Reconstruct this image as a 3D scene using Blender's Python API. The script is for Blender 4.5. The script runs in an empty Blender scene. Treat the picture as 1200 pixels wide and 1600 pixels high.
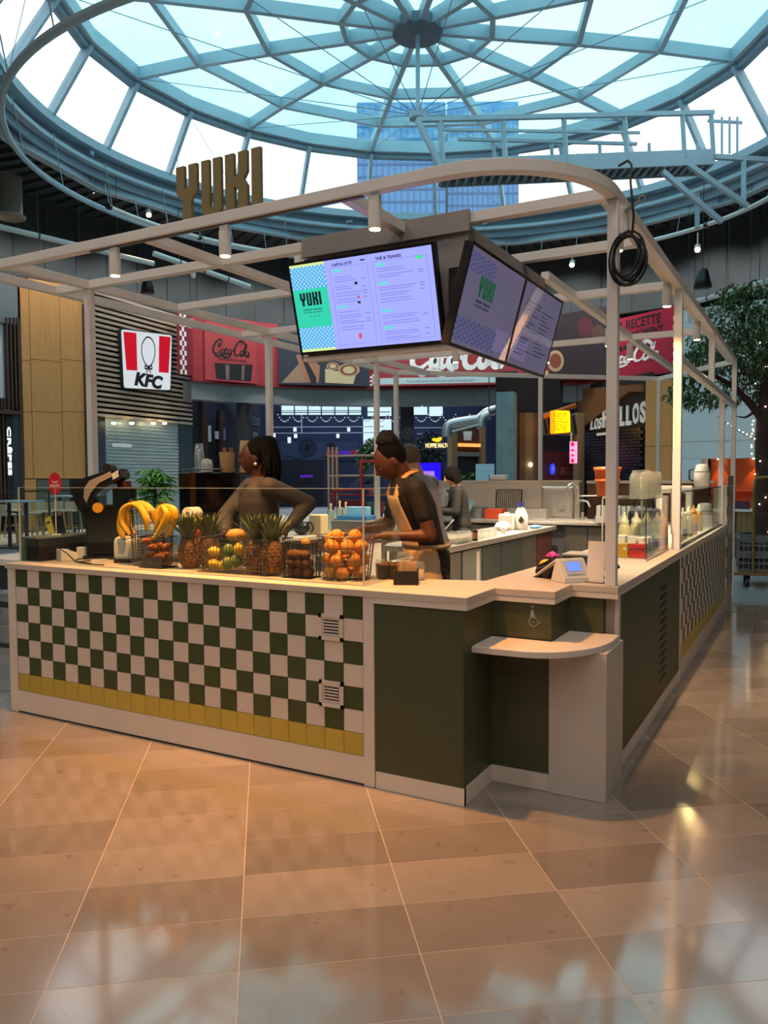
import bpy, bmesh, math, random
from math import pi, sin, cos, radians as rad, sqrt, atan2
from mathutils import Vector, Matrix
random.seed(7)
C = bpy.context.scene.collection
SC = bpy.context.scene

# ------------------------------------------------------------------ camera
F_PX = 1227.0
CAM = Vector((2.0445, -3.4844, 1.62))
YAW, PITCH, ROLL = rad(28.80), rad(-2.66), rad(-0.34)
_f = Vector((-sin(YAW)*cos(PITCH), cos(YAW)*cos(PITCH), sin(PITCH)))
_r = Vector((cos(YAW), sin(YAW), 0)); _u = _r.cross(_f)
_r, _u = cos(ROLL)*_r + sin(ROLL)*_u, -sin(ROLL)*_r + cos(ROLL)*_u
cam_data = bpy.data.cameras.new('camera')
cam = bpy.data.objects.new('camera', cam_data); C.objects.link(cam)
cam_data.sensor_fit = 'VERTICAL'; cam_data.sensor_height = 36.0
cam_data.lens = 36.0*F_PX/1600.0
cam_data.clip_start = 0.05; cam_data.clip_end = 600
cam.matrix_world = Matrix(((_r.x, _u.x, -_f.x, CAM.x), (_r.y, _u.y, -_f.y, CAM.y), (_r.z, _u.z, -_f.z, CAM.z), (0, 0, 0, 1)))
SC.camera = cam

# ------------------------------------------------------------------ sky, exposure
SC.view_settings.view_transform = 'Standard'
SC.view_settings.look = 'None'
SC.view_settings.gamma = 1.0
SC.view_settings.use_curve_mapping = False
SC.view_settings.exposure = 0.38
try:
    SC.cycles.use_denoising = True
    SC.cycles.max_bounces = 8
    SC.cycles.transparent_max_bounces = 24
    SC.cycles.sample_clamp_indirect = 4.0
except Exception:
    pass
world = bpy.data.worlds.new('overcast_sky'); SC.world = world
world.use_nodes = True
_n, _l = world.node_tree.nodes, world.node_tree.links
_n.clear()
wo = _n.new('ShaderNodeOutputWorld'); wb = _n.new('ShaderNodeBackground')
tc = _n.new('ShaderNodeTexCoord'); nz = _n.new('ShaderNodeTexNoise'); cr = _n.new('ShaderNodeValToRGB')
nz.inputs['Scale'].default_value = 2.2; nz.inputs['Detail'].default_value = 5
cr.color_ramp.elements[0].position = 0.38; cr.color_ramp.elements[0].color = (0.66, 0.83, 0.93, 1)
cr.color_ramp.elements[1].position = 0.62; cr.color_ramp.elements[1].color = (1.0, 1.0, 1.0, 1)
_l.new(tc.outputs['Generated'], nz.inputs['Vector']); _l.new(nz.outputs['Fac'], cr.inputs['Fac'])
_l.new(cr.outputs['Color'], wb.inputs['Color']); wb.inputs['Strength'].default_value = 1.5
_l.new(wb.outputs['Background'], wo.inputs['Surface'])

# ------------------------------------------------------------------ helpers: pixels to points on real planes
def ray(px, py):
    return _f + _r*((px-600)/F_PX) + _u*((800-py)/F_PX)
def at(px, py, X=None, Y=None, Z=None, D=None):
    d = ray(px, py)
    if X is not None: s = (X-CAM.x)/d.x
    elif Y is not None: s = (Y-CAM.y)/d.y
    elif Z is not None: s = (Z-CAM.z)/d.z
    else: s = D
    return CAM + d*s

# ------------------------------------------------------------------ materials
def lin(c):
    out = []
    for v in c[:3]:
        v /= 255.0
        out.append(v/12.92 if v <= 0.04045 else ((v+0.055)/1.055)**2.4)
    return (*out, 1.0)
MATS = {}
def mat(name, rgb, rough=0.6, metal=0.0, var=0.0, scale=6.0, bump=0.0, bscale=40.0, emit=0.0, stretch=None, spec=0.5, island=0.0):
    if name in MATS: return MATS[name]
    m = bpy.data.materials.new(name); m.use_nodes = True
    nt = m.node_tree; b = nt.nodes['Principled BSDF']
    b.inputs['Base Color'].default_value = lin(rgb)
    b.inputs['Roughness'].default_value = rough
    b.inputs['Metallic'].default_value = metal
    b.inputs['Specular IOR Level'].default_value = spec
    if emit:
        b.inputs['Emission Color'].default_value = lin(rgb); b.inputs['Emission Strength'].default_value = emit
    if var or bump or island:
        t = nt.nodes.new('ShaderNodeTexCoord'); mp = nt.nodes.new('ShaderNodeMapping')
        if stretch: mp.inputs['Scale'].default_value = stretch
        nt.links.new(t.outputs['Object'], mp.inputs['Vector'])
    if var or island:
        n = nt.nodes.new('ShaderNodeTexNoise'); n.inputs['Scale'].default_value = scale; n.inputs['Detail'].default_value = 5
        nt.links.new(mp.outputs['Vector'], n.inputs['Vector'])
        hs = nt.nodes.new('ShaderNodeHueSaturation'); hs.inputs['Color'].default_value = lin(rgb)
        mr = nt.nodes.new('ShaderNodeMapRange')
        mr.inputs['From Min'].default_value = 0.3; mr.inputs['From Max'].default_value = 0.7
        mr.inputs['To Min'].default_value = 1-var; mr.inputs['To Max'].default_value = 1+var
        nt.links.new(n.outputs['Fac'], mr.inputs['Value'])
        src = mr.outputs['Result']
        if island:
            oi = nt.nodes.new('ShaderNodeObjectInfo'); ge = nt.nodes.new('ShaderNodeNewGeometry')
            a = nt.nodes.new('ShaderNodeMath'); a.operation = 'ADD'
            nt.links.new(oi.outputs['Random'], a.inputs[0]); nt.links.new(ge.outputs['Random Per Island'], a.inputs[1])
            fr = nt.nodes.new('ShaderNodeMath'); fr.operation = 'FRACT'; nt.links.new(a.outputs[0], fr.inputs[0])
            m2 = nt.nodes.new('ShaderNodeMapRange'); m2.inputs['To Min'].default_value = 1-island; m2.inputs['To Max'].default_value = 1+island
            nt.links.new(fr.outputs[0], m2.inputs['Value'])
            mu = nt.nodes.new('ShaderNodeMath'); mu.operation = 'MULTIPLY'
            nt.links.new(src, mu.inputs[0]); nt.links.new(m2.outputs['Result'], mu.inputs[1]); src = mu.outputs[0]
        nt.links.new(src, hs.inputs['Value'])
        nt.links.new(hs.outputs['Color'], b.inputs['Base Color'])
    if bump:
        n2 = nt.nodes.new('ShaderNodeTexNoise'); n2.inputs['Scale'].default_value = bscale; n2.inputs['Detail'].default_value = 4
        nt.links.new(mp.outputs['Vector'], n2.inputs['Vector'])
        bp = nt.nodes.new('ShaderNodeBump'); bp.inputs['Strength'].default_value = bump; bp.inputs['Distance'].default_value = 0.02
        nt.links.new(n2.outputs['Fac'], bp.inputs['Height']); nt.links.new(bp.outputs['Normal'], b.inputs['Normal'])
    MATS[name] = m
    return m
def emis(name, rgb, s):
    if name in MATS: return MATS[name]
    m = bpy.data.materials.new(name); m.use_nodes = True
    nt = m.node_tree; nt.nodes.clear()
    o = nt.nodes.new('ShaderNodeOutputMaterial'); e = nt.nodes.new('ShaderNodeEmission')
    e.inputs['Color'].default_value = lin(rgb); e.inputs['Strength'].default_value = s
    nt.links.new(e.outputs[0], o.inputs['Surface']); MATS[name] = m
    return m
def clear(name, rgb, gloss=0.06, milk=0.0, rough=0.02, noise=0.0):
    """thin glass: tinted transmission, a mirror reflection that grows at grazing angles, some milky haze"""
    m = bpy.data.materials.new(name); m.use_nodes = True
    nt = m.node_tree; nt.nodes.clear()
    o = nt.nodes.new('ShaderNodeOutputMaterial'); t = nt.nodes.new('ShaderNodeBsdfTransparent')
    g = nt.nodes.new('ShaderNodeBsdfGlossy'); mx = nt.nodes.new('ShaderNodeMixShader')
    t.inputs['Color'].default_value = lin(rgb); g.inputs['Roughness'].default_value = rough
    g.inputs['Color'].default_value = (1, 1, 1, 1)
    lw = nt.nodes.new('ShaderNodeLayerWeight'); lw.inputs['Blend'].default_value = .5
    p5 = nt.nodes.new('ShaderNodeMath'); p5.operation = 'POWER'; p5.inputs[1].default_value = 5.0
    nt.links.new(lw.outputs['Facing'], p5.inputs[0])
    fr = nt.nodes.new('ShaderNodeMapRange'); fr.inputs['To Min'].default_value = gloss; fr.inputs['To Max'].default_value = .55
    nt.links.new(p5.outputs[0], fr.inputs['Value'])
    first = t.outputs[0]
    if milk:
        d = nt.nodes.new('ShaderNodeBsdfTranslucent'); d.inputs['Color'].default_value = lin(rgb)
        m2 = nt.nodes.new('ShaderNodeMixShader'); m2.inputs[0].default_value = milk
        nt.links.new(t.outputs[0], m2.inputs[1]); nt.links.new(d.outputs[0], m2.inputs[2]); first = m2.outputs[0]
        if noise:
            tc_ = nt.nodes.new('ShaderNodeTexCoord'); n = nt.nodes.new('ShaderNodeTexNoise'); n.inputs['Scale'].default_value = noise; n.inputs['Detail'].default_value = 8
            nt.links.new(tc_.outputs['Object'], n.inputs['Vector'])
            mr = nt.nodes.new('ShaderNodeMapRange'); mr.inputs['From Min'].default_value = .4; mr.inputs['From Max'].default_value = .75
            mr.inputs['To Min'].default_value = milk*.4; mr.inputs['To Max'].default_value = milk*2.2
            nt.links.new(n.outputs['Fac'], mr.inputs['Value']); nt.links.new(mr.outputs['Result'], m2.inputs[0])
    nt.links.new(fr.outputs[0], mx.inputs[0]); nt.links.new(first, mx.inputs[1]); nt.links.new(g.outputs[0], mx.inputs[2])
    nt.links.new(mx.outputs[0], o.inputs['Surface']); MATS[name] = m
    return m

M_cream   = mat('cream_lacquer', (228, 213, 198), .45, var=.03, scale=3)
M_frame   = mat('canopy_paint', (240, 232, 225), .45, var=.03, scale=4)
M_top     = mat('worktop_laminate', (208, 192, 174), .4, var=.03, scale=5)
M_green   = mat('green_laminate', (72, 77, 51), .5, var=.04, scale=30, stretch=(1, 1, .1))
M_tgreen  = mat('green_tile', (66, 77, 42), .35, var=.05, scale=12, island=.06)
M_tcream  = mat('cream_tile', (226, 208, 192), .35, var=.03, scale=12, island=.03)
M_tyel    = mat('yellow_tile', (196, 170, 70), .4, var=.05, scale=12, island=.05)
M_grout   = mat('cream_grout', (214, 196, 180), .8)
M_box     = mat('hanging_box_paint', (158, 150, 143), .55, var=.03)
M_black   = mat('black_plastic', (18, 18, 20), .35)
M_matblk  = mat('matte_black', (26, 26, 28), .7)
M_dark    = mat('dark_grey', (52, 56, 60), .6, var=.05)
M_steel   = mat('brushed_steel', (196, 194, 188), .32, .75, var=.06, scale=30, stretch=(1, 1, .08))
M_chrome  = mat('chrome', (226, 226, 226), .14, .85)
M_wire    = mat('steel_wire', (150, 145, 138), .35, .9)
M_bwire   = mat('black_wire', (30, 27, 26), .5, .3)
M_white   = mat('white_plastic', (228, 224, 216), .4)
M_paper   = mat('white_paper', (236, 230, 220), .8)
M_steelwork = mat('blue_grey_steelwork', (160, 184, 196), .5, var=.05, scale=2)
M_steeldark = mat('deep_steelwork', (122, 146, 160), .5, var=.05, scale=2)
M_oak     = mat('pale_oak', (206, 148, 84), .55, var=.10, scale=8, stretch=(4, 4, .25))
M_walnut  = mat('dark_wood', (70, 48, 36), .55, var=.12, scale=8, stretch=(4, 4, .25))
M_olive   = mat('olive_letter', (138, 120, 72), .5)
M_wallgrey = mat('bulkhead_grey', (60, 67, 69), .8, var=.05, scale=1)
M_soffit  = mat('dark_soffit', (58, 66, 70), .85, var=.08, scale=1)
M_fascia  = mat('fascia_grey', (108, 116, 118), .7, var=.04)
M_wallw   = mat('white_wall', (218, 224, 226), .8, var=.02)
M_glass   = clear('clear_glass', (246, 251, 248), .035)
M_glassedge = mat('glass_edge', (96, 120, 108), .2, 0, spec=.8)
M_poly    = clear('clear_plastic', (246, 247, 244), .08, milk=.26)

# ------------------------------------------------------------------ mesh building
_txt = {}
def text_geo(s, bold=0.0, shear=0.0):
    k = (s, bold, shear)
    if k in _txt: return _txt[k]
    cu = bpy.data.curves.new('lettering', 'FONT'); cu.body = s; cu.size = 1.0; cu.offset = bold; cu.shear = shear
    cu.extrude = 0.5; cu.resolution_u = 3
    ob = bpy.data.objects.new('lettering', cu); C.objects.link(ob)
    dg = bpy.context.evaluated_depsgraph_get(); dg.update()
    me = bpy.data.meshes.new_from_object(ob.evaluated_get(dg))
    vs = [v.co.copy() for v in me.vertices]; fs = [tuple(p.vertices) for p in me.polygons]
    bpy.data.objects.remove(ob); bpy.data.meshes.remove(me); bpy.data.curves.remove(cu)
    x0 = min(v.x for v in vs); x1 = max(v.x for v in vs); y0 = min(v.y for v in vs); y1 = max(v.y for v in vs)
    vs = [((v.x-x0)/(x1-x0), (v.y-y0)/(y1-y0), v.z) for v in vs]
    _txt[k] = (vs, fs)
    return _txt[k]

class MB:
    def __init__(s): s.v = []; s.f = []; s.m = []; s.sm = []
    def add(s, vs, fs, m=0, smooth=False):
        o = len(s.v); s.v += [tuple(v) for v in vs]
        for f in fs: s.f.append(tuple(i+o for i in f)); s.m.append(m); s.sm.append(smooth)
        return s
    def box(s, x0, x1, y0, y1, z0, z1, m=0):
        vs = [(x, y, z) for z in (z0, z1) for y in (y0, y1) for x in (x0, x1)]
        return s.add(vs, [(0, 2, 3, 1), (4, 5, 7, 6), (0, 1, 5, 4), (2, 6, 7, 3), (0, 4, 6, 2), (1, 3, 7, 5)], m)
    def bar(s, a, b, w, h, m=0, up=(0, 0, 1)):
        a, b = Vector(a), Vector(b); d = (b-a).normalized(); up = Vector(up)
        if abs(d.dot(up)) > .99: up = Vector((1, 0, 0))
        x = d.cross(up).normalized(); z = x.cross(d)
        vs = [p + x*sx*w/2 + z*sz*h/2 for p in (a, b) for sz in (-1, 1) for sx in (-1, 1)]
        return s.add(vs, [(0, 1, 3, 2), (4, 6, 7, 5), (0, 4, 5, 1), (2, 3, 7, 6), (0, 2, 6, 4), (1, 5, 7, 3)], m)
    def plate(s, pts, y0, y1, m=0):          # outline in (x, z), thickness along y
        n = len(pts); vs = [(p[0], y0, p[1]) for p in pts] + [(p[0], y1, p[1]) for p in pts]
        fs = [tuple(range(n)), tuple(range(2*n-1, n-1, -1))] + [(i, n+i, n+(i+1) % n, (i+1) % n) for i in range(n)]
        return s.add(vs, fs, m)
    def slab(s, pts, z0, z1, m=0):           # outline in (x, y), thickness along z
        n = len(pts); vs = [(p[0], p[1], z0) for p in pts] + [(p[0], p[1], z1) for p in pts]
        fs = [tuple(range(n-1, -1, -1)), tuple(range(n, 2*n))] + [(i, (i+1) % n, n+(i+1) % n, n+i) for i in range(n)]
        return s.add(vs, fs, m)
    def cyl(s, a, b, r0, r1=None, n=14, m=0, cap=True, smooth=True):
        r1 = r0 if r1 is None else r1
        a, b = Vector(a), Vector(b); d = (b-a).normalized()
        x = d.orthogonal().normalized(); y = d.cross(x)
        vs = [p + (x*cos(2*pi*i/n)+y*sin(2*pi*i/n))*r for p, r in ((a, r0), (b, r1)) for i in range(n)]
        s.add(vs, [(i, (i+1) % n, n+(i+1) % n, n+i) for i in range(n)], m, smooth)
        if cap: s.add(vs, [tuple(range(n-1, -1, -1)), tuple(range(n, 2*n))], m)
        return s
    def tube(s, pts, r, n=6, m=0, closed=False, radii=None, smooth=True, flat=1.0):
        pts = [Vector(p) for p in pts]; N = len(pts); rings = []
        up = None
        for i, p in enumerate(pts):
            if closed: d = pts[(i+1) % N]-pts[i-1]
            else: d = pts[min(i+1, N-1)]-pts[max(i-1, 0)]
            d.normalize()
            if up is None: up = d.orthogonal().normalized()
            x = up - d*up.dot(d)
            x = x.normalized() if x.length > 1e-6 else d.orthogonal().normalized()
            up = x; y = d.cross(x)
            rr = radii[i] if radii else r
            rings.append([p + (x*cos(2*pi*k/n)+y*sin(2*pi*k/n)*flat)*rr for k in range(n)])
        vs = [v for rg in rings for v in rg]; fs = []
        for i in range(N if closed else N-1):
            j = (i+1) % N
            for k in range(n): fs.append((i*n+k, i*n+(k+1) % n, j*n+(k+1) % n, j*n+k))
        s.add(vs, fs, m, smooth)
        if not closed: s.add(vs, [tuple(range(n-1, -1, -1)), tuple(range((N-1)*n, N*n))], m)
        return s
    def lathe(s, prof, n=20, c=(0, 0, 0), m=0, smooth=True, fx=1.0, fy=1.0):
        vs = []; fs = []
        for r, z in prof:
            for k in range(n): vs.append((c[0]+r*fx*cos(2*pi*k/n), c[1]+r*fy*sin(2*pi*k/n), c[2]+z))
        for i in range(len(prof)-1):
            for k in range(n): fs.append((i*n+k, i*n+(k+1) % n, (i+1)*n+(k+1) % n, (i+1)*n+k))
        s.add(vs, fs, m, smooth)
        if prof[0][0] > 1e-4: s.add(vs, [tuple(range(n-1, -1, -1))], m)
        if prof[-1][0] > 1e-4: s.add(vs, [tuple(range((len(prof)-1)*n, len(prof)*n))], m)
        return s
    def ell(s, c, r, nu=14, nv=9, m=0, M=None):
        r = (r, r, r) if not isinstance(r, (tuple, list)) else r
        vs = []; fs = []
        for j in range(nv+1):
            t = pi*j/nv
            for i in range(nu):
                p = Vector((r[0]*sin(t)*cos(2*pi*i/nu), r[1]*sin(t)*sin(2*pi*i/nu), r[2]*cos(t)))
                if M: p = M @ p
                vs.append(p + Vector(c))
        for j in range(nv):
            for i in range(nu): fs.append((j*nu+i, (j+1)*nu+i, (j+1)*nu+(i+1) % nu, j*nu+(i+1) % nu))
        return s.add(vs, fs, m, True)
    def text(s, t, x0, x1, z0, z1, y0, y1, m=0, bold=0.0, shear=0.0, turn=False):
        vs, fs = text_geo(t, bold, shear)
        if turn: out = [(x1-(x1-x0)*(1-v[1]) if False else x0+(x1-x0)*v[1], y0+(y1-y0)*(0.5-v[2]), z1-(z1-z0)*v[0]) for v in vs]
        else: out = [(x0+(x1-x0)*v[0], y0+(y1-y0)*(0.5-v[2]), z0+(z1-z0)*v[1]) for v in vs]
        return s.add(out, fs, m)
    def xf(s, M):
        s.v = [tuple(M @ Vector(v)) for v in s.v]; return s
    def mesh(s, name, mats):
        me = bpy.data.meshes.new(name); me.from_pydata(s.v, [], s.f)
        for m in (mats if isinstance(mats, (list, tuple)) else [mats]): me.materials.append(m)
        me.polygons.foreach_set('material_index', s.m); me.polygons.foreach_set('use_smooth', s.sm)
        bm = bmesh.new(); bm.from_mesh(me); bmesh.ops.recalc_face_normals(bm, faces=bm.faces); bm.to_mesh(me); bm.free()
        me.update(); return me
    def build(s, name, mats, parent=None, bevel=0.0, loc=None, M=None):
        o = bpy.data.objects.new(name, s.mesh(name, mats)); C.objects.link(o)
        if parent: o.parent = parent
        if loc: o.location = loc
        if M is not None: o.matrix_local = M
        if bevel:
            b = o.modifiers.new('edge', 'BEVEL'); b.width = bevel; b.segments = 2; b.limit_method = 'ANGLE'
        return o
def tag(o, label=None, cat=None, group=None, kind=None):
    if label: o['label'] = label
    if cat: o['category'] = cat
    if group: o['group'] = group
    if kind: o['kind'] = kind
    return o
def thing(name, label, cat, loc=(0, 0, 0), rz=0.0, group=None, M=None, kind=None):
    o = bpy.data.objects.new(name, None); C.objects.link(o); o.empty_display_size = .05
    if M is not None: o.matrix_world = M
    else: o.location = loc; o.rotation_euler = (0, 0, rz)
    return tag(o, label, cat, group, kind)
def dup(o, loc=None, rz=None, label=None, name=None, M=None, s=None, parent=None):
    c = o.copy(); C.objects.link(c)
    if parent is not None: c.parent = parent
    for ch in o.children: dup(ch, parent=c)
    if loc is not None: c.location = loc
    if rz is not None: c.rotation_euler = (c.rotation_euler[0], c.rotation_euler[1], rz)
    if s is not None: c.scale = (s, s, s) if not isinstance(s, tuple) else s
    if M is not None: c.matrix_world = M
    if label: c['label'] = label
    return c
def share(o, name, parent, M=None, loc=None):        # a further piece that shares mesh data
    c = bpy.data.objects.new(name, o if isinstance(o, bpy.types.Mesh) else o.data); C.objects.link(c); c.parent = parent
    if M is not None: c.matrix_local = M
    if loc is not None: c.location = loc
    return c
def frame(a, b):                                     # local axes: x from a to b (level), y away from the viewer, z up
    a, b = Vector(a), Vector(b); d = Vector((b.x-a.x, b.y-a.y, 0)); L = d.length; d.normalize()
    y = Vector((-d.y, d.x, 0))
    M = Matrix(((d.x, y.x, 0, a.x), (d.y, y.y, 0, a.y), (0, 0, 1, 0), (0, 0, 0, 1)))
    return M, L
def hit(M, px, py, d=0.0):                           # where the sight line through a pixel meets the frame's plane y = d
    Mi = M.inverted(); o = Mi @ CAM; v = Mi.to_3x3() @ ray(px, py)
    s = (d-o.y)/v.y; p = o + v*s
    return p.x, p.z
def lamp(kind, loc, power, rgb, size=.05, target=None, angle=None, blend=.3, parent=None, name='bulb_light'):
    l = bpy.data.lights.new(name, kind); l.energy = power; l.color = lin(rgb)[:3]
    o = bpy.data.objects.new(name, l); C.objects.link(o)
    if kind == 'AREA': l.shape = 'DISK'; l.size = size
    else: l.shadow_soft_size = size
    if kind == 'SPOT': l.spot_size = rad(angle or 90); l.spot_blend = blend
    if parent: o.parent = parent
    o.location = loc
    if target is not None:
        o.rotation_euler = (Vector(target)-Vector(loc)).to_track_quat('-Z', 'Y').to_euler()
    return o
def smooth(pts, n=6):
    out = []; P = [Vector(p) for p in pts]; P = [P[0]*2-P[1]]+P+[P[-1]*2-P[-2]]
    for i in range(1, len(P)-2):
        for k in range(n):
            t = k/n; a, b, c, d = P[i-1], P[i], P[i+1], P[i+2]
            out.append(.5*((2*b)+(c-a)*t+(2*a-5*b+4*c-d)*t*t+(3*b-a-3*c+d)*t**3))
    out.append(P[-2]); return out

ORD = ['first', 'second', 'third', 'fourth', 'fifth', 'sixth', 'seventh', 'eighth', 'ninth', 'tenth', 'eleventh', 'twelfth', 'thirteenth', 'fourteenth', 'fifteenth', 'sixteenth', 'seventeenth', 'eighteenth', 'nineteenth', 'twentieth']
def nth(i, n, end='topmost', word='from the top'):     # i counted from the bottom of n
    return end if i == n-1 else '%s %s' % (ORD[n-1-i], word)
def side_word(dx, dy):                                  # where a thing sits inside its container as the viewer sees it
    v = Vector((dx, dy, 0)); a = v.dot(_r); b = v.dot(Vector((_f.x, _f.y, 0)))
    if v.length < .02: return 'centre'
    k = int(round(atan2(b, a)/(pi/4))) % 8
    return ['right', 'back right', 'back', 'back left', 'left', 'front left', 'front', 'front right'][k]

# ================================================================== SETTING: floor
def stone_mat(name, rgb, rough=.09, island=.2):
    m = mat(name, rgb, rough, var=.10, scale=3.0, island=island, stretch=(1, 1, 1), spec=.9)
    nt = m.node_tree; b = nt.nodes['Principled BSDF']
    b.inputs['IOR'].default_value = 2.0; b.inputs['Specular IOR Level'].default_value = .5
    src = b.inputs['Base Color'].links[0].from_socket
    ge = nt.nodes.new('ShaderNodeNewGeometry')
    n = nt.nodes.new('ShaderNodeTexNoise'); n.inputs['Scale'].default_value = 9; n.inputs['Detail'].default_value = 9; n.inputs['Roughness'].default_value = .65
    nt.links.new(ge.outputs['Position'], n.inputs['Vector'])
    r = nt.nodes.new('ShaderNodeValToRGB'); r.color_ramp.elements[0].position = .62; r.color_ramp.elements[1].position = .70
    nt.links.new(n.outputs['Fac'], r.inputs['Fac'])
    v = nt.nodes.new('ShaderNodeTexVoronoi'); v.inputs['Scale'].default_value = 5.5; nt.links.new(ge.outputs['Position'], v.inputs['Vector'])
    r2 = nt.nodes.new('ShaderNodeValToRGB'); r2.color_ramp.elements[0].position = .03; r2.color_ramp.elements[0].color = (1, 1, 1, 1)
    r2.color_ramp.elements[1].position = .075; r2.color_ramp.elements[1].color = (0, 0, 0, 1)
    nt.links.new(v.outputs['Distance'], r2.inputs['Fac'])
    mx = nt.nodes.new('ShaderNodeMath'); mx.operation = 'MAXIMUM'
    nt.links.new(r.outputs['Color'], mx.inputs[0]); nt.links.new(r2.outputs['Color'], mx.inputs[1])
    ml = nt.nodes.new('ShaderNodeMath'); ml.operation = 'MULTIPLY'; ml.inputs[1].default_value = .45; nt.links.new(mx.outputs[0], ml.inputs[0])
    mix = nt.nodes.new('ShaderNodeMixRGB'); nt.links.new(ml.outputs[0], mix.inputs[0]); nt.links.new(src, mix.inputs[1])
    mix.inputs[2].default_value = lin((96, 70, 48)); nt.links.new(mix.outputs[0], b.inputs['Base Color'])
    # slow unevenness of the polish
    n3 = nt.nodes.new('ShaderNodeTexNoise'); n3.inputs['Scale'].default_value = 1.7; nt.links.new(ge.outputs['Position'], n3.inputs['Vector'])
    mr = nt.nodes.new('ShaderNodeMapRange'); mr.inputs['To Min'].default_value = rough*.6; mr.inputs['To Max'].default_value = rough*1.5
    nt.links.new(n3.outputs['Fac'], mr.inputs['Value']); nt.links.new(mr.outputs['Result'], b.inputs['Roughness'])
    return m
M_stone = stone_mat('polished_limestone', (146, 134, 123))
M_joint = mat('pale_joint', (206, 188, 166), .7)
DCX, DCY = -6.171, 13.204                  # axis of the rotunda
R_TERR = 9.97
floor = MB().box(-70, 60, -40, 80, -.3, -.0008).build('floor', M_joint); tag(floor, kind='structure')
FA = rad(37.4); FU, FV = .605, .3125; FU0, FV0 = .008, -1.152
def f2w(u, v): return (u*cos(FA)-v*sin(FA), u*sin(FA)+v*cos(FA))
def in_kiosk(x, y): return (-2.75 < x < .5 and .1 < y < 6.5) or (.5 < x < 1.05 and .75 < y < 7.2)
near, far = [], MB()
for i in range(-40, 40):
    for j in range(-60, 80):
        u, v = FU0+i*FU, FV0+j*FV; cx_, cy_ = f2w(u+FU/2, v+FV/2)
        if sqrt((cx_-DCX)**2+(cy_-DCY)**2) < R_TERR-.25: continue
        d = Vector((cx_, cy_, 0))-CAM
        if d.length > 17: continue
        dep = d.dot(_f); vis = False
        if dep > .5 and not in_kiosk(cx_, cy_):
            px = 600+F_PX*d.dot(_r)/dep; py = 800-F_PX*d.dot(_u)/dep
            vis = -130 < px < 1330 and py < 1720
        if cx_ < -3.1 and cy_ > 0 and cx_ > -4.6 and dep > 6.5: vis = False
        if vis: near.append((d.length, u, v))
        else: far_uv = (u, v); far.add([(*f2w(u+a, v+b), z) for z in (-.0008, 0) for b in (.0016, FV-.0016) for a in (.0016, FU-.0016)],
                [(4, 5, 7, 6), (0, 1, 5, 4), (2, 6, 7, 3), (0, 4, 6, 2), (1, 3, 7, 5)])
near.sort()
tile_me = MB().box(.0016, FU-.0016, .0016, FV-.0016, -.0008, 0).mesh('floor_tile', M_stone)
for k, (dd, u, v) in enumerate(near):
    if k < 295:
        x, y = f2w(u, v); share(tile_me, 'floor_tile', floor, M=Matrix.Translation((x, y, 0)) @ Matrix.Rotation(FA, 4, 'Z'))
    else:
        far.add([(*f2w(u+a, v+b), z) for z in (-.0008, 0) for b in (.0016, FV-.0016) for a in (.0016, FU-.0016)],
                [(4, 5, 7, 6), (0, 1, 5, 4), (2, 6, 7, 3), (0, 4, 6, 2), (1, 3, 7, 5)])
fo = far.build('floor_tiles_beyond', M_stone, floor); fo['kind'] = 'stuff'
M_terr = mat('blue_grey_terrazzo', (150, 160, 166), .22, var=.30, scale=45, bump=0)
terr = MB(); terr.lathe([(0.01, 0), (R_TERR, 0), (R_TERR, -.003)], n=96, c=(DCX, DCY, -.0003), smooth=False)
terr.build('terrazzo_disc', M_terr, floor)
MB().lathe([(R_TERR, -.003), (R_TERR, .001), (R_TERR+.03, .001), (R_TERR+.03, -.003)], n=96, c=(DCX, DCY, 0), smooth=False).build('brass_strip', mat('worn_brass', (120, 104, 80), .4, .8), floor)

FILL_LUM, FILL_SOF, FILL_FLOOD = 108, 1150, 40  # powers of the added fill lamps: hall ceiling, soffit, gutter ring
M_fillbulb = emis('fill_bulb_glow', (255, 232, 196), 4)
# ================================================================== SETTING: ceiling with round opening, bulkhead, outer walls
def ringpts(R, n, ph=0.0, z=0.0, cx=DCX, cy=DCY): return [(cx+R*cos(ph+2*pi*i/n), cy+R*sin(ph+2*pi*i/n), z) for i in range(n)]
CEIL = 10.35
mb = MB(); n = 96
ri, ro = ringpts(10.2, n, 0, CEIL), ringpts(95, n, 0, CEIL)
mb.add(ri+ro+[(p[0], p[1], CEIL+.25) for p in ri], [(i, (i+1) % n, n+(i+1) % n, n+i) for i in range(n)] + [(i, 2*n+i, 2*n+(i+1) % n, (i+1) % n) for i in range(n)])
mb.add([(p[0], p[1], CEIL+.3) for p in ri+ro], [(n+i, n+(i+1) % n, (i+1) % n, i) for i in range(n)])
ceil_ = mb.build('ceiling', M_soffit); tag(ceil_, kind='structure')
mb = MB()                                                    # ribs of the metal deck above the shops
for i in range(150):
    a = pi*2*i/150
    mb.bar((DCX+10.3*cos(a), DCY+10.3*sin(a), CEIL-.05), (DCX+13.1*cos(a), DCY+13.1*sin(a), CEIL-.05), .12, .1)
mb.build('deck_rib', M_soffit, ceil_)['kind'] = 'stuff'
blk = thing('wall_bulkhead', None, None, (DCX, DCY, 0)); blk['kind'] = 'structure'
R_BULK = 13.4
pm = MB(); w = R_BULK*rad(4.9)
pm.box(-w/2+.012, w/2-.012, 0, .08, 7.55, CEIL); pm = pm.mesh('bulkhead_panel', M_wallgrey)
for i in range(42):
    a = rad(12+4.9*(i+.5))
    share(pm, 'bulkhead_panel', blk, M=Matrix.Rotation(a-pi/2, 4, 'Z') @ Matrix.Translation((0, R_BULK, 0)))
mb = MB()
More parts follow.
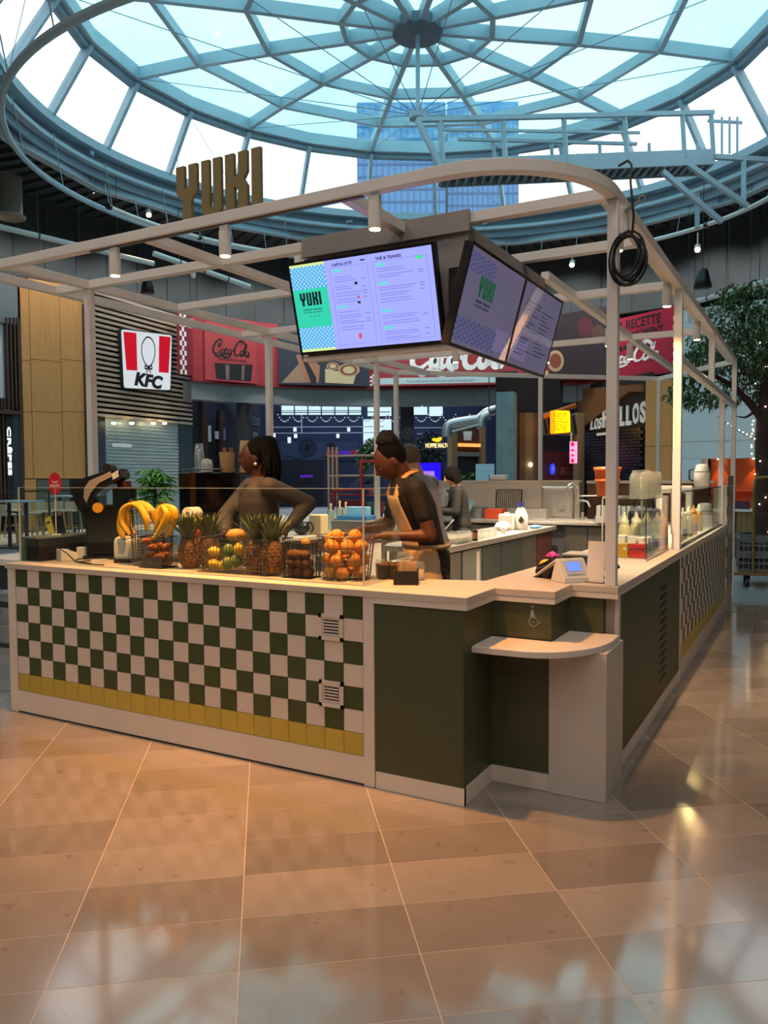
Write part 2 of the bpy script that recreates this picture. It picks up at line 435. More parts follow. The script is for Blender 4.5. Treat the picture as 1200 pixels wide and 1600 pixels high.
for i in range(42):
    a0, a1 = rad(12+4.9*i), rad(12+4.9*(i+1))
    mb.add([((R_BULK+.06)*cos(a), (R_BULK+.06)*sin(a), z) for z in (7.5, CEIL) for a in (a0, a1)], [(0, 1, 3, 2)])
mb.build('bulkhead_backing', M_dark, blk)
# fill lamps added in the front hall ceiling and in the soffit before the shops
E_fill = emis('fill_glow', (255, 250, 240), 3.0)
def fill_lamp(x, y, power, label, size=2.2, z=CEIL, rgb=(252, 244, 234)):  # out-of-view lamp added only to brighten the interior
    t = thing('ceiling_fill_lamp', label, 'lamp', (x, y, z))
    MB().lathe([(size/2, -.06), (size/2+.06, -.06), (size/2+.06, 0), (size/2, 0)], 28).build('housing', M_white, t)
    MB().cyl((0, 0, -.03), (0, 0, -.01), size/2, n=28).build('diffuser', E_fill, t)
    l = lamp('AREA', (0, 0, -.08), power, rgb, size, parent=t, name='fill_light')
for i, x in enumerate((-13, -5, 3, 11)):
    for j, y in enumerate((-15, -8, -2)):
        fill_lamp(x, y, FILL_LUM, 'unseen fill lamp added over the front hall, row %s column %s' % (('back', 'middle', 'front')[j], ('far left', 'left', 'right', 'far right')[i]))
for i in range(15):  # downlights added to brighten the shop fronts
    a = rad(35+i*11.0); x, y = DCX+11.2*cos(a), DCY+11.2*sin(a)
    t = thing('fill_downlight', 'fill downlight added in the dark soffit, %s from the right round the hall' % ORD[i], 'lamp', (x, y, CEIL), group='fill downlights added round the hall')
    MB().lathe([(.16, -.05), (.2, -.05), (.2, 0), (.16, 0)], 14).build('trim_ring', M_dark, t)
    MB().cyl((0, 0, -.02), (0, 0, -.01), .15, n=14).build('bulb', M_fillbulb, t)
    lamp('SPOT', (0, 0, -.06), FILL_SOF, (246, 244, 240), .15, (3.0*cos(a), 3.0*sin(a), -9), 100, .8, t)
wl = [('wall_front', (-50, 40, -24.2, -24)), ('wall_left', (-50.2, -50, -24, 62)), ('wall_right', (30, 30.2, -24, 62)), ('wall_back', (-50, 40, 58, 58.2))]
for nm, (x0, x1, y0, y1) in wl: tag(MB().box(x0, x1, y0, y1, 0, CEIL).build(nm, mat('far_wall', (120, 112, 104), .8)), kind='structure')

# ================================================================== SETTING: glass dome
TX, TY = -.049, .031
def zt(x, y, z): return z+TX*(x-DCX)+TY*(y-DCY)
PH = 3.271
def dj(R, z, k, dz=0.0):                                   # joint k (30 degree steps, clockwise) of a ring
    a = PH-k*pi/6; x, y = DCX+R*cos(a), DCY+R*sin(a)
    return Vector((x, y, zt(x, y, z)+dz))
RINGS = [(7.928, 12.0), (5.972, 12.05), (3.901, 12.03), (1.772, 11.97)]
LOW = (8.97, 10.18)
dome = thing('window_1', 'round glass roof on twelve steel ribs over the hall', None, (DCX, DCY, 12)); dome['kind'] = 'structure'
Mi = Matrix.Translation((-DCX, -DCY, -12))
def dpart(mb, name, m): return mb.xf(Mi).build(name, m, dome)
M_dglass = clear('dome_glass', (182, 242, 249), .05, milk=.10, rough=.08, noise=2.5)
M_dglass2 = clear('drum_glass', (240, 251, 253), .05, milk=.04, rough=.05)
for k in range(12):
    mb = MB()
    for (Ra, za), (Rb, zb) in zip(RINGS, RINGS[1:]+[(.3, 11.95)]):
        mb.bar(dj(Ra, za, k), dj(Rb, zb, k), .13, .30)
    dpart(mb, 'rib', M_steelwork)
    for q, (R_, z_) in enumerate(RINGS):
        if q == 0:
            dpart(MB().bar(dj(R_, z_, k), dj(R_, z_, k+.5), .26, .34).bar(dj(R_, z_, k+.5), dj(R_, z_, k+1), .26, .34), 'ring_beam', M_steelwork)
            dpart(MB().bar(dj(R_+.12, z_, k, -.26), dj(R_+.12, z_, k+.5, -.26), .2, .12).bar(dj(R_+.12, z_, k+.5, -.26), dj(R_+.12, z_, k+1, -.26), .2, .12), 'ring_trim', M_steeldark)
        else: dpart(MB().bar(dj(R_, z_, k), dj(R_, z_, k+1), .12, .26), 'ring_beam', M_steelwork)
    rr = RINGS+[(.32, 11.95)]
    for (Ra, za), (Rb, zb) in zip(rr, rr[1:]):
        p = [dj(Ra, za, k, .17), dj(Ra, za, k+1, .17), dj(Rb, zb, k+1, .17), dj(Rb, zb, k, .17)]
        if Ra > 7: p = [p[0], dj(Ra, za, k+.5, .17), p[1], p[2], p[3]]
        nn = len(p); up = Vector((0, 0, .02))
        dpart(MB().add(p, [tuple(range(nn))]), 'roof_pane', M_dglass)
    for h in (0, .5):
        dpart(MB().bar(dj(*RINGS[0], k+h, -.2), dj(*LOW, k+h), .11, .2, up=(cos(PH-(k+h)*pi/6), sin(PH-(k+h)*pi/6), 0)), 'drum_post', M_steelwork)
        dpart(MB().add([dj(7.99, 11.8, k+h), dj(7.99, 11.8, k+h+.5), dj(8.99, 10.2, k+h+.5), dj(8.99, 10.2, k+h)], [(0, 1, 2, 3)]), 'drum_pane', M_dglass2)
dpart(MB().cyl((DCX, DCY, 11.75), (DCX, DCY, 11.98), .58, n=24), 'hub', mat('hub_steel', (92, 108, 122), .5))
dpart(MB().cyl((DCX, DCY, 9.98), (DCX, DCY, 11.8), .055, n=10).cyl((DCX, DCY, 9.86), (DCX, DCY, 10.02), .2, n=12), 'strut', M_steelwork)
for k in range(12): dpart(MB().tube([(DCX, DCY, 9.95), dj(7.75, 11.85, k)], .011, n=5), 'tie_rod', M_steeldark)
for k in (0, 2, 3, 5, 8, 10):
    dpart(MB().tube([dj(8.0, 11.7, k+.5), dj(8.9, 10.25, k+1)], .008, n=4), 'brace_wire', M_steeldark)
# curb, gutter and steel ring beams under the glass drum
def band(R0, R1, z0, z1, name, m, n=72, tilt=True, par=None):
    mb = MB(); vs = []
    for i in range(n):
        a = 2*pi*i/n
        for R_, z_ in ((R0, z0), (R1, z0), (R1, z1), (R0, z1)):
            x, y = DCX+R_*cos(a), DCY+R_*sin(a); vs.append((x, y, zt(x, y, z_) if tilt else z_))
    fs = [(4*i+q, 4*i+(q+1) % 4, 4*((i+1) % n)+(q+1) % 4, 4*((i+1) % n)+q) for i in range(n) for q in range(4)]
    mb.add(vs, fs, 0, False); return dpart(mb, name, m)
band(8.9, 9.25, 9.98, 10.2, 'sill_ring', M_steelwork)
band(9.26, 9.34, 9.4, 10.19, 'curb_ring', M_steeldark)
mb = MB(); vs = []
for i in range(72):
    a = 2*pi*i/72; x, y = DCX+9.28*cos(a), DCY+9.28*sin(a); vs += [(x, y, zt(x, y, 10.16)), (DCX+10.4*cos(a), DCY+10.4*sin(a), CEIL+.02)]
mb.add(vs, [(2*i, 2*((i+1) % 72), 2*((i+1) % 72)+1, 2*i+1) for i in range(72)]); dpart(mb, 'roof_flashing', M_dark)
band(9.02, 9.24, 9.62, 9.72, 'gutter_flange', M_steelwork)
def ibeam_ring(R, z0, z1, nseg, ph=0.0):
    for i in range(nseg):
        a0, a1 = ph+2*pi*i/nseg, ph+2*pi*(i+1)/nseg
        P = []
        for a in (a0, a1):
            x, y = DCX+R*cos(a), DCY+R*sin(a); P.append(Vector((x, y, zt(x, y, (z0+z1)/2))))
        h = z1-z0; up = Vector((0, 0, h/2-.015))
        mb = MB().bar(P[0], P[1], .03, h).bar(P[0]+up, P[1]+up, .24, .03).bar(P[0]-up, P[1]-up, .24, .03)
        q = P[0].lerp(P[1], .12); d = (P[1]-P[0]).normalized()
        for t in (.1, .9):
            q = P[0].lerp(P[1], t); mb.bar(q-up, q+up, .2, .02, up=d)
        dpart(mb, 'ring_girder', M_steelwork)
ibeam_ring(9.55, 9.18, 9.66, 16, .1)
for i in range(16):
    a = .1+2*pi*(i+.45)/16; x0, y0 = DCX+9.3*cos(a), DCY+9.3*sin(a); x1, y1 = DCX+10.3*cos(a), DCY+10.3*sin(a)
    dpart(MB().bar((x0, y0, zt(x0, y0, 9.88)), (x1, y1, zt(x1, y1, 9.88)), .22, .2), 'bracket', M_steelwork)
for i in range(12):  # flood lamps added to lift the steel ribs from below
    a = .2+2*pi*i/12; x, y = DCX+9.0*cos(a), DCY+9.0*sin(a); z = zt(x, y, 9.72)+.1
    t = thing('fill_flood', 'fill flood lamp added on the gutter ring below the roof ribs, %s round the ring' % ORD[i], 'lamp', (x, y, z), group='fill flood lamps added on the gutter ring')
    MB().box(-.1, .1, -.06, .06, -.05, .05).build('lamp_housing', M_steeldark, t)
    lamp('SPOT', (-.15*cos(a), -.15*sin(a), .1), FILL_FLOOD, (214, 236, 255), .12, (-6*cos(a), -6*sin(a), 1.6), 130, .8, t)
# hung curtain rail and sprinkler pipe, both on thin rods
rail = thing('hanging_rail', 'curved blue-grey rail hung on rods below the glass roof at upper left', 'rail', (DCX, DCY, 8.4))
def rp(R, z, a, tilt=True):
    x, y = R*cos(a), R*sin(a); return Vector((x, y, (z-8.4)+(TX*x+TY*y if tilt else 0)))
MB().tube([rp(8.72, 8.4, rad(100+t*2.5)) for t in range(0, 69)], .07, n=6, smooth=False).build('rail_tube', M_steelwork, rail)
for t in range(104, 270, 14): MB().tube([rp(8.72, 8.45, rad(t)), rp(8.95, 9.75, rad(t))], .012, n=4).build('rod', M_steeldark, rail)
pipe = thing('sprinkler_pipe', 'white round pipe ring hung from the steel girders with lamps on it', 'pipe', (DCX, DCY, 7.7))
M_pipe = mat('white_pipe', (206, 208, 204), .45)
pts = []
MB().tube([rp(8.35, 8.38, rad(20+t*2.5)) for t in range(0, 70)], .062, n=8).build('pipe_run', M_pipe, pipe)
for t in range(24, 195, 8):
    MB().tube([rp(8.35, 8.4, rad(t)), rp(8.5, 9.0, rad(t))], .012, n=4).build('rod', M_steeldark, pipe)
    if t % 3 == 0: MB().cyl(rp(8.35, 8.38, rad(t)), rp(8.35, 8.38, rad(t+.7)), .085, n=8).build('pipe_clamp', M_black, pipe)
for o in pipe.children: o.location.z = .7-.02
# spotlights clipped to the ring
M_bulb = emis('warm_bulb', (255, 226, 170), 14)
def track_lamp(px, py, D, tgt, label, power=60, on=True):
    p = at(px, py, D=D)
    t = thing('track_spotlight', label, 'spotlight', p, group=None)
    d = (Vector(tgt)-p).normalized()
    MB().cyl(-d*.13, d*.1, .085, n=12).build('lamp_body', M_white, t)
    MB().cyl(-d*.02+Vector((0, 0, .1)), -d*.02+Vector((0, 0, .42)), .02, n=6).build('stem', M_white, t)
    if on:
        MB().cyl(d*.1, d*.112, .07, n=12).build('bulb', M_bulb, t)
        lamp('SPOT', d*.14, power, (255, 200, 140), .05, d*2, 60, .5, t)
    return t
track_lamp(232, 333, 23.5, (-9, 9, 0), 'white spotlight hung left of the tall letters, under the girder', 250)
track_lamp(894, 412, 25.0, (-3, 11, 0), 'lit spotlight on the ring right of the screens', 250)
track_lamp(1090, 388, 22.0, (0, 10, 0), 'lit white spotlight near the catwalk bracket', 250)

# ================================================================== KIOSK: counters
# front counter with chequered tiles
fc = thing('front_counter', 'long cream counter front tiled in a green and cream check with a yellow bottom row', 'counter', (-1.4, .25, 0))
P0 = Matrix.Translation((1.4, -.25, 0))
def fpart(mb, name, m, bevel=0): return mb.xf(P0).build(name, m, fc, bevel)
T = .12; Z0 = .1546
fpart(MB().box(-2.835, .068, .012, .52, .002, .992), 'body', M_grout)
fpart(MB().box(-2.842, -2.764, -.004, .012, .002, .995), 'left_stile', M_cream)
fpart(MB().box(.003, .066, -.004, .012, .002, .995), 'right_stile', M_cream)
fpart(MB().box(-2.764, .003, -.004, .012, .012, Z0-.002), 'plinth', M_cream)
fpart(MB().box(-2.764, .003, .004, .014, .002, .012), 'floor_gap', M_dark)
tg = MB().box(.0015, T-.0015, -.001, .0125, .0015, T-.0015)
tmesh = {k: tg.mesh('tile', m) for k, m in (('g', M_tgreen), ('c', M_tcream), ('y', M_tyel))}
for c in range(23):
    for r in range(7):
        k = 'y' if r == 0 else ('g' if (c+(6-r)) % 2 == 0 else 'c')
        share(tmesh[k], 'tile', fc, loc=P0 @ Vector((-(23-c)*T, 0, Z0+r*T)))
for zc, nm in ((.818, 'upper'), (.46, 'lower')):
    x0, x1 = -.27, -.118
    mb = MB().box(x0, x0+.018, -.010, .004, zc-.07, zc+.07).box(x1-.018, x1, -.010, .004, zc-.07, zc+.07).box(x0, x1, -.010, .004, zc+.05, zc+.07).box(x0, x1, -.010, .004, zc-.07, zc-.05).box(x0, x1, -.003, .002, zc-.06, zc+.06)
    v = fpart(mb, 'vent_grille', M_tcream)
    for i in range(6):
        z = zc-.042+i*.0165
        MB().box(x0+.03, x1-.03, -.0075, -.002, z, z+.008, 0).xf(P0).build('vent_slat', M_cream, v)
        MB().box(x0+.03, x1-.03, -.0035, -.0028, z+.008, z+.0165, 0).xf(P0).build('vent_gap', M_matblk, v)

# corner counter with the low shelf
cc = thing('corner_counter', 'olive green stepped corner counter with cream plinth and a rounded low shelf', 'counter', (.6, .6, 0))
P1 = Matrix.Translation((-.6, -.6, 0))
def cpart(mb, name, m, bevel=0): return mb.xf(P1).build(name, m, cc, bevel)
cpart(MB().slab([(.07, .004), (.56, .004), (.56, .38), (.882, .38), (.882, .69), (1.07, .69), (1.07, .75), (.5, .75), (.5, .52), (.07, .52)], .09, .964), 'carcass', M_green)
cpart(MB().box(.075, .562, -.001, .004, .092, .962), 'front_panel', M_green)
cpart(MB().box(.56, .565, 0, .377, .092, .962), 'side_panel', M_green)
cpart(MB().box(.565, .884, .374, .38, .785, .962), 'badge_panel', M_green)
cpart(MB().box(.565, .875, .374, .38, .092, .742), 'knee_panel', M_green)
cpart(MB().box(.075, .568, -.005, .02, .002, .09).box(.555, .568, .0, .37, .002, .09).box(.568, .88, .37, .383, .002, .09), 'plinth', M_cream)
cpart(MB().box(.878, 1.165, .36, .74, .002, .742), 'shelf_support', mat('shelf_support_grey', (200, 190, 178), .45))
sh = [(.565, .095), (.70, .095), (.80, .100)]
for i in range(1, 13):
    a = -pi/2+i*pi/24; sh.append((.80+.355*cos(a), .55+.45*sin(a)))
sh += [(1.155, .70), (.886, .70), (.886, .374), (.565, .374)]
cpart(MB().slab(sh, .742, .775), 'low_shelf', M_cream, .004)
# wheelchair mark: head, back, seat, wheel, footrest
def ringplate(mb, cx, cz, ra, rb, y0, y1, a0=0, a1=2*pi, n=28, m=0):
    for i in range(n):
        t0, t1 = a0+(a1-a0)*i/n, a0+(a1-a0)*(i+1)/n
        mb.plate([(cx+ra*cos(t0), cz+ra*sin(t0)), (cx+rb*cos(t0), cz+rb*sin(t0)), (cx+rb*cos(t1), cz+rb*sin(t1)), (cx+ra*cos(t1), cz+ra*sin(t1))], y0, y1, m)
    return mb
mb = MB(); wx, wz, y0, y1 = .792, .868, .3725, .3742
ringplate(mb, wx, wz, .021, .025, y0, y1); ringplate(mb, wx, wz, .0, .004, y0, y1, n=10)
mb.plate([(wx-.018, wz+.022), (wx-.012, wz+.062), (wx-.002, wz+.062), (wx+.004, wz+.034), (wx+.022, wz+.012), (wx+.034, wz-.006), (wx+.026, wz-.004), (wx+.012, wz+.014), (wx-.008, wz+.024)], y0, y1)
ringplate(mb, wx-.006, wz+.078, .0, .006, y0, y1, n=12)
mb.plate([(wx+.022, wz-.002), (wx+.042, wz-.004), (wx+.04, wz+.0), (wx+.024, wz+.004)], y0, y1)
cpart(mb, 'wheelchair_mark', mat('mark_grey', (166, 163, 148), .5))

# side counter: green panel with slots, then chequered tiles
sc_ = thing('side_counter', 'right hand counter run with a slotted green panel and small chequered tiles', 'counter', (1.0, 4.0, 0))
P2 = Matrix.Translation((-1.0, -4.0, 0))
def spart(mb, name, m, bevel=0): return mb.xf(P2).build(name, m, sc_, bevel)
spart(MB().box(.52, 1.128, .76, 6.5, .002, .976), 'body', M_grout)
spart(MB().box(1.125, 1.136, .79, 2.91, .095, .974), 'green_panel', M_green)
spart(MB().box(1.118, 1.139, .742, .79, .002, .976), 'end_stile', M_cream)
spart(MB().box(1.118, 1.139, 2.91, 2.962, .002, .976), 'middle_stile', M_cream)
spart(MB().box(1.12, 1.134, .79, 2.91, .002, .093), 'plinth', M_cream)
spart(MB().box(1.12, 1.134, 2.962, 6.45, .002, Z0-.002), 'long_plinth', M_cream)
slot = MB().box(1.1355, 1.1375, 2.05, 2.27, 0, .028).xf(P2).mesh('vent_slot', M_matblk)
for i in range(12): share(slot, 'vent_slot', sc_, loc=(0, 0, .20+i*.0565))
tg2 = MB().box(-.0125+1.136, 1.137, .0015, T-.0015, .0015, T-.0015)
tm2 = {k: tg2.mesh('tile', m) for k, m in (('g', M_tgreen), ('c', M_tcream), ('y', M_tyel))}
for c in range(29):
    for r in range(7):
        k = 'y' if r == 0 else ('g' if (c+(6-r)) % 2 == 0 else 'c')
        share(tm2[k], 'tile', sc_, loc=P2 @ Vector((0, 2.962+c*T, Z0+r*T)))
ep = thing('end_panel', 'tall narrow chequered screen wall closing the far end of the side counter', 'partition', (1.05, 6.9, 0))
MB().box(-.06, .085, -.38, .40, .002, 1.47).build('panel_body', M_grout, ep)
for nm, m, par in (('green_squares', M_tgreen, 0), ('cream_squares', M_tcream, 1)):
    mb = MB()
    for c in range(6):
        for r in range(1, 12):
            if (c+r) % 2 == par: mb.box(.085, .09, -.36+c*T+.0015, -.36+(c+1)*T-.0015, Z0+r*T-.12+.12, Z0+(r+1)*T-.003)
    mb.build(nm, m, ep)['kind'] = 'stuff'
MB().box(.085, .09, -.36, .36, Z0, Z0+T-.003).build('yellow_row', M_tyel, ep)

# worktop: one continuous slab
ZT = 1.032
wt_pts = [(-2.86, -.012), (.588, -.012), (.588, .36), (.908, .36), (.908, .668), (1.152, .668), (1.152, 6.5), (.48, 6.5), (.48, 1.38), (.44, .60), (.2, .535), (-2.24, .535), (-2.24, 5.2), (-2.86, 5.2)]
wt = MB().slab(wt_pts, .995, ZT).build('worktop', M_top, bevel=.003)
tag(wt, 'pale continuous worktop running round the kiosk counters', 'worktop')
MB().box(.068, .586, -.010, .02, .966, .9955).box(.566, .586, .02, .36, .966, .9955).box(.566, .906, .362, .39, .966, .9955).box(.886, .906, .39, .668, .966, .9955).box(.886, 1.15, .67, .70, .966, .9955).box(1.125, 1.15, .70, 6.45, .978, .9955).build('edge_strip', M_cream, wt)
lc = MB().box(-2.83, -2.3, .53, 5.15, .002, .993).build('left_counter', M_cream)
tag(lc, 'cream counter base along the left end of the kiosk', 'counter')

# ================================================================== KIOSK: canopy frame
cf = thing('canopy_frame', 'cream square tube canopy frame standing on posts around the kiosk', 'canopy', (-.9, 3.0, 0))
P3 = Matrix.Translation((.9, -3.0, 0))
BZ0, BZ1 = 3.03, 3.09
def beam(a, b, name='beam', w=.06, h=.06):
    return MB().bar(a, b, w, h).xf(P3).build(name, M_frame, cf, .004)
zc = 3.06
XL, XR, YF, YB = -2.77, 1.105, .69, 7.6
arc = [(.455+.65*cos(a), .68+.68*sin(a)) for a in [-pi/2+i*pi/32 for i in range(17)]]
def bent(path, name, w=.06, z0=BZ0, z1=BZ1):
    mb = MB(); L, R_ = [], []
    for i, p in enumerate(path):
        q0 = Vector(path[max(i-1, 0)]); q1 = Vector(path[min(i+1, len(path)-1)]); d = (q1-q0).normalized(); nrm = Vector((-d.y, d.x))
        L.append(Vector(p)+nrm*w/2); R_.append(Vector(p)-nrm*w/2)
    k = len(path)
    vs = [(v.x, v.y, z) for z in (z0, z1) for row in (L, R_) for v in row]
    fs = []
    for i in range(k-1):
        fs += [(i, i+1, k+i+1, k+i), (2*k+i, 3*k+i, 3*k+i+1, 2*k+i+1), (i, 2*k+i, 2*k+i+1, i+1), (k+i, k+i+1, 3*k+i+1, 3*k+i)]
    fs += [(0, k, 3*k, 2*k), (k-1, 3*k-1, 4*k-1, 2*k-1)]
    return mb.add(vs, fs).xf(P3).build(name, M_frame, cf, .004)
bent([(-2.795, 0), (-1.0, 0), (.45, 0)]+arc[1:], 'front_beam')
beam((-3.16, 0, zc), (-2.80, 0, zc)); beam((XL, .03, zc), (XL, 6.62, zc)); beam((-3.13, .03, zc), (-3.13, 6.3, zc))
beam((XL+.03, YF, zc), (XR-.03, YF, zc)); beam((XR, YF-.03, zc), (XR, 7.62, zc))
for y in (YF, 2.9, 5.1): beam((-3.10, y, zc), (XL-.03, y, zc), 'short_tie')
for y in (1.62, 2.9, 5.1): beam((XL+.03, y, zc), (XR-.03, y, zc))
beam((-3.13, 6.3, zc), (-.06, 9.04, zc), 'back_beam'); beam((-.06, 9.04, zc), (XR, 7.6, zc), 'back_beam')
beam((-1.5, .03, zc-.002), (-1.5, 5.08, zc-.002)); beam((.3, 2.13, zc-.002), (.3, 8.6, zc-.002)); beam((-.1, .03, zc-.002), (-.1, .64, zc-.002))
def post(x, y, z0, z1=BZ0, w=.056): return MB().box(x-w/2, x+w/2, y-w/2, y+w/2, z0, z1).xf(P3).build('post', M_frame, cf, .003)
post(XR, .715, ZT); post(1.1, 2.95, ZT, BZ0, .06); post(1.095, 6.25, ZT, 2.47); post(XR, 7.6, .0); post(XL, YF, ZT); post(XL, 2.9, ZT); post(XL, 5.1, ZT)
post(-3.13, 6.3, 0); post(-1.49, 7.7, 0); post(-.06, 9.0, 0); post(-1.5, 1.62, 3.09, 3.34)
post(1.1, 5.15, 2.53)
bent([(1.1, 2.98), (1.1, 5.0), (1.1, 7.57)], 'side_rail', .06, 2.47, 2.53)
MB().box(XR-.075, XR-.032, .76, 7.5, 3.035, 3.07).xf(P3).build('lamp_track', mat('track_white', (226, 214, 196), .4), cf)
MB().box(-1.95, .02, -.012, .012, 3.022, 3.032).xf(P3).build('lamp_track', mat('track_grey', (90, 86, 84), .4), cf)

# letters on the front beam
def yuki(mb, x0, x1, z0, z1, y0, y1, m=0, gap=.09):
    W = x1-x0; H = z1-z0
    ws = [.29, .255, .275, .11]; tot = sum(ws)+gap*.6*3; k = W/tot; x = x0
    def pl(pts, xo, w): mb.plate([(xo+p[0]*w, z0+p[1]*H) for p in pts], y0, y1, m)
    w = ws[0]*k
    pl([(.30, 0), (.70, 0), (.70, .36), (.98, .52), (.98, 1), (.60, 1), (.60, .58), (.40, .58), (.40, 1), (.02, 1), (.02, .52), (.30, .36)], x, w); x += w+gap*.6*k
    w = ws[1]*k
    pl([(.0, .10), (.14, 0), (.86, 0), (1, .10), (1, 1), (.60, 1), (.60, .14), (.40, .14), (.40, 1), (0, 1)], x, w); x += w+gap*.6*k
    w = ws[2]*k
    pl([(0, 0), (.40, 0), (.40, .40), (.50, .40), (.58, .34), (.58, 0), (1, 0), (1, .40), (.84, .52), (1, .64), (1, 1), (.6, 1), (.6, .66), (.5, .58), (.40, .58), (.40, 1), (0, 1)], x, w); x += w+gap*.6*k
    pl([(0, 0), (1, 0), (1, 1), (0, 1)], x, ws[3]*k)
    return mb
ls = thing('sign_letters', 'four tall olive block letters standing on the front canopy beam', 'sign', (-.92, 0, BZ1))
full = yuki(MB(), -.305, .305, 0, .31, -.011, .011)
# one mesh per letter: split by plate order
idx = [0]; vn = [24, 20, 34, 8]
off = 0
for q, nv_ in enumerate(vn):
    mb = MB(); ids = range(off, off+nv_)
    fs = [f for f in full.f if f[0] in ids]
    mb.add([full.v[i] for i in ids], [tuple(i-off for i in f) for f in fs]); off += nv_
    mb.build('letter', M_olive, ls)

# ================================================================== hanging box and screens
hb = thing('screen_box', 'grey brown box hung under the canopy that carries the menu screens', 'box', (-.24, 1.38, 2.7))
P4 = Matrix.Translation((.24, -1.38, -2.7))
def hpart(mb, name, m): return mb.xf(P4).build(name, m, hb, .003)
hpart(MB().box(-.78, .29, .665, .685, 2.37, 3.028), 'front_board', M_box)
hpart(MB().box(.29, .31, .665, 2.1, 2.37, 3.028), 'side_board', M_box)
hpart(MB().box(-.80, .33, .645, .715, 2.34, 2.37), 'bottom_frame', M_frame); hpart(MB().box(.26, .33, .715, 2.12, 2.34, 2.37), 'bottom_frame', M_frame)
hpart(MB().box(-.78, -.72, .685, .72, 2.37, 3.03), 'stiffener', M_frame); hpart(MB().box(.23, .29, 2.04, 2.1, 2.37, 3.03), 'stiffener', M_frame)
hpart(MB().box(-.80, .33, .636, .658, 2.98, 3.10), 'top_lip', M_box)
for x in (-.6, -.1): hpart(MB().cyl((x, .655, 3.0), (x, .665, 3.0), .008, n=8), 'screw', M_matblk)
hpart(MB().box(.22, .30, .60, .66, 2.42, 2.78), 'speaker', M_black)

def screen_frame(tl, tr, bl):                    # local: x right, y into the screen, z up; origin at the lower left corner
    tl, tr, bl = Vector(tl), Vector(tr), Vector(bl)
    x = (tr-tl).normalized(); z = (tl-bl); z = (z - x*z.dot(x)).normalized(); y = z.cross(x)
    return Matrix(((x.x, y.x, z.x, bl.x), (x.y, y.y, z.y, bl.y), (x.z, y.z, z.z, bl.z), (0, 0, 0, 1))), (tr-tl).length, (tl-bl).length
E_lav = emis('screen_lavender', (156, 162, 250), .95)
E_teal = emis('screen_teal', (52, 196, 162), .95)
E_chkb = emis('screen_check_blue', (104, 140, 226), .95)
E_chkg = emis('screen_check_green', (120, 214, 220), .95)
E_lime = emis('screen_lime', (206, 226, 150), .9)
E_ink = emis('screen_ink', (34, 44, 52), .6)
E_line = emis('screen_line', (112, 112, 196), .9)
E_pill = emis('screen_pill', (96, 206, 200), .95)
E_grn = emis('screen_green', (40, 226, 110), .95)
E_red = emis('screen_red', (214, 84, 84), .9)
SCM = [E_lav, E_teal, E_chkb, E_chkg, E_lime, E_ink, E_line, E_pill, E_grn, E_red]
def tv(M, W, H, label):
    t = thing('menu_screen', label, 'screen', M=M)
    MB().box(0, W, .004, .05, 0, H).build('housing', M_black, t, .004)
    mb = MB(); b = .016
    mb.box(0, W, 0, .006, 0, b).box(0, W, 0, .006, H-b, H).box(0, b, 0, .006, b, H-b).box(W-b, W, 0, .006, b, H-b)
    mb.build('bezel', M_black, t)
    return t, b
p_tl, p_tr, p_bl = at(452, 412, Y=.47), at(683, 376, Y=.47), at(470, 555, Y=.62)
M, W, H = screen_frame(p_tl, p_tr, p_bl)
t, b = tv(M, W, H, 'wide lit menu screen facing front with a teal logo strip and drinks list')
mb = MB(); y = .0035; k = 0
def q(x0, x1, z0, z1, m, d=0): mb.box(b+x0*(W-2*b), b+x1*(W-2*b), y-.0004*(1+d), y+.001, b+z0*(H-2*b), b+z1*(H-2*b), m)
q(0, 1, 0, 1, 0); q(0, .26, .28, .72, 1, 1)
q(0, .26, .0, .03, 4, 1); q(0, .26, .97, 1, 4, 1)
for z0, z1, nz in ((.03, .28, 10), (.72, .97, 10)):
    for i in range(18):
        for j in range(nz): q(i*.26/18, (i+1)*.26/18, z0+(z1-z0)*j/nz, z0+(z1-z0)*(j+1)/nz, 2 if (i+j) % 2 else 3, 1)
yuki(mb, b+.045*(W-2*b), b+.205*(W-2*b), b+.53*(H-2*b), b+.68*(H-2*b), y-.002, y, 5)
def tx(s, x0, x1, z0, z1, m=5, bold=.01): mb.text(s, b+x0*(W-2*b), b+x1*(W-2*b), b+z0*(H-2*b), b+z1*(H-2*b), y-.002, y, m, bold)
tx('FRESH FRESH', .06, .20, .475, .495); tx('FOOD JUICE', .06, .20, .44, .46); tx('. . .', .10, .17, .40, .41)
tx('CAF\u00c9 & LATT\u00c9', .315, .46, .925, .965, 5, .02); tx('TH\u00c9 & TISANES', .625, .80, .925, .965, 5, .02)
for (x0, x1) in ((.295, .565), (.60, .965)):
    for zz in (.04, .91): q(x0, x1, zz, zz+.003, 6, 1)
    q(x0, x0+.002, .04, .91, 6, 1); q(x1-.002, x1, .04, .91, 6, 1)
rnd = random.Random(3)
for x0, xe, rows in ((.315, .54, [(.86, 1), (.80, 0), (.775, 0), (.75, 0), (.69, 0), (.665, 0), (.62, 0), (.59, 0), (.55, 0), (.52, 0), (.46, 1), (.41, 0), (.37, 0), (.345, 0), (.31, 0), (.285, 0), (.24, 0), (.21, 0)]),
                     (.625, .93, [(.86, 1), (.825, 0), (.80, 0), (.76, 0), (.735, 0), (.66, 1), (.625, 0), (.60, 0), (.56, 0), (.535, 0), (.50, 0), (.47, 0), (.36, 1), (.32, 0), (.295, 0), (.255, 0), (.23, 0), (.175, 1), (.14, 0), (.115, 0), (.08, 0), (.06, 0)])):
    for z, pill in rows:
        if pill: q(x0, x0+.065, z, z+.028, 7, 1)
        else:
            L = (xe-x0)*rnd.uniform(.45, .85); q(x0, x0+L, z, z+.006, 6, 1)
            if rnd.random() < .5: q(xe-.03, xe, z+.004, z+.012, 6, 1)
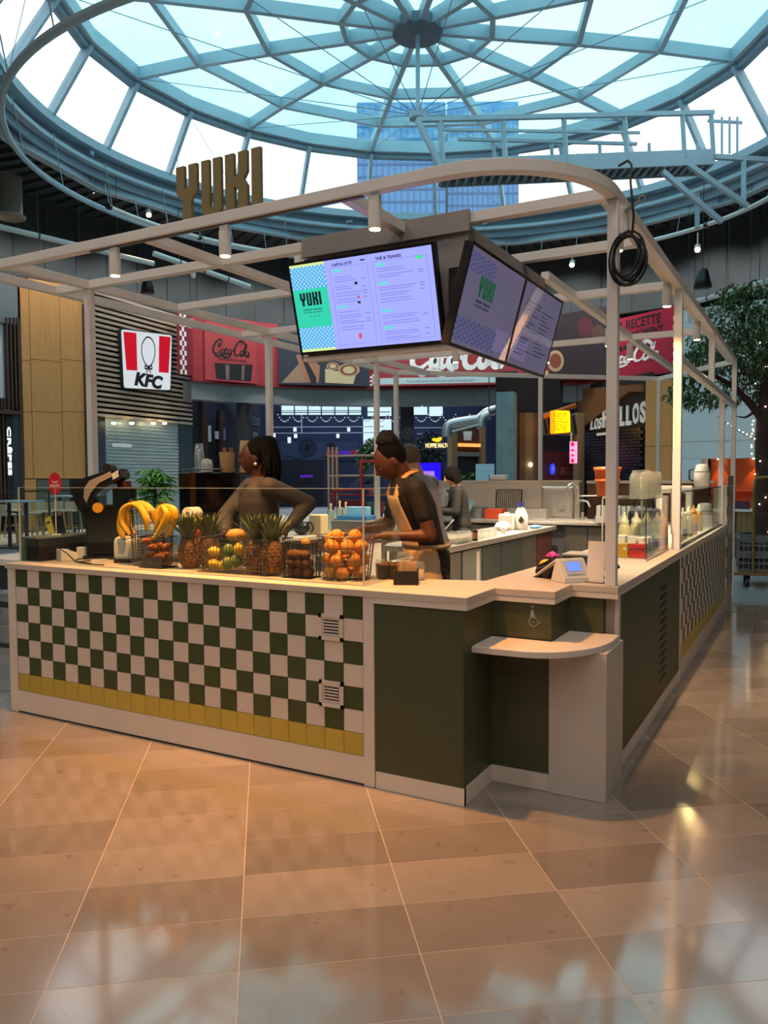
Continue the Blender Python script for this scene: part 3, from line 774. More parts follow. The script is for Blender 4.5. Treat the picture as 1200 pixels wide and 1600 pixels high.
q(.90, .935, .88, .91, 8, 1); q(.46, .48, .70, .73, 5, 1); q(.465, .485, .55, .575, 9, 1); q(.465, .485, .49, .515, 5, 1); q(.44, .462, .10, .16, 9, 1); q(.52, .55, .945, .96, 5, 1)
mb.build('menu_picture', SCM, t)
# two dimmer screens side by side on the right face
S_gr = emis('dim_screen_grey', (128, 120, 142), .85); S_bl = emis('dim_screen_blue', (96, 104, 156), .8); S_gn = emis('dim_screen_green', (40, 120, 70), .7)
S_ink = emis('dim_screen_ink', (52, 54, 76), .6); S_pk = emis('dim_screen_pink', (160, 146, 190), .9)
S_glass = clear('screen_gloss', (235, 235, 240), .14)
Xt, Xb = .50, .36
cols = [at(740, 376, X=Xt), at(824, 440, X=Xt), at(881, 480, X=Xt), at(705, 540, X=Xb), at(786, 567, X=Xb), at(857, 590, X=Xb)]
zt_, zb_ = cols[0].z, cols[3].z
for q_, (lab, i0, i1) in enumerate((('dim menu screen with green logo on the right face, nearer one', 0, 1), ('dim menu screen with price list on the right face, farther one', 1, 2))):
    tl = cols[i0].copy(); tr = cols[i1].copy(); bl = cols[i0+3].copy(); tl.z = tr.z = zt_; bl.z = zb_; bl.y = tl.y = (tl.y+bl.y)/2 if False else tl.y
    bl.y = tl.y
    M, W, H = screen_frame(tl, tr, bl)
    t, b = tv(M, W, H, lab); mb = MB(); y = .0035
    q(0, 1, 0, 1, 0)
    if q_ == 0:
        for i in range(16):
            for j in range(8):
                if (i+j) % 2: q(.0+i*.045, .0+(i+1)*.045, .04+.25*j/8, .04+.25*(j+1)/8, 1, 1)
                if (i+j) % 2 and i < 10: q(i*.045, (i+1)*.045, .76+.2*j/8, .76+.2*(j+1)/8, 1, 1)
        yuki(mb, b+.22*W, b+.48*W, b+.52*H, b+.72*H, y-.002, y, 2)
        mb.text('FRESH FRESH', b+.22*W, b+.46*W, b+.46*H, b+.49*H, y-.002, y, 3, .01); mb.text('FOOD JUICE', b+.22*W, b+.46*W, b+.41*H, b+.44*H, y-.002, y, 3, .01)
    else:
        for r in range(14): q(.1+.02*(r % 3), .1+rnd.uniform(.2, .42), .15+r*.05, .16+r*.05, 3, 1)
        for r in range(12): q(.55, .55+rnd.uniform(.15, .35), .2+r*.05, .21+r*.05, 3, 1)
    for r in range(9): q(.70 if q_ == 0 else .06, .95 if q_ == 0 else .4, .08+r*.028, .092+r*.028, 4, 1)
    mb.build('menu_picture', [S_gr, S_bl, S_gn, S_ink, S_pk], t)
    MB().box(b, W-b, .0008, .0012, b, H-b).build('glass_front', S_glass, t)

# ================================================================== cylinder downlights on the canopy
M_lamp = emis('downlight_glow', (255, 214, 150), 20)
def downlight(x, y, ztop, label, power=90, L=.13, r=.034, ang=96, on=True, tgt=None, rgb=(255, 174, 88)):
    t = thing('downlight', label, 'spotlight', (x, y, ztop))
    MB().cyl((0, 0, -.035), (0, 0, -.035-L), r, n=18).cyl((0, 0, -.035-L), (0, 0, -.035-L-.004), r, r*.86, n=18).build('lamp_body', M_frame, t)
    MB().box(-.03, .03, -.012, .012, -.034, 0).build('bracket', M_white, t)
    if on:
        MB().cyl((0, 0, -.0395-L), (0, 0, -.0415-L), r*.82, n=18).build('bulb', M_lamp, t)
        lamp('SPOT', (0, 0, -.06-L), power, rgb, .03, tgt or (0, 0, -5), ang, .9, t)
    return t
downlight(-1.742, 0, 3.022, 'cream cylinder downlight on the front beam, leftmost of the three', 180)
downlight(-.876, 0, 3.022, 'cream cylinder downlight under the letters on the front beam', 180)
downlight(.087, 0, 3.022, 'cream cylinder downlight on the front beam above the lit menu screen', 180)
downlight(1.05, 1.05, 3.035, 'cream cylinder downlight behind the coiled black cable', 190, tgt=(-.12, 1.2, -1.8), rgb=(255, 214, 170))
downlight(1.05, 2.72, 3.035, 'cream cylinder downlight above the second side post', 70, rgb=(255, 186, 112))
downlight(1.05, 4.4, 3.035, 'cream cylinder downlight on the side beam, hidden end of the run', 200, rgb=(255, 222, 184))
downlight(.26, 4.3, 3.03, 'cream cylinder downlight right of the screens, nearer of two', 170, rgb=(255, 222, 184))
downlight(.26, 5.3, 3.03, 'cream cylinder downlight right of the screens, farther of two', 170, rgb=(255, 222, 184))
downlight(-1.46, 4.55, 3.03, 'small cream downlight below the screen box', 330, rgb=(255, 222, 184))
downlight(-1.5, 3.0, 3.03, 'fill downlight added on the middle beam behind the lit menu screen', 260, rgb=(255, 222, 184))  # lamp added out of sight to brighten the kitchen
downlight(-.6, 5.1, 3.03, 'fill downlight added on the far cross beam behind the dim screens', 520, rgb=(255, 222, 184))  # another added lamp, hidden, to light the back wall
# coiled cable on the corner post
cb = thing('cable_coil', 'black cable coiled and hung on the corner post', 'cable', at(981, 404, Y=.66))
pts = []
rc = random.Random(5)
for lp in range(5):
    rx, rz, ox, oz = .075+rc.uniform(-.012, .012), .115+rc.uniform(-.02, .02), rc.uniform(-.012, .012), rc.uniform(-.02, .015)
    for i in range(20):
        a = 2*pi*i/20+pi/2; pts.append((ox+rx*cos(a), -.006*lp+.004*sin(3*a), oz+rz*sin(a)))
MB().tube(pts, .0065, n=6).build('coil', M_black, cb)
MB().tube([(.02, -.01, .1), (.03, -.012, .2), (.02, -.012, .3), (.01, .0, .38), (.012, .01, .47), (-.01, .03, .5), (-.06, .05, .49)], .0065, n=6).build('tail', M_black, cb)
hk = MB(); ringplate(hk, .0, 0, .012, .02, -.004, .004, n=14); hk.bar((-.015, 0, -.01), (-.085, 0, -.05), .012, .016)
h_ = hk.build('lifting_eye', mat('dull_steel', (150, 152, 150), .4, .6)); h_.location = (1.25, .69, 3.01); tag(h_, 'steel lifting eye on the outer top of the corner post', 'hook')
MB().box(1.135, 1.175, .70, .76, 2.86, 3.0).xf(P3).build('post_bracket', M_frame, cf)

# ================================================================== BACKGROUND: shop fronts round the hall
def gp(px, D):
    p = at(px, 741, D=D); return Vector((p.x, p.y, 0))
class Fa:
    def __init__(s, pa, Da, pb, Db): s.M, s.L = frame(gp(pa, Da), gp(pb, Db))
    def x(s, px, d=0): return hit(s.M, px, 741, d)[0]
    def z(s, px, py, d=0): return hit(s.M, px, py, d)[1]
    def r(s, x0, x1, y0, y1, d=0):
        m = (x0+x1)/2; return s.x(x0, d), s.x(x1, d), s.z(m, y1, d), s.z(m, y0, d)
    def pt(s, px, py, d=0): return hit(s.M, px, py, d)
def stroke(mb, pts, w, y0, y1, m, T_=lambda p: p, taper=True):
    P = smooth(pts); n = len(P); L, R_ = [], []
    for i, p in enumerate(P):
        d = (P[min(i+1, n-1)]-P[max(i-1, 0)]).normalized(); k = w*((.45+.55*sin(pi*i/(n-1))) if taper else 1)/2
        L.append(T_(p+Vector((-d.y, d.x))*k)); R_.append(T_(p-Vector((-d.y, d.x))*k))
    vs = [(q[0], y0, q[1]) for q in L+R_]
    mb.add(vs, [(i, i+1, n+i+1, n+i) for i in range(n-1)], m)
def script(mb, x0, x1, z0, z1, y, m, w=.26):
    T_ = lambda p: (x0+(x1-x0)*(p[0]+.18*p[1]-.2)/8.6, z0+(z1-z0)*p[1]/3.0)
    o = lambda cx, cz, r=.36: [(cx+r*cos(a), cz+r*1.15*sin(a)) for a in [pi/2+i*pi/4 for i in range(9)]]
    S = [[(1.9, 1.9), (2.0, 2.5), (1.5, 2.8), (.7, 2.3), (.3, 1.4), (.45, .7), (1.1, .5), (1.8, .95)], [(1.9, 1.9), (1.5, 1.7), (1.45, 2.1), (1.75, 2.2)],
         o(2.35, .95), [(3.4, 1.3), (3.0, 1.4), (2.85, .95), (3.05, .55), (3.5, .75)], o(3.9, .95), [(4.28, 1.35), (4.25, .6), (4.5, .6)], [(4.5, 1.25), (4.95, 1.3)],
         [(6.3, 2.2), (6.2, 2.75), (5.7, 2.75), (5.15, 2.0), (4.95, 1.2), (5.2, .6), (5.8, .5), (6.3, .95)], [(5.6, 2.8), (6.2, 3.0), (6.9, 2.7), (7.3, 2.3), (7.7, 2.6)],
         o(6.65, .95), [(7.1, .55), (7.05, 1.4), (7.35, 2.3), (7.5, 1.9), (7.25, 1.1), (7.35, .6)], o(7.85, .95), [(8.22, 1.35), (8.2, .6), (8.5, .65)], [(.5, .7), (1.2, .1), (2.2, .3), (3.2, .05), (4.2, .2)]]
    for s_ in S: stroke(mb, s_, w, y, y, m, T_)
M_shut = mat('shutter_grey', (170, 188, 190), .4, .3, var=.04)
M_red = mat('banner_red', (150, 42, 50), .6, var=.04); M_redd = mat('deep_red', (122, 28, 40), .6)
M_slat = mat('brown_slat', (172, 152, 130), .55, island=.08)
M_slate = mat('slate_panel', (44, 58, 66), .5); M_ink = mat('print_black', (22, 20, 22), .6); M_lt = mat('sign_white', (232, 234, 234), .5)
M_blackbrick = mat('black_brick', (28, 36, 48), .35, island=.3)

# --- crepe shop at far left
F = Fa(-70, 21.6, 38, 23.2)
t = thing('shop_front', 'dark slatted shop front with a vertical white sign at the far left', 'shop', M=F.M)
def pb(F, t, name, m, x0, x1, y0, y1, d0=0.0, d1=.1, bevel=0):
    a, b, c, d = F.r(x0, x1, y0, y1, d0); return MB().box(a, b, d0, d1, c, d).build(name, m, t, bevel)
pb(F, t, 'upper_panel', M_fascia, -70, 35, 425, 501, 0, .5); pb(F, t, 'white_panel', M_wallw, -70, 17, 501, 640, .12, .5)
pb(F, t, 'shop_back', M_matblk, -70, 38, 500, 830, .5, .6); pb(F, t, 'ledge', M_walnut, -70, 38, 639, 645, -.15, .5)
for x in (-30, -12, 0, 16, 22, 28, 34): pb(F, t, 'upright_slat', M_walnut, x, x+2.6, 575 if x < 10 else 497, 640, -.05, .1)
for x in (5, 10): pb(F, t, 'upright_slat', M_walnut, x, x+2.4, 622, 640, -.05, .1)
for x in (-50, -40, -30, -20, -10, 0, 6): pb(F, t, 'lower_slat', M_walnut, x, x+3, 645, 800, -.05, .1)
pb(F, t, 'sign_board', M_matblk, 11, 22, 645, 790, -.02, .2); pb(F, t, 'slate_panel', M_slate, 22, 37, 647, 800, -.02, .2)
a, b, c, d = F.r(13.2, 20.2, 667, 743, -.04)
MB().text('CR\u00caPES', a, b, c, d, -.05, -.02, 0, .02, turn=True).build('sign_letters', emis('sign_glow_white', (240, 244, 248), 1.0), t)

# --- oak pier
F = Fa(38, 23.2, 147, 24.8)
t = thing('oak_pier', 'tall pale oak clad pier left of the slatted chicken shop front', 'pier', M=F.M)
MB().box(.02, F.L-.02, .05, .3, .0, 7.55).build('core', M_walnut, t)
for x0, x1 in ((38, 52), (52, 99), (99, 147)):
    for y0, y1 in ((440, 564), (564, 644), (644, 748)):
        a, b, c, d = F.r(x0, x1, y0, y1); MB().box(a+.008, b-.008, -.02, .05, c+.008, d-.008).build('oak_panel', M_oak, t)
pb(F, t, 'oak_panel', M_oak, 38, 56, 749, 830, -.02, .05); pb(F, t, 'menu_board', mat('menu_green', (96, 100, 88), .6), 57, 108, 749, 800, .0, .05); pb(F, t, 'dark_niche', M_matblk, 108, 147, 749, 830, .0, .05)
pb(F, t, 'edge_trim', M_walnut, 33, 38, 500, 830, -.05, .4)

# --- chicken shop: slatted fascia, sign, roller shutter
F = Fa(147, 24.6, 302, 29.4)
t = thing('slatted_shop_front', 'shop front with horizontal brown slats over a closed roller shutter', 'shop', M=F.M)
MB().box(.02, F.L-.02, .12, .3, 0, 7.55).build('backing', M_matblk, t)
pb(F, t, 'frame_post', M_slate, 144, 151, 476, 830, -.05, .2)
zb, ztop = F.z(225, 657), F.z(225, 474)
ns = 24
sl = MB().box(F.x(151), F.x(301), -.04, .1, 0, (ztop-zb)/ns*.52).mesh('slat', M_slat)
for i in range(ns): share(sl, 'slat', t, loc=(0, 0, zb+(ztop-zb)*i/ns))
pb(F, t, 'door_jamb', M_slate, 151, 165, 658, 830, -.02, .2); pb(F, t, 'door_jamb', M_slate, 283, 302, 658, 830, -.02, .2)
a, b, c, d = F.r(165, 283, 656, 836, .1); nsh = 34; hh = (d-c)/nsh
shm = MB().box(a, b, .06, .1, 0, hh*.5).box(a, b, .085, .1, hh*.5, hh).mesh('shutter_slat', M_shut)
for i in range(nsh): share(shm, 'shutter_slat', t, loc=(0, 0, c+hh*i))
pb(F, t, 'sticker', M_wallw, 177, 207, 693, 699, .04, .06)
for x in (170, 198, 232, 250):
    x0_, z0_ = F.pt(x, 663, .0); MB().cyl((x0_, -.2, z0_+.06), (x0_, -.2, z0_), .07, n=10).build('small_lamp', M_bulb, t)
def rrect(pts, r=.06, n=5):
    out = []
    for i, p in enumerate(pts):
        p = Vector(p); a = (Vector(pts[i-1])-p).normalized(); b = (Vector(pts[(i+1) % len(pts)])-p).normalized()
        for k in range(n+1):
            u = k/n; out.append(tuple((p+a*r).lerp(p, u).lerp(p.lerp(p+b*r, u), u)))
    return out
s = thing('bucket_sign', 'white and red tapered light box sign with black capital letters', 'sign', M=F.M)
c4 = [F.pt(190, 514.5, -.16), F.pt(268.5, 524, -.16), F.pt(266, 609.5, -.16), F.pt(194.5, 606, -.16)]
def ip(u, v): # u right, v up inside the sign
    top = Vector(c4[0]).lerp(Vector(c4[1]), u); bot = Vector(c4[3]).lerp(Vector(c4[2]), u); return tuple(bot.lerp(top, v))
MB().plate(rrect([ip(-.025, 1.02), ip(1.025, 1.02), ip(1.02, -.02), ip(-.02, -.02)], .12), -.14, -.045).build('sign_case', M_ink, s)
MB().plate(rrect([ip(0, 1), ip(1, 1), ip(1, 0), ip(0, 0)], .1), -.16, -.13).build('sign_face', emis('lightbox_white', (214, 222, 226), .75), s)
E_sr = emis('lightbox_red', (196, 24, 44), .8)
MB().plate(rrect([ip(.03, .965), ip(.27, .965), ip(.27, .31), ip(.055, .31)], .03), -.17, -.15).build('red_panel', E_sr, s)
MB().plate(rrect([ip(.73, .965), ip(.97, .965), ip(.945, .31), ip(.73, .31)], .03), -.17, -.15).build('red_panel', E_sr, s)
a, b = ip(.2, .05), ip(.82, .24)
MB().text('KFC', a[0], b[0], a[1], b[1], -.175, -.15, 0, .05, .25).build('letters', M_ink, s)
mb = MB(); W_ = lambda p: ip(.5+p[0]*.17, .64+p[1]*.27)                    # a plain bust outline with a ribbon tie
stroke(mb, [(-.75, .55), (-.8, 0), (-.6, -.5), (-.2, -.85), (.2, -.85), (.6, -.5), (.8, 0), (.75, .5), (.4, .92), (-.2, 1.0), (-.75, .55)], .10, -.176, -.176, 0, W_, False)
for dx in (-1, 1): stroke(mb, [(0, -.95), (.35*dx, -.82), (.4*dx, -1.05), (0, -.98)], .12, -.176, -.176, 0, W_, False); stroke(mb, [(0, -1), (.12*dx, -1.15), (.3*dx, -1.3)], .10, -.176, -.176, 0, W_, False)
mb.build('bust_outline', M_ink, s)

# --- red banner running round the hall above the openings
def seg(pa, Da, pb_, Db): return Fa(pa, Da, pb_, Db)
ZB0, ZB1 = 5.12, 7.5
bn = thing('wall_banner', None, None, (0, 0, 0)); bn['kind'] = 'structure'; bn.name = 'trim_1'
knots = [(303, 28.4), (365, 29.7), (430, 30.6), (500, 31.2), (577, 31.6), (660, 31.7), (740, 31.5), (820, 31.0), (900, 30.2), (958, 28.9)]
mb, fb, lb = MB(), MB(), MB()
for (pa, Da), (p2, Db) in zip(knots, knots[1:]):
    A, B = gp(pa, Da), gp(p2, Db); d = (B-A).normalized(); n_ = Vector((-d.y, d.x, 0))
    for m_, z0, z1, t0, t1 in ((mb, ZB0, ZB1, 0, .12), (fb, 4.42, ZB0-.06, .05, .6), (lb, ZB0-.07, ZB0, -.06, .12)):
        vs = [p+Vector((0, 0, z)) for z in (z0, z1) for p in (A+n_*t0, B+n_*t0, B+n_*t1, A+n_*t1)]
        m_.add(vs, [(0, 3, 2, 1), (4, 5, 6, 7), (0, 1, 5, 4), (1, 2, 6, 5), (2, 3, 7, 6), (3, 0, 4, 7)])
mb.build('banner_cloth', M_red, bn); fb.build('fascia_beam', M_fascia, bn); lb.build('red_edge', M_redd, bn)
F = Fa(283, 27.9, 303, 28.4)
b_ = thing('checked_strip', 'narrow red and white checked strip at the left end of the red banner', 'banner', M=F.M)
z0, z1 = F.z(293, 586), F.z(293, 482); MB().box(F.x(282.5), F.x(304), -.02, .08, z0, z1).build('red_ground', M_redd, b_)
for i in range(3):
    for j in range(14):
        if (i+j) % 2 == 0:
            a, b = F.x(284)+(F.x(294)-F.x(284))*i/3*1.0, F.x(284)+(F.x(294)-F.x(284))*(i+1)/3
            MB().box(a, b, -.028, -.02, z0+(z1-z0)*j/14, z0+(z1-z0)*(j+1)/14).build('check', M_lt, b_)
# posters on the banner
def poster(pa, Da, p2, Db, label, cat='poster'):
    F = Fa(pa, Da, p2, Db); return F, thing('banner_poster', label, cat, M=F.M)
F, t = poster(322, 28.78, 402, 30.18, 'red cola poster with a bottle neck and black script, left part of the banner')
MB().box(F.x(322), F.x(402), -.06, -.02, ZB0+.02, ZB1).build('sheet', mat('poster_red', (164, 58, 62), .55), t)
mb = MB(); a, b, c, d = F.r(334, 394, 531, 560, -.065); script(mb, a, b, c, d, -.065, 0, .4)
a, b, c, d = F.r(344, 388, 561, 565, -.065); mb.text('SANS SUCRES', a, b, c, d, -.066, -.06, 0, .01)
P_ = F.pt; mb.plate([P_(335, 567, -.06), P_(395, 570, -.06), P_(392, 596, -.06), P_(338, 592, -.06)], -.064, -.06, 0)
mb.plate([P_(352, 570, -.06), P_(358, 570, -.06), P_(358, 593, -.06), P_(353, 593, -.06)], -.067, -.06, 1); mb.plate([P_(378, 571, -.06), P_(382, 571, -.06), P_(381, 594, -.06), P_(377, 594, -.06)], -.067, -.06, 1)
mb.build('print', [M_ink, mat('print_grey', (120, 96, 96), .6)], t)
F, t = poster(437, 30.6, 577, 31.5, 'dark photo poster of a person and pizza plates on the red banner')
MB().box(F.x(437), F.x(577), -.06, .0, ZB0+.05, ZB1).build('sheet', mat('photo_navy', (38, 46, 60), .6), t)
mb = MB(); P_ = lambda x, y: F.pt(x, y, -.065)
mb.plate([P_(440, 598), P_(470, 565), P_(492, 560), P_(497, 598)], -.064, -.06, 0); mb.plate([P_(462, 555), P_(478, 552), P_(500, 572), P_(498, 598), P_(478, 597)], -.068, -.06, 1)
mb.plate([P_(470, 556), P_(474, 553), P_(494, 590), P_(494, 598), P_(486, 598)], -.07, -.06, 2)
mb.plate([P_(508, 576), P_(556, 586), P_(552, 600), P_(508, 598)], -.064, -.06, 3)
for cx_, cy_, rx in ((545, 578, 17), (520, 572, 10)):
    for rr, m_ in ((1, 4), (.8, 5), (.55, 3)): mb.plate([P_(cx_+rx*rr*cos(a), cy_+rx*.62*rr*sin(a)) for a in [i*pi/9 for i in range(18)]], -.066-.002*(1-rr), -.06, m_)
_pp = mb.build('print', [mat('photo_sand', (150, 122, 96), .6), mat('photo_skin', (156, 108, 80), .6), mat('photo_ink', (26, 30, 40), .6), mat('photo_cream', (196, 182, 140), .6), mat('photo_plate', (176, 150, 116), .6), mat('photo_sauce', (120, 62, 44), .6)], t)
F, t = poster(588, 31.55, 822, 30.95, 'red cola poster with white script behind the hanging screens')
MB().box(F.x(588), F.x(822), -.10, -.02, ZB0+.05, ZB1).build('sheet', mat('poster_red2', (150, 40, 48), .55), t)
mb = MB(); a, b, c, d = F.r(640, 790, 520, 585, -.11); script(mb, a, b, c, d, -.11, 0, .5)
P_ = lambda x, y: F.pt(x, y, -.105)
mb.plate([P_(676, 520), P_(690, 520), P_(692, 578), P_(674, 578)], -.104, -.1, 1); mb.plate([P_(700, 520), P_(716, 520), P_(716, 577), P_(700, 577)], -.104, -.1, 1)
mb.plate([P_(594, 591), P_(796, 587), P_(796, 597), P_(594, 601)], -.106, -.1, 2)
a, b, c, d = F.r(636, 742, 593, 597.5, -.108); mb.text('Pour votre sant\u00e9, pratiquez une activit\u00e9 physique r\u00e9guli\u00e8re. www.mangerbouger.fr', a, b, c, d, -.108, -.105, 1)
for px in (578, 582, 798, 802):
    for j in range(6): 
        if (j+int(px/4)) % 2: mb.plate([P_(px, 585+3*j), P_(px+4, 585+3*j), P_(px+4, 588+3*j), P_(px, 588+3*j)], -.106, -.1, 0)
mb.build('print', [M_lt, M_ink, mat('strip_blue', (176, 204, 208), .6)], t)['kind'] = 'stuff'
F, t = poster(862, 30.6, 958, 28.6, 'dark photo poster of plates of food behind the far beam, right of the screens')
MB().box(F.x(862), F.x(957), -.12, -.02, ZB0+.1, F.z(910, 486)).build('sheet', mat('photo_dark', (44, 34, 40), .6), t)
mb = MB(); P_ = lambda x, y: F.pt(x, y, -.125)
for cx_, cy_, rx, m_ in ((868, 564, 13, 0), (868, 564, 9, 1), (915, 512, 12, 2), (935, 520, 10, 4)):
    mb.plate([P_(cx_+rx*cos(a), cy_+rx*1.3*sin(a)) for a in [i*pi/9 for i in range(18)]], -.124-.001*m_, -.12, m_)
mb.build('print', [MATS['photo_plate'], MATS['photo_sauce'], mat('photo_wine', (84, 34, 44), .6), MATS['photo_skin'], mat('photo_brown', (84, 60, 48), .6)], t)['kind'] = 'stuff'
F, t = poster(957, 28.7, 1053, 26.3, 'red poster with dark capitals and white script, right end of the banner')
MB().box(F.x(957), F.x(1053), -.05, .05, F.z(1005, 588), F.z(1005, 490)).build('sheet', mat('poster_crimson', (168, 30, 60), .55), t)
mb = MB()
for s_, x0, x1, y0, y1 in (('LA RECETTE', 958, 1030, 497, 512), ("D'UN MOMENT", 958, 1034, 515, 528), ('MAGIQUE', 962, 1018, 537, 547)):
    a, b, c, d = F.r(x0, x1, y0, y1, -.055); mb.text(s_, a, b, c, d, -.058, -.05, 1, .015)
a, b, c, d = F.r(938, 1030, 537, 571, -.06); script(mb, a, b, c, d, -.062, 0, .42)
for j in range(14): 
    if j % 2: a, b, c, d = F.r(1049, 1053, 487+7*j, 494+7*j, -.055); mb.box(a, b, -.058, -.05, c, d, 2)
mb.build('print', [M_lt, M_ink, MATS['photo_cream']], t)['kind'] = 'stuff'

# --- right side: timber wall, shop with black brick shutter, oak piers, white wall, orange niches
F = Fa(905, 30.2, 1009, 26.2)
t = thing('brick_shop_front', 'black brick shop front with large white lettering below the red poster', 'shop', M=F.M)
MB().box(.02, F.L-.02, .15, .3, 0, 5.0).build('backing', M_matblk, t)
mb = MB(); P_ = lambda x, y: F.pt(x, y, .1)
mb.plate([P_(905, 608), P_(1007, 600), P_(1007, 612), P_(985, 612), P_(912, 668), P_(905, 668)], .02, .15); mb.build('timber_fascia', mat('brown_timber', (104, 72, 42), .6, var=.1, scale=6), t)
a, b, c, d = F.r(914, 1007, 672, 835, .12)
bw, bh = (b-a)/12, (d-c)/34; br = MB().box(.012, bw-.012, .06, .14, .012, bh-.012).mesh('brick', M_blackbrick)
for r in range(34):
    for c_ in range(12):
        if c_ == 11 and r % 2: continue
        if r*12+c_ >= 408: continue
        if r < 14: continue
        share(br, 'brick', t, loc=(a+c_*bw+(bw/2 if r % 2 else 0), 0, c+r*bh))
mb = MB(); a, b, c, d = F.r(919, 937, 645, 671, -.02); mb.text('Los', a, b, c, d, .04, .1, 0, .0, .35)
for s_, x0, x1, y0, y1 in (('P', 938, 948.5, 638, 668), ('O', 951.5, 962, 636, 666.5), ('L', 965, 972.5, 634.5, 665.5), ('L', 975, 983, 633, 664.5), ('O', 985, 994.5, 630, 662.5), ('S', 996.5, 1006, 627, 661)):
    a, b, c, d = F.r(x0, x1, y0, y1, -.02); mb.text(s_, a, b, c, d, .04, .1, 0, .035)
a, b, c, d = F.r(932, 952, 676, 680, .05); mb.box(a, b, .04, .06, c, d)
mb.build('lettering', mat('sign_letter_white', (214, 220, 224), .5), t)
F = Fa(1007, 26.2, 1068, 25.2)
t = thing('oak_pier', 'pale oak pier behind the side posts, right of the brick shop front', 'pier', M=F.M)
MB().box(.02, F.L-.02, .04, .3, 0, F.z(1030, 588)).build('core', M_walnut, t)
for x0, x1 in ((1008, 1029), (1029, 1050)):
    for y0, y1 in ((590, 697), (697, 830)):
        a, b, c, d = F.r(x0, x1, y0, y1); MB().box(a+.008, b-.008, -.03, .04, c+.008, d-.008).build('oak_panel', M_oak, t)
a, b, c, d = F.r(1053, 1068, 470, 590); MB().box(a, b, -.03, .04, c, d).build('brown_panel', mat('ochre_panel', (120, 76, 34), .6), t)
F = Fa(1062, 24.0, 1290, 21.5)
t = thing('wall_right', None, None, M=F.M); t.name = 'wall_side'; t['kind'] = 'structure'
zs = F.z(1130, 687); zn = F.z(1130, 716)
pb(F, t, 'white_upper', M_wallw, 1062, 1290, 470, 688, 0, .3); 
a, b = F.x(1062), F.x(1290)
MB().box(a, b, .0, .6, zn, F.z(1130, 688)).build('white_band', M_wallw, t)
pb(F, t, 'white_pier', M_wallw, 1064, 1096, 716, 840, 0, .6)
M_or = mat('orange_veneer', (176, 74, 26), .5, var=.06, scale=4, stretch=(3, 3, .3))
MB().box(F.x(1096), b, .9, 1.0, 0, zn+.1).build('niche_back', M_or, t)
MB().box(F.x(1096), b, .55, .95, zn, zn+.05).build('niche_soffit', M_wallw, t)
for px in (1112, 1168, 1230):
    x0 = F.x(px); sp = F.M @ Vector((x0, .72, zn-.04)); MB().cyl((x0, .72, zn), (x0, .72, zn-.03), .06, n=10).build('recessed_lamp', M_bulb, t)
    lamp('SPOT', sp, 45, (255, 190, 120), .04, sp+Vector((0, 0, -2)), 75, .6)
# counter with wooden slats in front of the niches
F = Fa(1140, 19.0, 1290, 17.5)
t = thing('slatted_bar', 'bar counter clad in upright wooden slats below the orange niches', 'counter', M=F.M)
zt1 = F.z(1180, 796); MB().box(F.x(1142), F.x(1290), -.06, .5, zt1-.06, zt1).build('bar_top', M_white, t)
MB().box(F.x(1144), F.x(1290), .04, .4, 0, zt1-.06).build('bar_body', M_walnut, t)
w_ = (F.x(1290)-F.x(1150))/44; slm = MB().box(0, w_*.8, 0, .05, .1, zt1-.07).mesh('slat', mat('bar_slat', (150, 116, 76), .55, island=.2))
for i in range(44): share(slm, 'slat', t, loc=(F.x(1152)+i*w_, 0, 0))
pb(F, t, 'purple_screen', mat('purple_panel', (92, 50, 72), .4), 1140, 1172, 783, 796, -.02, .02); pb(F, t, 'glass_guard', clear('pink_guard', (236, 200, 190), .08), 1140, 1176, 768, 783, -.03, -.01)

# --- middle: inside the opening
def wallpiece(name, label, pa, Da, p2, Db, y0, y1, m, cat, depth=.3):
    F = Fa(pa, Da, p2, Db); t = thing(name, label, cat, M=F.M); z0 = max(0, F.z((pa+p2)/2, y1)); MB().box(0, F.L, 0, depth, z0, F.z((pa+p2)/2, y0)).build('body', m, t, .01); return F, t
F, t = wallpiece('concrete_column', 'square grey concrete column standing behind the back wall', 775, 26.5, 803, 26.3, 612, 830, mat('concrete', (128, 146, 146), .8, var=.12, scale=3), 'column', .55)
MB().box(-.08, F.L+.08, -.1, .3, 5.0, 5.06).build('cap_lamp', M_dark, t)
F = Fa(806, 27.5, 908, 29.6)
t = thing('korean_shop_front', 'dark shop with wooden uprights, a yellow light box and small neon signs', 'shop', M=F.M)
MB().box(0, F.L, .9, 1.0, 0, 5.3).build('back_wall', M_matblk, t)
M_timb = MATS['brown_timber']; M_odark = mat('grey_oak', (126, 108, 80), .6, var=.08, scale=6)
for x0, x1, m_ in ((806, 812, M_matblk), (811, 821, M_timb), (821, 833, M_odark), (833, 839, M_timb), (902, 913, M_odark)): pb(F, t, 'upright', m_, x0, x1, 645, 832, 0, .2)
pb(F, t, 'header', mat('dull_metal', (98, 96, 92), .5, .3), 846, 902, 645, 680, .1, .3)
pb(F, t, 'red_wall', mat('red_brick_wall', (84, 34, 40), .7, var=.3, scale=14), 848, 901, 706, 832, .85, .9)
for x in (850, 857, 866, 896): 
    p0 = F.pt(x, 650, .05); p1 = F.pt(x+5, 678, .05); MB().bar((p0[0], .05, p0[1]), (p1[0], .05, p1[1]), .05, .05).build('strut', M_black, t)
p0, p1 = F.pt(846, 652, -.3), F.pt(898, 634, -.3); MB().cyl((p0[0], -.3, p0[1]), (p1[0], -.3, p1[1]), .1, n=10).build('duct', mat('copper_duct', (170, 110, 60), .35, .8), t)
p0 = F.pt(829, 726, -.02); MB().ell((p0[0], -.02, p0[1]), .07, 10, 6).build('wall_lamp', M_bulb, t)
s = thing('yellow_light_box', 'glowing yellow light box sign hung in front of the dark shop', 'sign', M=F.M)
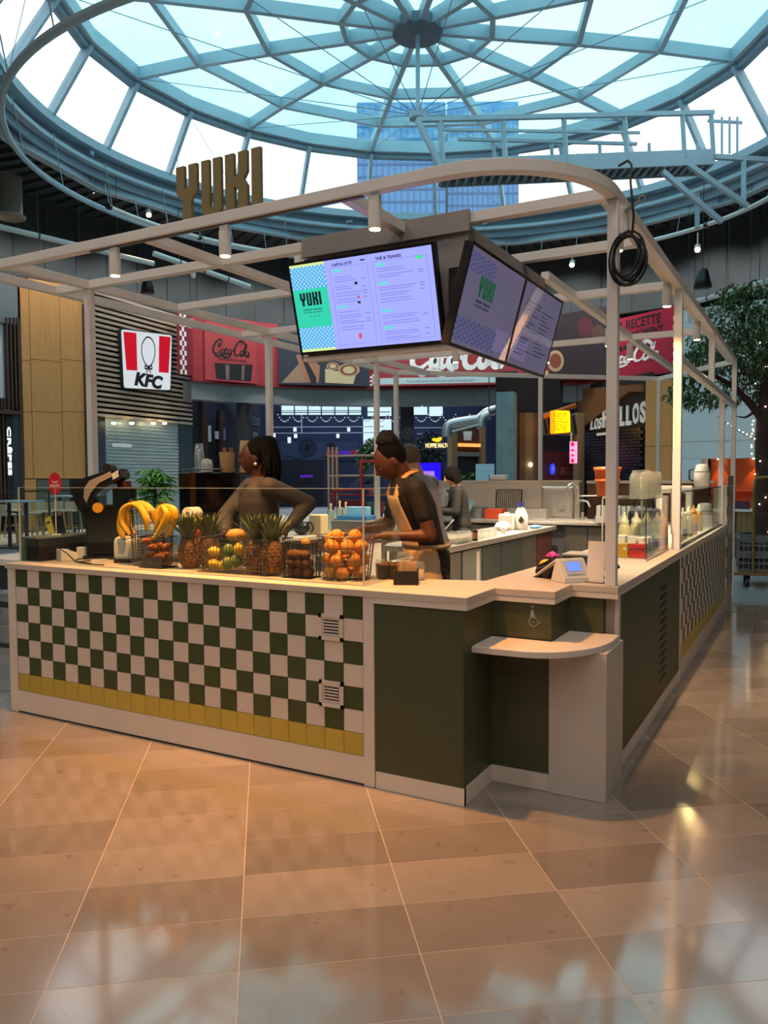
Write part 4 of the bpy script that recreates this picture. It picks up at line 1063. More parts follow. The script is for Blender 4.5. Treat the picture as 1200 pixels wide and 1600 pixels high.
c4 = [F.pt(863, 641, -.6), F.pt(887, 642, -.6), F.pt(888, 676, -.6), F.pt(863, 678, -.6)]
MB().plate(rrect(c4, .08), -.7, -.5).build('case', emis('amber_glow', (255, 150, 20), 1.3), s)
MB().plate(rrect([(Vector(c)*.94+Vector(((c4[0][0]+c4[2][0])/2, (c4[0][1]+c4[2][1])/2))*.06) for c in c4], .06), -.72, -.69).build('face', emis('yellow_glow', (255, 226, 10), 1.3), s)
mb = MB(); 
for s_, y0, y1 in (('HOT', 645, 656), ('BONE', 661, 673)): a, b, c, d = F.r(866, 885, y0, y1, -.72); mb.text(s_, a, b, c, d, -.726, -.72, 0, -.005)
a, b, c, d = F.r(863, 888, 658.2, 659.6, -.72); mb.box(a, b, -.726, -.72, c, d)
mb.build('lettering', mat('amber_print', (190, 120, 10), .5), s)
lamp('POINT', F.M @ Vector(((c4[0][0]+c4[1][0])/2, -1.1, (c4[0][1]+c4[3][1])/2)), 25, (255, 170, 40), .3, name='sign_glow')
s = thing('pink_sign', 'narrow upright pink and red light sign by the dark shop', 'sign', M=F.M)
a, b, c, d = F.r(891.5, 898.5, 690, 724, -.3); MB().box(a, b, -.4, -.25, c, d).build('case', emis('pink_glow', (255, 150, 190), 1.2), s)
mb = MB()
for i, (y0, y1) in enumerate(((691, 697), (702, 705), (710, 713), (717, 723))): a, b, c, d = F.r(892, 896.5, y0, y1, -.4); mb.box(a, b, -.406, -.4, c, d)
mb.build('red_marks', emis('red_glow', (230, 30, 60), 1.1), s); a, b, c, d = F.r(891, 892.2, 676, 690, -.3); MB().box(a, b, -.34, -.3, c, d).build('hanger', M_white, s)
s = thing('blue_oval_sign', 'small glowing blue oval sign inside the dark shop', 'sign', M=F.M)
p0 = F.pt(863, 733, .7); MB().plate([(p0[0]+.12*cos(i*pi/10), p0[1]+.21*sin(i*pi/10)) for i in range(20)], .66, .72).build('face', emis('blue_glow', (40, 60, 230), 1.2), s)
mb = MB(); 
for dz, w in ((.08, .05), (.0, .06), (-.08, .04)): mb.box(p0[0]-w, p0[0]+w, .65, .66, p0[1]+dz-.015, p0[1]+dz+.015); mb.box(p0[0]-.01, p0[0]+.01, .65, .66, p0[1]+dz-.035, p0[1]+dz+.035)
mb.build('marks', M_lt, s)
s = thing('dim_sign_board', 'dim red and grey sign board with unlit characters in the dark shop', 'sign', M=F.M)
a, b, c, d = F.r(877, 900, 730, 742, .7); MB().box(a, b, .66, .74, c, d).build('board', mat('dim_rose', (110, 66, 70), .6), s)
mb = MB(); w = (b-a)/4
for i in range(4):
    x = a+w*(i+.15); mb.box(x, x+w*.6, .65, .66, c+.08, c+.11).box(x+w*.1, x+w*.2, .65, .66, c+.08, d-.06).box(x+w*.4, x+w*.5, .65, .66, c+.14, d-.04).box(x, x+w*.6, .65, .66, d-.1, d-.07)
mb.build('characters', M_redd, s)
F = Fa(710, 30.5, 756, 31.5)
t = thing('mesh_shutter_shop', 'shop with oak uprights and a dark closed grille behind the black haired worker', 'shop', M=F.M)
pb(F, t, 'oak_upright', M_odark, 706, 715, 676, 830, -.05, .2); pb(F, t, 'oak_upright', M_odark, 751.5, 759, 668, 830, -.05, .2); pb(F, t, 'header', M_fascia, 714, 752, 706, 713, 0, .2)
pb(F, t, 'sign_back', M_walnut, 715, 752, 670, 706, .05, .2)
a, b, c, d = F.r(715, 752, 713, 830, .1); hh = (d-c)/40; gm = MB().box(a, b, .08, .12, 0, hh*.6).mesh('grille_bar', mat('grille', (64, 72, 84), .4, .4))
for i in range(40): share(gm, 'grille_bar', t, loc=(0, 0, c+i*hh))
MB().box(a, b, .14, .16, c, d).build('grille_back', M_matblk, t)
mb = MB()
for i, x in enumerate((725, 728, 731, 734)): p0, p1 = F.pt(x, 674, 0), F.pt(x+1.2, 688, 0); mb.bar((p0[0], 0, p0[1]), (p1[0], 0, p1[1]), .05, .05); p2 = F.pt(x+2.6, 674, 0); mb.bar((p1[0], 0, p1[1]), (p2[0], 0, p2[1]), .04, .04)
mb.build('white_script', M_lt, t); a, b, c, d = F.r(716, 749, 693, 698, 0); MB().box(a, b, -.08, .02, c, d).build('lamp_strip', emis('orange_strip', (255, 160, 80), 1.2), t)
F, t = wallpiece('white_board', 'pale blue white board leaning beside the grey column', 743, 22.5, 772, 22.3, 725, 860, mat('pale_blue_board', (180, 212, 226), .6), 'board', .05)
pb(F, t, 'frame_patch', M_slate, 764, 771.5, 742, 752, -.01, .0)
# silver duct
du = thing('silver_duct', 'silver round air duct bending down left of the concrete column', 'duct', (0, 0, 0))
P_ = [at(x, y, D=29) for x, y in ((698, 682), (698, 672), (702, 664), (712, 661), (735, 657), (748, 655), (760, 645), (775, 640))]
MB().tube(smooth(P_, 4), .19, n=10).build('duct_run', mat('silver_duct', (168, 178, 182), .35, .7), du)
P_ = [at(x, y, D=28.8) for x, y in ((752, 668), (752, 660), (756, 652), (764, 648))]; MB().tube(smooth(P_, 4), .19, n=10).build('duct_branch', MATS['silver_duct'], du)
MB().cyl(P_[-1], Vector((P_[-1].x, P_[-1].y, 5.2)), .02, n=6).build('hanger', M_dark, du)
MB().bar(at(706, 674, D=28.6), at(749, 663, D=28.6), .07, .07).build('duct_rail', M_pipe, du)
# malt house sign with small mascot-free icon
F = Fa(660, 34, 706, 34)
s = thing('glowing_bar_sign', 'glowing cream and amber bar sign hung before dark foliage', 'sign', M=F.M)
a, b, c, d = F.r(665, 702, 692.5, 699.5, 0); MB().text('HOPPIE MALTO', a, b, c, d, -.06, .0, 0, .02).build('letters', emis('cream_glow', (255, 226, 160), 1.3), s)
p0 = F.pt(683, 687.5); MB().ell((p0[0], 0, p0[1]), (.16, .05, .09)).ell((p0[0]-.14, 0, p0[1]+.02), (.08, .04, .07)).ell((p0[0]+.12, 0, p0[1]+.05), (.09, .04, .08)).build('icon', emis('amber_icon', (255, 190, 30), 1.2), s)
a, b, c, d = F.r(664, 704, 700, 701.5, .05); MB().box(a, b, .02, .1, c, d).build('bracket', M_dark, s)
# dark far hall: back wall, windows, pipes, lights
F = Fa(405, 41, 760, 41)
fw = thing('wall_far', None, None, M=F.M); fw['kind'] = 'structure'
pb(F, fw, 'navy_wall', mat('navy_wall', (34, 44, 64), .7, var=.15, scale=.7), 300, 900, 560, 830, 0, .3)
pb(F, fw, 'mural_band', mat('mural_slate', (50, 62, 78), .7), 436, 560, 690, 719, -.05, 0)
mb = MB()
for cx_, cy_, r_ in ((480, 700, 1.0), (517, 697, .45)):
    p0 = F.pt(cx_, cy_, -.06)
    for i in range(8):
        a = i*pi/4; mb2 = [(p0[0]+r_*(.25*cos(a)+.22*cos(a+u)), p0[1]+r_*(.25*sin(a)+.2*sin(a+u))) for u in [k*pi/4 for k in range(9)]]
        stroke(mb, mb2, .05*r_+.02, -.06, -.06, 0, lambda p: p, False)
for x0 in (440, 500, 540): stroke(mb, [F.pt(x0, 716, -.06), F.pt(x0+12, 713, -.06), F.pt(x0+25, 717, -.06), F.pt(x0+38, 714, -.06)], .06, -.06, -.06, 0, lambda p: p, False)
mb.build('mural_lines', mat('mural_ink', (24, 30, 40), .7), fw)
pb(F, fw, 'dark_grid', M_matblk, 438, 505, 720, 790, -.05, 0)
E_win = emis('window_daylight', (196, 226, 236), .95)
for x0, x1, y0, y1 in [(441+21*i, 460+21*i, 628+.6*i, 648) for i in range(6)]+[(645, 668, 631, 648), (671, 692, 633, 650), (568, 612, 655, 712), (575, 612, 636, 650)]: pb(F, fw, 'window_pane', E_win, x0, x1, y0, y1, -.04, 0)
for y0 in (631, 641): pb(F, fw, 'glazing_bar', M_dark, 440, 568, y0, y0+1, -.07, -.04)
tr = thing('lighting_track', 'pair of white lighting tracks across the dark hall behind the kiosk', 'track', M=F.M)
for x0, x1, y0, y1 in ((418, 600, 666.3, 667.6), (428, 640, 675.6, 676.8), (471.2, 472.8, 648, 676), (418, 610, 643.6, 644.8), (645, 705, 667.5, 669), (652, 670, 677, 678.3)): pb(F, tr, 'rail', M_pipe if y0 > 646 else M_black, x0, x1, y0, y1, -3.05, -3)
for x0, y0 in ((461, 671), (462, 681), (528, 681), (545, 671), (672, 683), (424, 672), (428, 680), (452, 686), (433, 700)): pb(F, tr, 'lamp_head', emis('cool_lamp', (214, 230, 236), .9), x0-2, x0+2.5, y0-3, y0+3 if y0 < 684 else y0+6, -3.1, -2.9)
gl = thing('bulb_garland', 'looped string of small pale bulbs hung under the far windows', 'garland', M=F.M)
mb, mb2 = MB(), MB()
for i in range(13):
    x0 = 434+i*21.5+(20 if i > 8 else 0); pts = [F.pt(x0+21.5*k/8, 647+11*(1-((k-4)/4)**2), -2) for k in range(9)]
    MB().tube([(p[0], -2, p[1]) for p in pts], .014, n=4).build('string', M_black, gl)
    for p in pts: mb2.ell((p[0], -2, p[1]-.02), .035, 6, 4)
mb2.build('bulbs', emis('pale_bulb', (190, 206, 214), .7), gl)['kind'] = 'stuff'
nn = thing('neon_sign', 'dim red and violet neon lettering on the dark far wall', 'sign', M=F.M)
for nm, m_, x0, x1 in (('red_strokes', emis('neon_red', (150, 30, 50), .7), 511, 526), ('violet_strokes', emis('neon_violet', (96, 40, 200), .8), 527, 548), ('red_strokes', MATS['neon_red'], 549, 561)):
    mb = MB(); x = x0; r_ = random.Random(x0)
    while x < x1:
        a = F.pt(x, 713, -.3); b = F.pt(x+r_.uniform(-.5, 1), 704.5, -.3); mb.bar((a[0], -.3, a[1]), (b[0], -.3, b[1]), .04, .04)
        if r_.random() < .6: c = F.pt(x+2.6, r_.choice((704.5, 709, 713)), -.3); mb.bar((b[0], -.3, b[1]), (c[0], -.3, c[1]), .04, .04)
        x += 3.2
    mb.build(nm, m_, nn)
nn2 = thing('violet_neon', 'blurred violet neon word low on the dark wall beside the braided worker', 'sign', M=F.M)
mb = MB(); pts = [F.pt(469+k*1.3, 744+2.2*sin(k*1.9), -.3) for k in range(16)]; mb.tube([(p[0], -.3, p[1]) for p in pts], .03, n=4); mb.build('stroke', MATS['neon_violet'], nn2)
F, t = wallpiece('dark_pillar', 'dark pillar with a round ring emblem behind the bun haired worker', 626, 33, 647, 33, 634, 830, mat('dark_pillar', (34, 30, 38), .6), 'pillar', .6)
p0 = F.pt(637, 676, -.02); mb = MB(); ringplate(mb, p0[0], p0[1], .20, .23, -.03, 0); ringplate(mb, p0[0], p0[1], .1, .125, -.03, 0); ringplate(mb, p0[0], p0[1], 0, .04, -.03, 0, n=12); mb.build('ring_emblem', mat('emblem_grey', (120, 112, 120), .5), t)
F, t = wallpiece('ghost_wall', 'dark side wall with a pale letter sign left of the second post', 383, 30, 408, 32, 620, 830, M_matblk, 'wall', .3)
mb = MB(); 
for s_, y0, y1 in (('B', 676, 688), ('E', 692, 704)): a, b, c, d = F.r(397, 404, y0, y1, -.02); mb.text(s_, a, b, c, d, -.03, 0, 0, .0)
for i in range(4): a, b, c, d = F.r(394, 407, 653+3.4*i, 654+3.4*i, -.02); mb.box(a, b, -.03, 0, c, d)
mb.build('lettering', mat('ghost_grey', (130, 136, 140), .6), t)
F, t = wallpiece('dark_doorway', 'dark glazed doorway with brown frame beside the roller shutter', 302, 29.6, 384, 33, 612, 830, M_matblk, 'doorway', .3)
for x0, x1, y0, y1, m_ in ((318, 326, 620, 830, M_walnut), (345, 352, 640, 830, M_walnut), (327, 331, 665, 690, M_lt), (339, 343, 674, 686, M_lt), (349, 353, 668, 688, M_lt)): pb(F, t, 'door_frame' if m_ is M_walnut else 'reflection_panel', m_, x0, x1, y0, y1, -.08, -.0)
mb = MB()
for k in range(5):
    P_ = [F.pt(x+k*3.5, y+k*1.5, -.4) for x, y in ((330, 622), (345, 640), (360, 665), (375, 684), (384, 690))]; mb.tube([(p[0], -.4-k*.03, p[1]) for p in smooth(P_, 3)], .03, n=5)
mb.build('plastic_sheet', clear('plastic_sheet', (150, 160, 166), .25, milk=.3), t)

for i, (px, D_) in enumerate(((455, 35), (545, 35), (690, 33), (620, 38))):  # fill lamps added because the far hall rendered too dark
    p = at(px, 741, D=D_); fill_lamp(p.x, p.y, 230, 'fill lamp added over the dark hall beyond the opening, %s from the left' % ('first', 'second', 'fourth', 'third')[i], 1.2, CEIL, (170, 200, 255))
# --- foliage helpers
def leaf_mesh(name, m, L=.1, W=.035):
    return MB().add([(0, 0, 0), (W*.5, L*.35, .006), (W*.4, L*.7, .002), (0, L, -.012), (-W*.4, L*.7, .002), (-W*.5, L*.35, .006), (0, L*.5, -.004)], [(0, 1, 6), (1, 2, 6), (2, 3, 6), (3, 4, 6), (4, 5, 6), (5, 0, 6)]).mesh(name, m)
def leaf_cloud(name, m, centres, n, L, W, seed, parent, droop=.5):
    r_ = random.Random(seed); mb = MB()
    base = [(0, 0, 0), (W*.5, L*.4, .05*L), (0, L, -.12*L), (-W*.5, L*.4, .05*L)]
    tot = sum(c[1] for c in centres)
    for c, wgt, rad_ in centres:
        for _ in range(int(n*wgt/tot)):
            while True:
                v = Vector((r_.uniform(-1, 1), r_.uniform(-1, 1), r_.uniform(-1, 1)))
                if .35 < v.length < 1: break
            p = Vector(c)+Vector((v.x*rad_[0], v.y*rad_[1], v.z*rad_[2]))
            M_ = Matrix.Rotation(r_.uniform(0, 2*pi), 4, 'Z') @ Matrix.Rotation(-droop+r_.uniform(-.7, .7), 4, 'X') @ Matrix.Rotation(r_.uniform(-.6, .6), 4, 'Y')
            k = r_.uniform(.7, 1.25)
            mb.add([p+(M_ @ (Vector(b)*k)) for b in base], [(0, 1, 2), (0, 2, 3)])
    o = mb.build(name, m, parent); o['kind'] = 'stuff'; return o
M_leaf = mat('ficus_leaf', (74, 104, 62), .45, island=.45); M_leafd = mat('dark_leaf', (40, 60, 44), .5, island=.4); M_bark = mat('bark', (62, 46, 38), .85, var=.25, scale=14, bump=.4)
# tree at right, wrapped in small lights
TD = 14.5
base = at(1196, 741, D=TD); base.z = 0
tree = thing('indoor_tree', 'large leafy indoor tree with fairy lights round its trunk at right', 'tree', base)
def tp(px, py, D=TD): return at(px, py, D=D)-base
tr_pts = smooth([(0, 0, 0), tp(1197, 760), tp(1194, 690), tp(1198, 630), tp(1202, 570), tp(1210, 520)], 5)
MB().tube(tr_pts, .16, n=12, radii=[.2-.09*i/(len(tr_pts)-1) for i in range(len(tr_pts))]).build('trunk', M_bark, tree)
for pts, r0 in (([tp(1196, 665), tp(1180, 640), tp(1160, 618), tp(1140, 600), tp(1110, 585), tp(1085, 575)], .085), ([tp(1180, 642), tp(1165, 652), tp(1150, 650)], .03), ([tp(1199, 600), tp(1180, 560), tp(1165, 520), tp(1160, 490)], .06), ([tp(1203, 560), tp(1235, 520), tp(1260, 480)], .07), ([tp(1205, 600), tp(1240, 580), tp(1275, 570)], .06)):
    P_ = smooth(pts, 4); MB().tube(P_, r0, n=8, radii=[r0*(1-.75*i/(len(P_)-1)) for i in range(len(P_))]).build('branch', M_bark, tree)
k = TD/F_PX
def blob(px, py, w, h, dd=0, wt=1): return (tp(px, py, TD+dd), wt*w*h, (w*k, w*k, h*k))
cents = [blob(1190, 470, 55, 35, 0), blob(1140, 500, 45, 40, .2), blob(1165, 545, 70, 45, .1), blob(1110, 560, 40, 30, -.2), blob(1075, 575, 30, 30, .1), blob(1095, 620, 35, 22, .0), blob(1065, 615, 25, 20, .2), blob(1130, 610, 35, 25, .3), blob(1215, 540, 70, 60, -.3), blob(1150, 460, 30, 18, 0), blob(1250, 600, 70, 60, .2), blob(1180, 600, 40, 35, .4), blob(1100, 530, 30, 25, .2), blob(1260, 500, 70, 70, 0)]
leaf_cloud('foliage', M_leaf, cents, 9000, .115, .05, 11, tree, .7)
mb = MB(); r_ = random.Random(2)
for i in range(70):
    t_ = r_.random(); p = tr_pts[int(t_*(len(tr_pts)-1))]; a = r_.uniform(0, 2*pi); mb.ell(p+Vector((cos(a)*.21, sin(a)*.21, r_.uniform(-.1, .1))), .014, 6, 4)
for i in range(12): mb.ell(tp(1125+i*6, 655+i*3.4), .013, 6, 4)
mb.build('fairy_lights', emis('fairy_glow', (255, 220, 170), 6), tree)['kind'] = 'stuff'
MB().tube([tp(1120, 650), tp(1150, 672), tp(1192, 694)], .006, n=4).build('light_wire', M_black, tree)
MB().lathe([(.42, 0), (.5, .05), (.5, .5), (.42, .5), (.40, .44), (.0, .44)], 24).build('planter', M_dark, tree)
# bushes in the dark hall
for nm, lab, cx_, cy_, w, h, D_, sd in (('green_bush', 'leafy green bush behind the blue screen, left of the bun', 585, 712, 26, 30, 30, 3), ('dark_bush', 'dark bushy plant under the glowing bar sign', 672, 705, 26, 34, 36, 4), ('trailing_bush', 'low bush in front of the dark grille beside the white board', 735, 748, 14, 9, 27, 6)):
    b_ = at(cx_, 741, D=D_); b_.z = 0; g_ = thing(nm, lab, 'plant', b_); kk = D_/F_PX; c0 = at(cx_, cy_, D=D_)-b_
    leaf_cloud('foliage', M_leaf if sd != 4 else M_leafd, [(c0, 2, (w*kk, w*kk*.6, h*kk)), (c0+Vector((-w*kk*.4, 0, -h*kk*.4)), 1, (w*kk*.7, w*kk*.5, h*kk*.6))], 1500, .22, .1, sd, g_)
    MB().cyl((0, 0, .5), (c0.x, c0.y, c0.z), .05, n=7).build('stem', M_bark, g_); MB().lathe([(.3, 0), (.4, .6), (.36, .6), (.0, .55)], 16).build('pot', M_dark, g_)

# --- bar stools, high table, A-frame sign, price sign at left
def stool(loc, rz, label, first=None):
    if first: return dup(first, loc, rz, label)
    t = thing('bar_stool', label, 'stool', loc, rz, 'bar stools before the oak pier')
    sm = mat('stool_seat', (196, 182, 158), .6); wm = mat('stool_wood', (186, 150, 104), .55)
    MB().box(-.21, .21, -.2, .2, .70, .755).build('seat', sm, t, .02)
    mb = MB()
    for i in range(9):
        a0, a1 = pi*(.08+.84*i/9), pi*(.08+.84*(i+1)/9)
        mb.bar((.21*cos(a0), .2*sin(a0), .86), (.21*cos(a1), .2*sin(a1), .86), .03, .22)
    mb.build('backrest', sm, t)
    for sx in (-1, 1):
        for sy in (-1, 1): MB().bar((sx*.17, sy*.16, .72), (sx*.235, sy*.22, 0), .035, .035).build('leg', wm, t)
        MB().bar((sx*.21, -.2, .28), (sx*.21, .2, .28), .025, .025).build('rung', wm, t)
    for sy in (-1, 1): MB().bar((-.21, sy*.2, .32), (.21, sy*.2, .32), .025, .025).build('rung', wm, t)
    return t
st = None
for px, D_, rz, lab in ((66, 20.5, .6, 'pale wooden bar stool under the red oval sign'), (47, 19.5, 2.2, 'pale wooden bar stool left of the red oval sign, back turned'), (84, 21.5, -.3, 'pale wooden bar stool just right of the red oval sign, partly hidden'), (108, 21.0, .2, 'pale wooden bar stool standing by the black juice machine'), (22, 21.5, 1.2, 'pale wooden bar stool nearest the left edge of the photo'), (10, 19.0, 2.6, 'pale wooden bar stool behind the yellow A-frame sign')):
    p = at(px, 741, D=D_); p.z = 0; o = stool(p, rz, lab, st); st = st or o
def table(px, D_, lab, first=None):
    p = at(px, 741, D=D_); p.z = 0
    if first: return dup(first, p, None, lab)
    t = thing('high_table', lab, 'table', p); MB().box(-.5, .5, -.35, .35, 1.06, 1.10).build('table_top', M_steelwork, t, .01)
    for x in (-.3, .3): MB().box(x-.03, x+.03, -.03, .03, .02, 1.06).build('leg', M_dark, t)
    MB().box(-.42, .42, -.25, .25, 0, .02).build('base', M_dark, t); return t
h1 = table(104, 22.5, 'grey high bar table right of the red oval sign'); table(26, 18.0, 'grey high bar table at the far left among stools', h1)
F = Fa(-30, 18.2, 122, 19.5); rl = thing('dark_railing', 'dark handrail running in front of the shops at far left', 'railing', M=F.M)
z_ = F.z(60, 766); MB().box(0, F.L, -.02, .02, z_-.04, z_).build('handrail', M_walnut, rl)
for i in range(4): MB().box(.1+i*F.L/3.2, .14+i*F.L/3.2, -.02, .02, 0, z_-.04).build('baluster', M_dark, rl)
p = at(95, 741, D=7.0)
# --- catwalk below the glass roof
cw = thing('catwalk', 'pale blue steel maintenance catwalk with railings below the glass roof', 'walkway', at(900, 262, D=18.5))
o0 = cw.location.copy()
DL, DR = 17.6, 19.0
def cp(px, py): 
    t_ = (px-690)/(1115-690); return at(px, py, D=DL+(DR-DL)*t_)-o0
back = Vector((_f.x, _f.y, 0)).normalized()*.72
def cb_(name, a, b, w=.09, h=.09, m=M_steelwork): return MB().bar(a, b, w, h).build(name, m, cw)
L0, R0 = cp(690, 262), cp(1115, 245); Lt, Rt = cp(652, 187), cp(1115, 176)
cb_('deck_edge', L0, R0, .06, .36); cb_('deck_edge', L0+back, R0+back, .06, .36); cb_('top_rail', Lt, Rt, .1, .1); cb_('top_rail', cp(720, 196)+back*1.0, cp(1010, 205)+back, .07, .07)
cb_('end_brace', Lt, cp(694, 270), .12, .12)
for px, y0, y1 in ((692, 189, 262), (790, 187, 258), (885, 184, 254), (980, 181, 250), (1070, 178, 247), (1115, 176, 245)): cb_('rail_post', cp(px-4, y0), cp(px, y1), .1, .1)
for px in (778, 872, 950, 1030, 1108): cb_('rail_post', cp(px, 204)+back, cp(px+2, 247)+back, .07, .07)
cb_('mid_rail', cp(692, 202)+back*.02, cp(1000, 207)+back*.02, .05, .06)
for k in range(34):
    t_ = k/33; a = L0.lerp(R0, t_)+Vector((0, 0, -.12)); cb_('deck_rib', a, a+back, .07, .08, M_steeldark)
mb = MB(); a, b = L0+Vector((0, 0, -.06)), R0+Vector((0, 0, -.06)); mb.add([a, b, b+back, a+back], [(0, 1, 2, 3)]); mb.build('deck_plate', mat('deck_steel', (88, 100, 108), .6), cw)
for p0, p1 in (((1075, 257), (1168, 322)), ((1035, 268), (1128, 347)), ((1108, 286), (1108, 342)), ((1162, 250), (1162, 316)), ((1115, 245), (1200, 250))): cb_('bracket', cp(*p0)+(back if p0[0] in (1108,) else Vector()), cp(*p1)+(back if p0[0] in (1108,) else Vector()), .11, .11)
for px in (1128, 1140, 1152): cb_('gate_bar', cp(px, 183), cp(px, 240), .05, .05)
cb_('gate_rail', cp(1115, 178)+back*.5, cp(1160, 192), .06, .06)
# --- duct cans, loudspeakers, small spots under the bulkhead
for px, y0, y1, w, D_, lab in ((14, 278, 340, 40, 21, 'short round metal air duct at the left edge under the girder'), (450, 432, 452, 0, 0, '')):
    if not lab: continue
    kk = D_/F_PX; p = at(px, y1, D=D_); t = thing('air_duct', lab, 'duct', p)
    MB().lathe([(w*kk*.5, (y1-y0)*kk), (w*kk*.5, .1), (w*kk*.62, .05), (w*kk*.62, 0), (w*kk*.4, -.02), (w*kk*.4, .2)], 20).build('duct_can', mat('tan_metal', (140, 134, 122), .5, .3), t)
    MB().cyl((-.2, -.2, -.04), (-.2, -.2, -.0), .05, n=8).build('bulb', M_bulb, t)
for px, py, D_, lab in ((230, 447, 24, 'black hanging loudspeaker left above the slatted shop front'), (1098, 437, 21, 'black hanging loudspeaker at right beside the tree')):
    p = at(px, py, D=D_); t = thing('loudspeaker', lab, 'speaker', p)
    MB().lathe([(.1, .28), (.14, .2), (.24, -.2), (.2, -.24), (0, -.24)], 14, fy=.8).build('speaker_body', M_black, t)
    MB().cyl((.0, 0, .25), (0, 0, CEIL-p.z-.1), .01, n=5).build('cable', M_black, t)
for px, py, D_, lab in ((298, 505, 26.5, 'white hanging cylinder lamp at the left end of the red banner'), (1075, 497, 23, 'white hanging cylinder lamp left of the tree crown')):
    p = at(px, py, D=D_); t = thing('hanging_lamp', lab, 'lamp', p); MB().cyl((0, 0, -.16), (0, 0, .14), .1, n=12).build('lamp_body', M_white, t); MB().cyl((0, 0, .14), (0, 0, CEIL-p.z-.1), .008, n=4).build('cord', M_black, t)
p = at(302, 433, D=26); t = thing('dome_camera', 'small white dome camera under the bulkhead', 'camera', p); MB().cyl((0, 0, .06), (0, 0, .16), .09, n=12).ell((0, 0, .05), .085).build('camera_body', M_white, t)
# straight sprinkler pipes along the bulkhead
for a, b, D0, D1, lab in (((-10, 352), (240, 412), 20, 23, 'straight white pipe along the bulkhead, upper left'), ((240, 396), (390, 448), 21, 23, 'straight white pipe with clamps behind the left canopy posts'), ((1078, 474), (1210, 436), 24, 20, 'straight white pipe behind the tree at right')):
    A, B = at(*a, D=D0), at(*b, D=D1); t = thing('straight_pipe', lab, 'pipe', A); d = B-A
    MB().cyl((0, 0, 0), d, .075, n=10).build('pipe_run', M_pipe, t)
    for q in (.25, .5, .75):
        MB().cyl(d*q, d*(q+.008), .095, n=10).build('pipe_clamp', M_black, t); MB().cyl(d*q, d*q+Vector((0, 0, CEIL-A.z-d.z*q-.05)), .008, n=4).build('hanger', M_dark, t)

# --- glass tower beyond the roof
tw_a, tw_b = at(562, 741, D=130), at(812, 741, D=130); tw_a.z = tw_b.z = 0
M, L = frame(tw_a, tw_b)
tower = thing('office_tower', 'blue glazed office tower seen through the glass roof', 'building', M=M)
ztop = hit(M, 690, 150)[1]
MB().box(0, L*.54, 0, 18, 0, ztop*.985).build('tower_wing', mat('tower_blue', (70, 132, 184), .3), tower); MB().box(L*.56, L, 2, 20, 0, ztop).build('tower_wing', MATS['tower_blue'], tower)
mb, mb2 = MB(), MB()
for x0, x1, y in ((0, L*.54, 0), (L*.56, L, 2)):
    n_ = 14
    for i in range(n_+1): mb.box(x0+(x1-x0)*i/n_-.05, x0+(x1-x0)*i/n_+.05, y-.12, y, 20, ztop*.98)
    z_ = 30
    while z_ < ztop*.98: mb.box(x0, x1, y-.15, y, z_, z_+.3); z_ += 2.0
mb.build('mullion_grid', mat('tower_mullion', (52, 96, 146), .5), tower)['kind'] = 'stuff'

# ================================================================== ON THE COUNTERS
def inst(first, loc, rz=0.0, label=None, s=None): return dup(first, loc, rz, label, s=s)
# glass guards
gg = thing('glass_guard', 'clear glass guard along the front counter before the fruit baskets', 'glass guard', (-1.45, .1, ZT))
for x0, x1 in ((-1.39, -.36+.0), (-.35, .70), (.71, 1.40)): MB().box(x0, x1, -.004, .004, .004, .518).build('glass_pane', M_glass, gg)
MB().box(1.392, 1.40, .006, .42, .004, .518).build('glass_pane', M_glass, gg)
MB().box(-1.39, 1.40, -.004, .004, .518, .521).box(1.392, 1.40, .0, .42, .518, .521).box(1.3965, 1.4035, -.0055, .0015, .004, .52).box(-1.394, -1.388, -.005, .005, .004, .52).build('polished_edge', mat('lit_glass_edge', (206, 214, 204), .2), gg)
MB().box(-1.39, 1.40, -.006, .006, 0, .004).box(1.39, 1.402, .006, .42, 0, .004).build('base_rail', M_cream, gg)
# low black riser at the left end
rs = thing('black_riser', 'low black riser box along the left end of the front counter', 'riser', (-2.77, .12, ZT))
MB().box(-.07, .07, .02, .53, 0, .16).build('riser_body', mat('riser_dark', (20, 18, 18), .35), rs, .004); MB().box(-.085, .075, .0, .535, .16, .172).build('riser_top', mat('riser_top', (120, 132, 136), .15), rs)
MB().box(-.085, -.055, -.005, .02, 0, .172).build('glass_end', M_glassedge, rs)
ll = MB().box(-3.45, -2.87, .15, 1.6, .985, 1.03).box(-3.40, -2.9, .2, 1.55, .8, .985, 1).box(-3.38, -2.92, .22, .24, .66, .70, 1).box(-3.38, -2.92, .22, .24, .36, .39, 1).box(-3.4, -3.34, .2, .26, 0, .8, 1).box(-3.4, -3.34, 1.49, 1.55, 0, .8, 1).box(-2.96, -2.9, .2, .26, 0, .8, 1).box(-2.96, -2.9, 1.49, 1.55, 0, .8, 1).build('side_table', [M_white, M_slate]); tag(ll, 'white topped side table standing left of the kiosk front', 'table')
ys = thing('yellow_sign', 'yellow A-frame sign board leaning by the left end of the kiosk', 'sign', (-3.02, .55, 1.03))
M_ = Matrix.Rotation(rad(-18), 4, 'Y')
MB().box(-.03, .03, -.012, 0, 0, .30).xf(M_).build('yellow_board', mat('sign_yellow', (236, 214, 80), .5), ys); MB().box(-.035, .03, .0, .10, 0, .30).xf(M_).build('dark_back', M_black, ys)
MB().box(-.012, .012, -.0135, -.012, .10, .17).box(-.016, .016, -.0135, -.012, .25, .265).xf(M_).build('print', M_ink, ys)
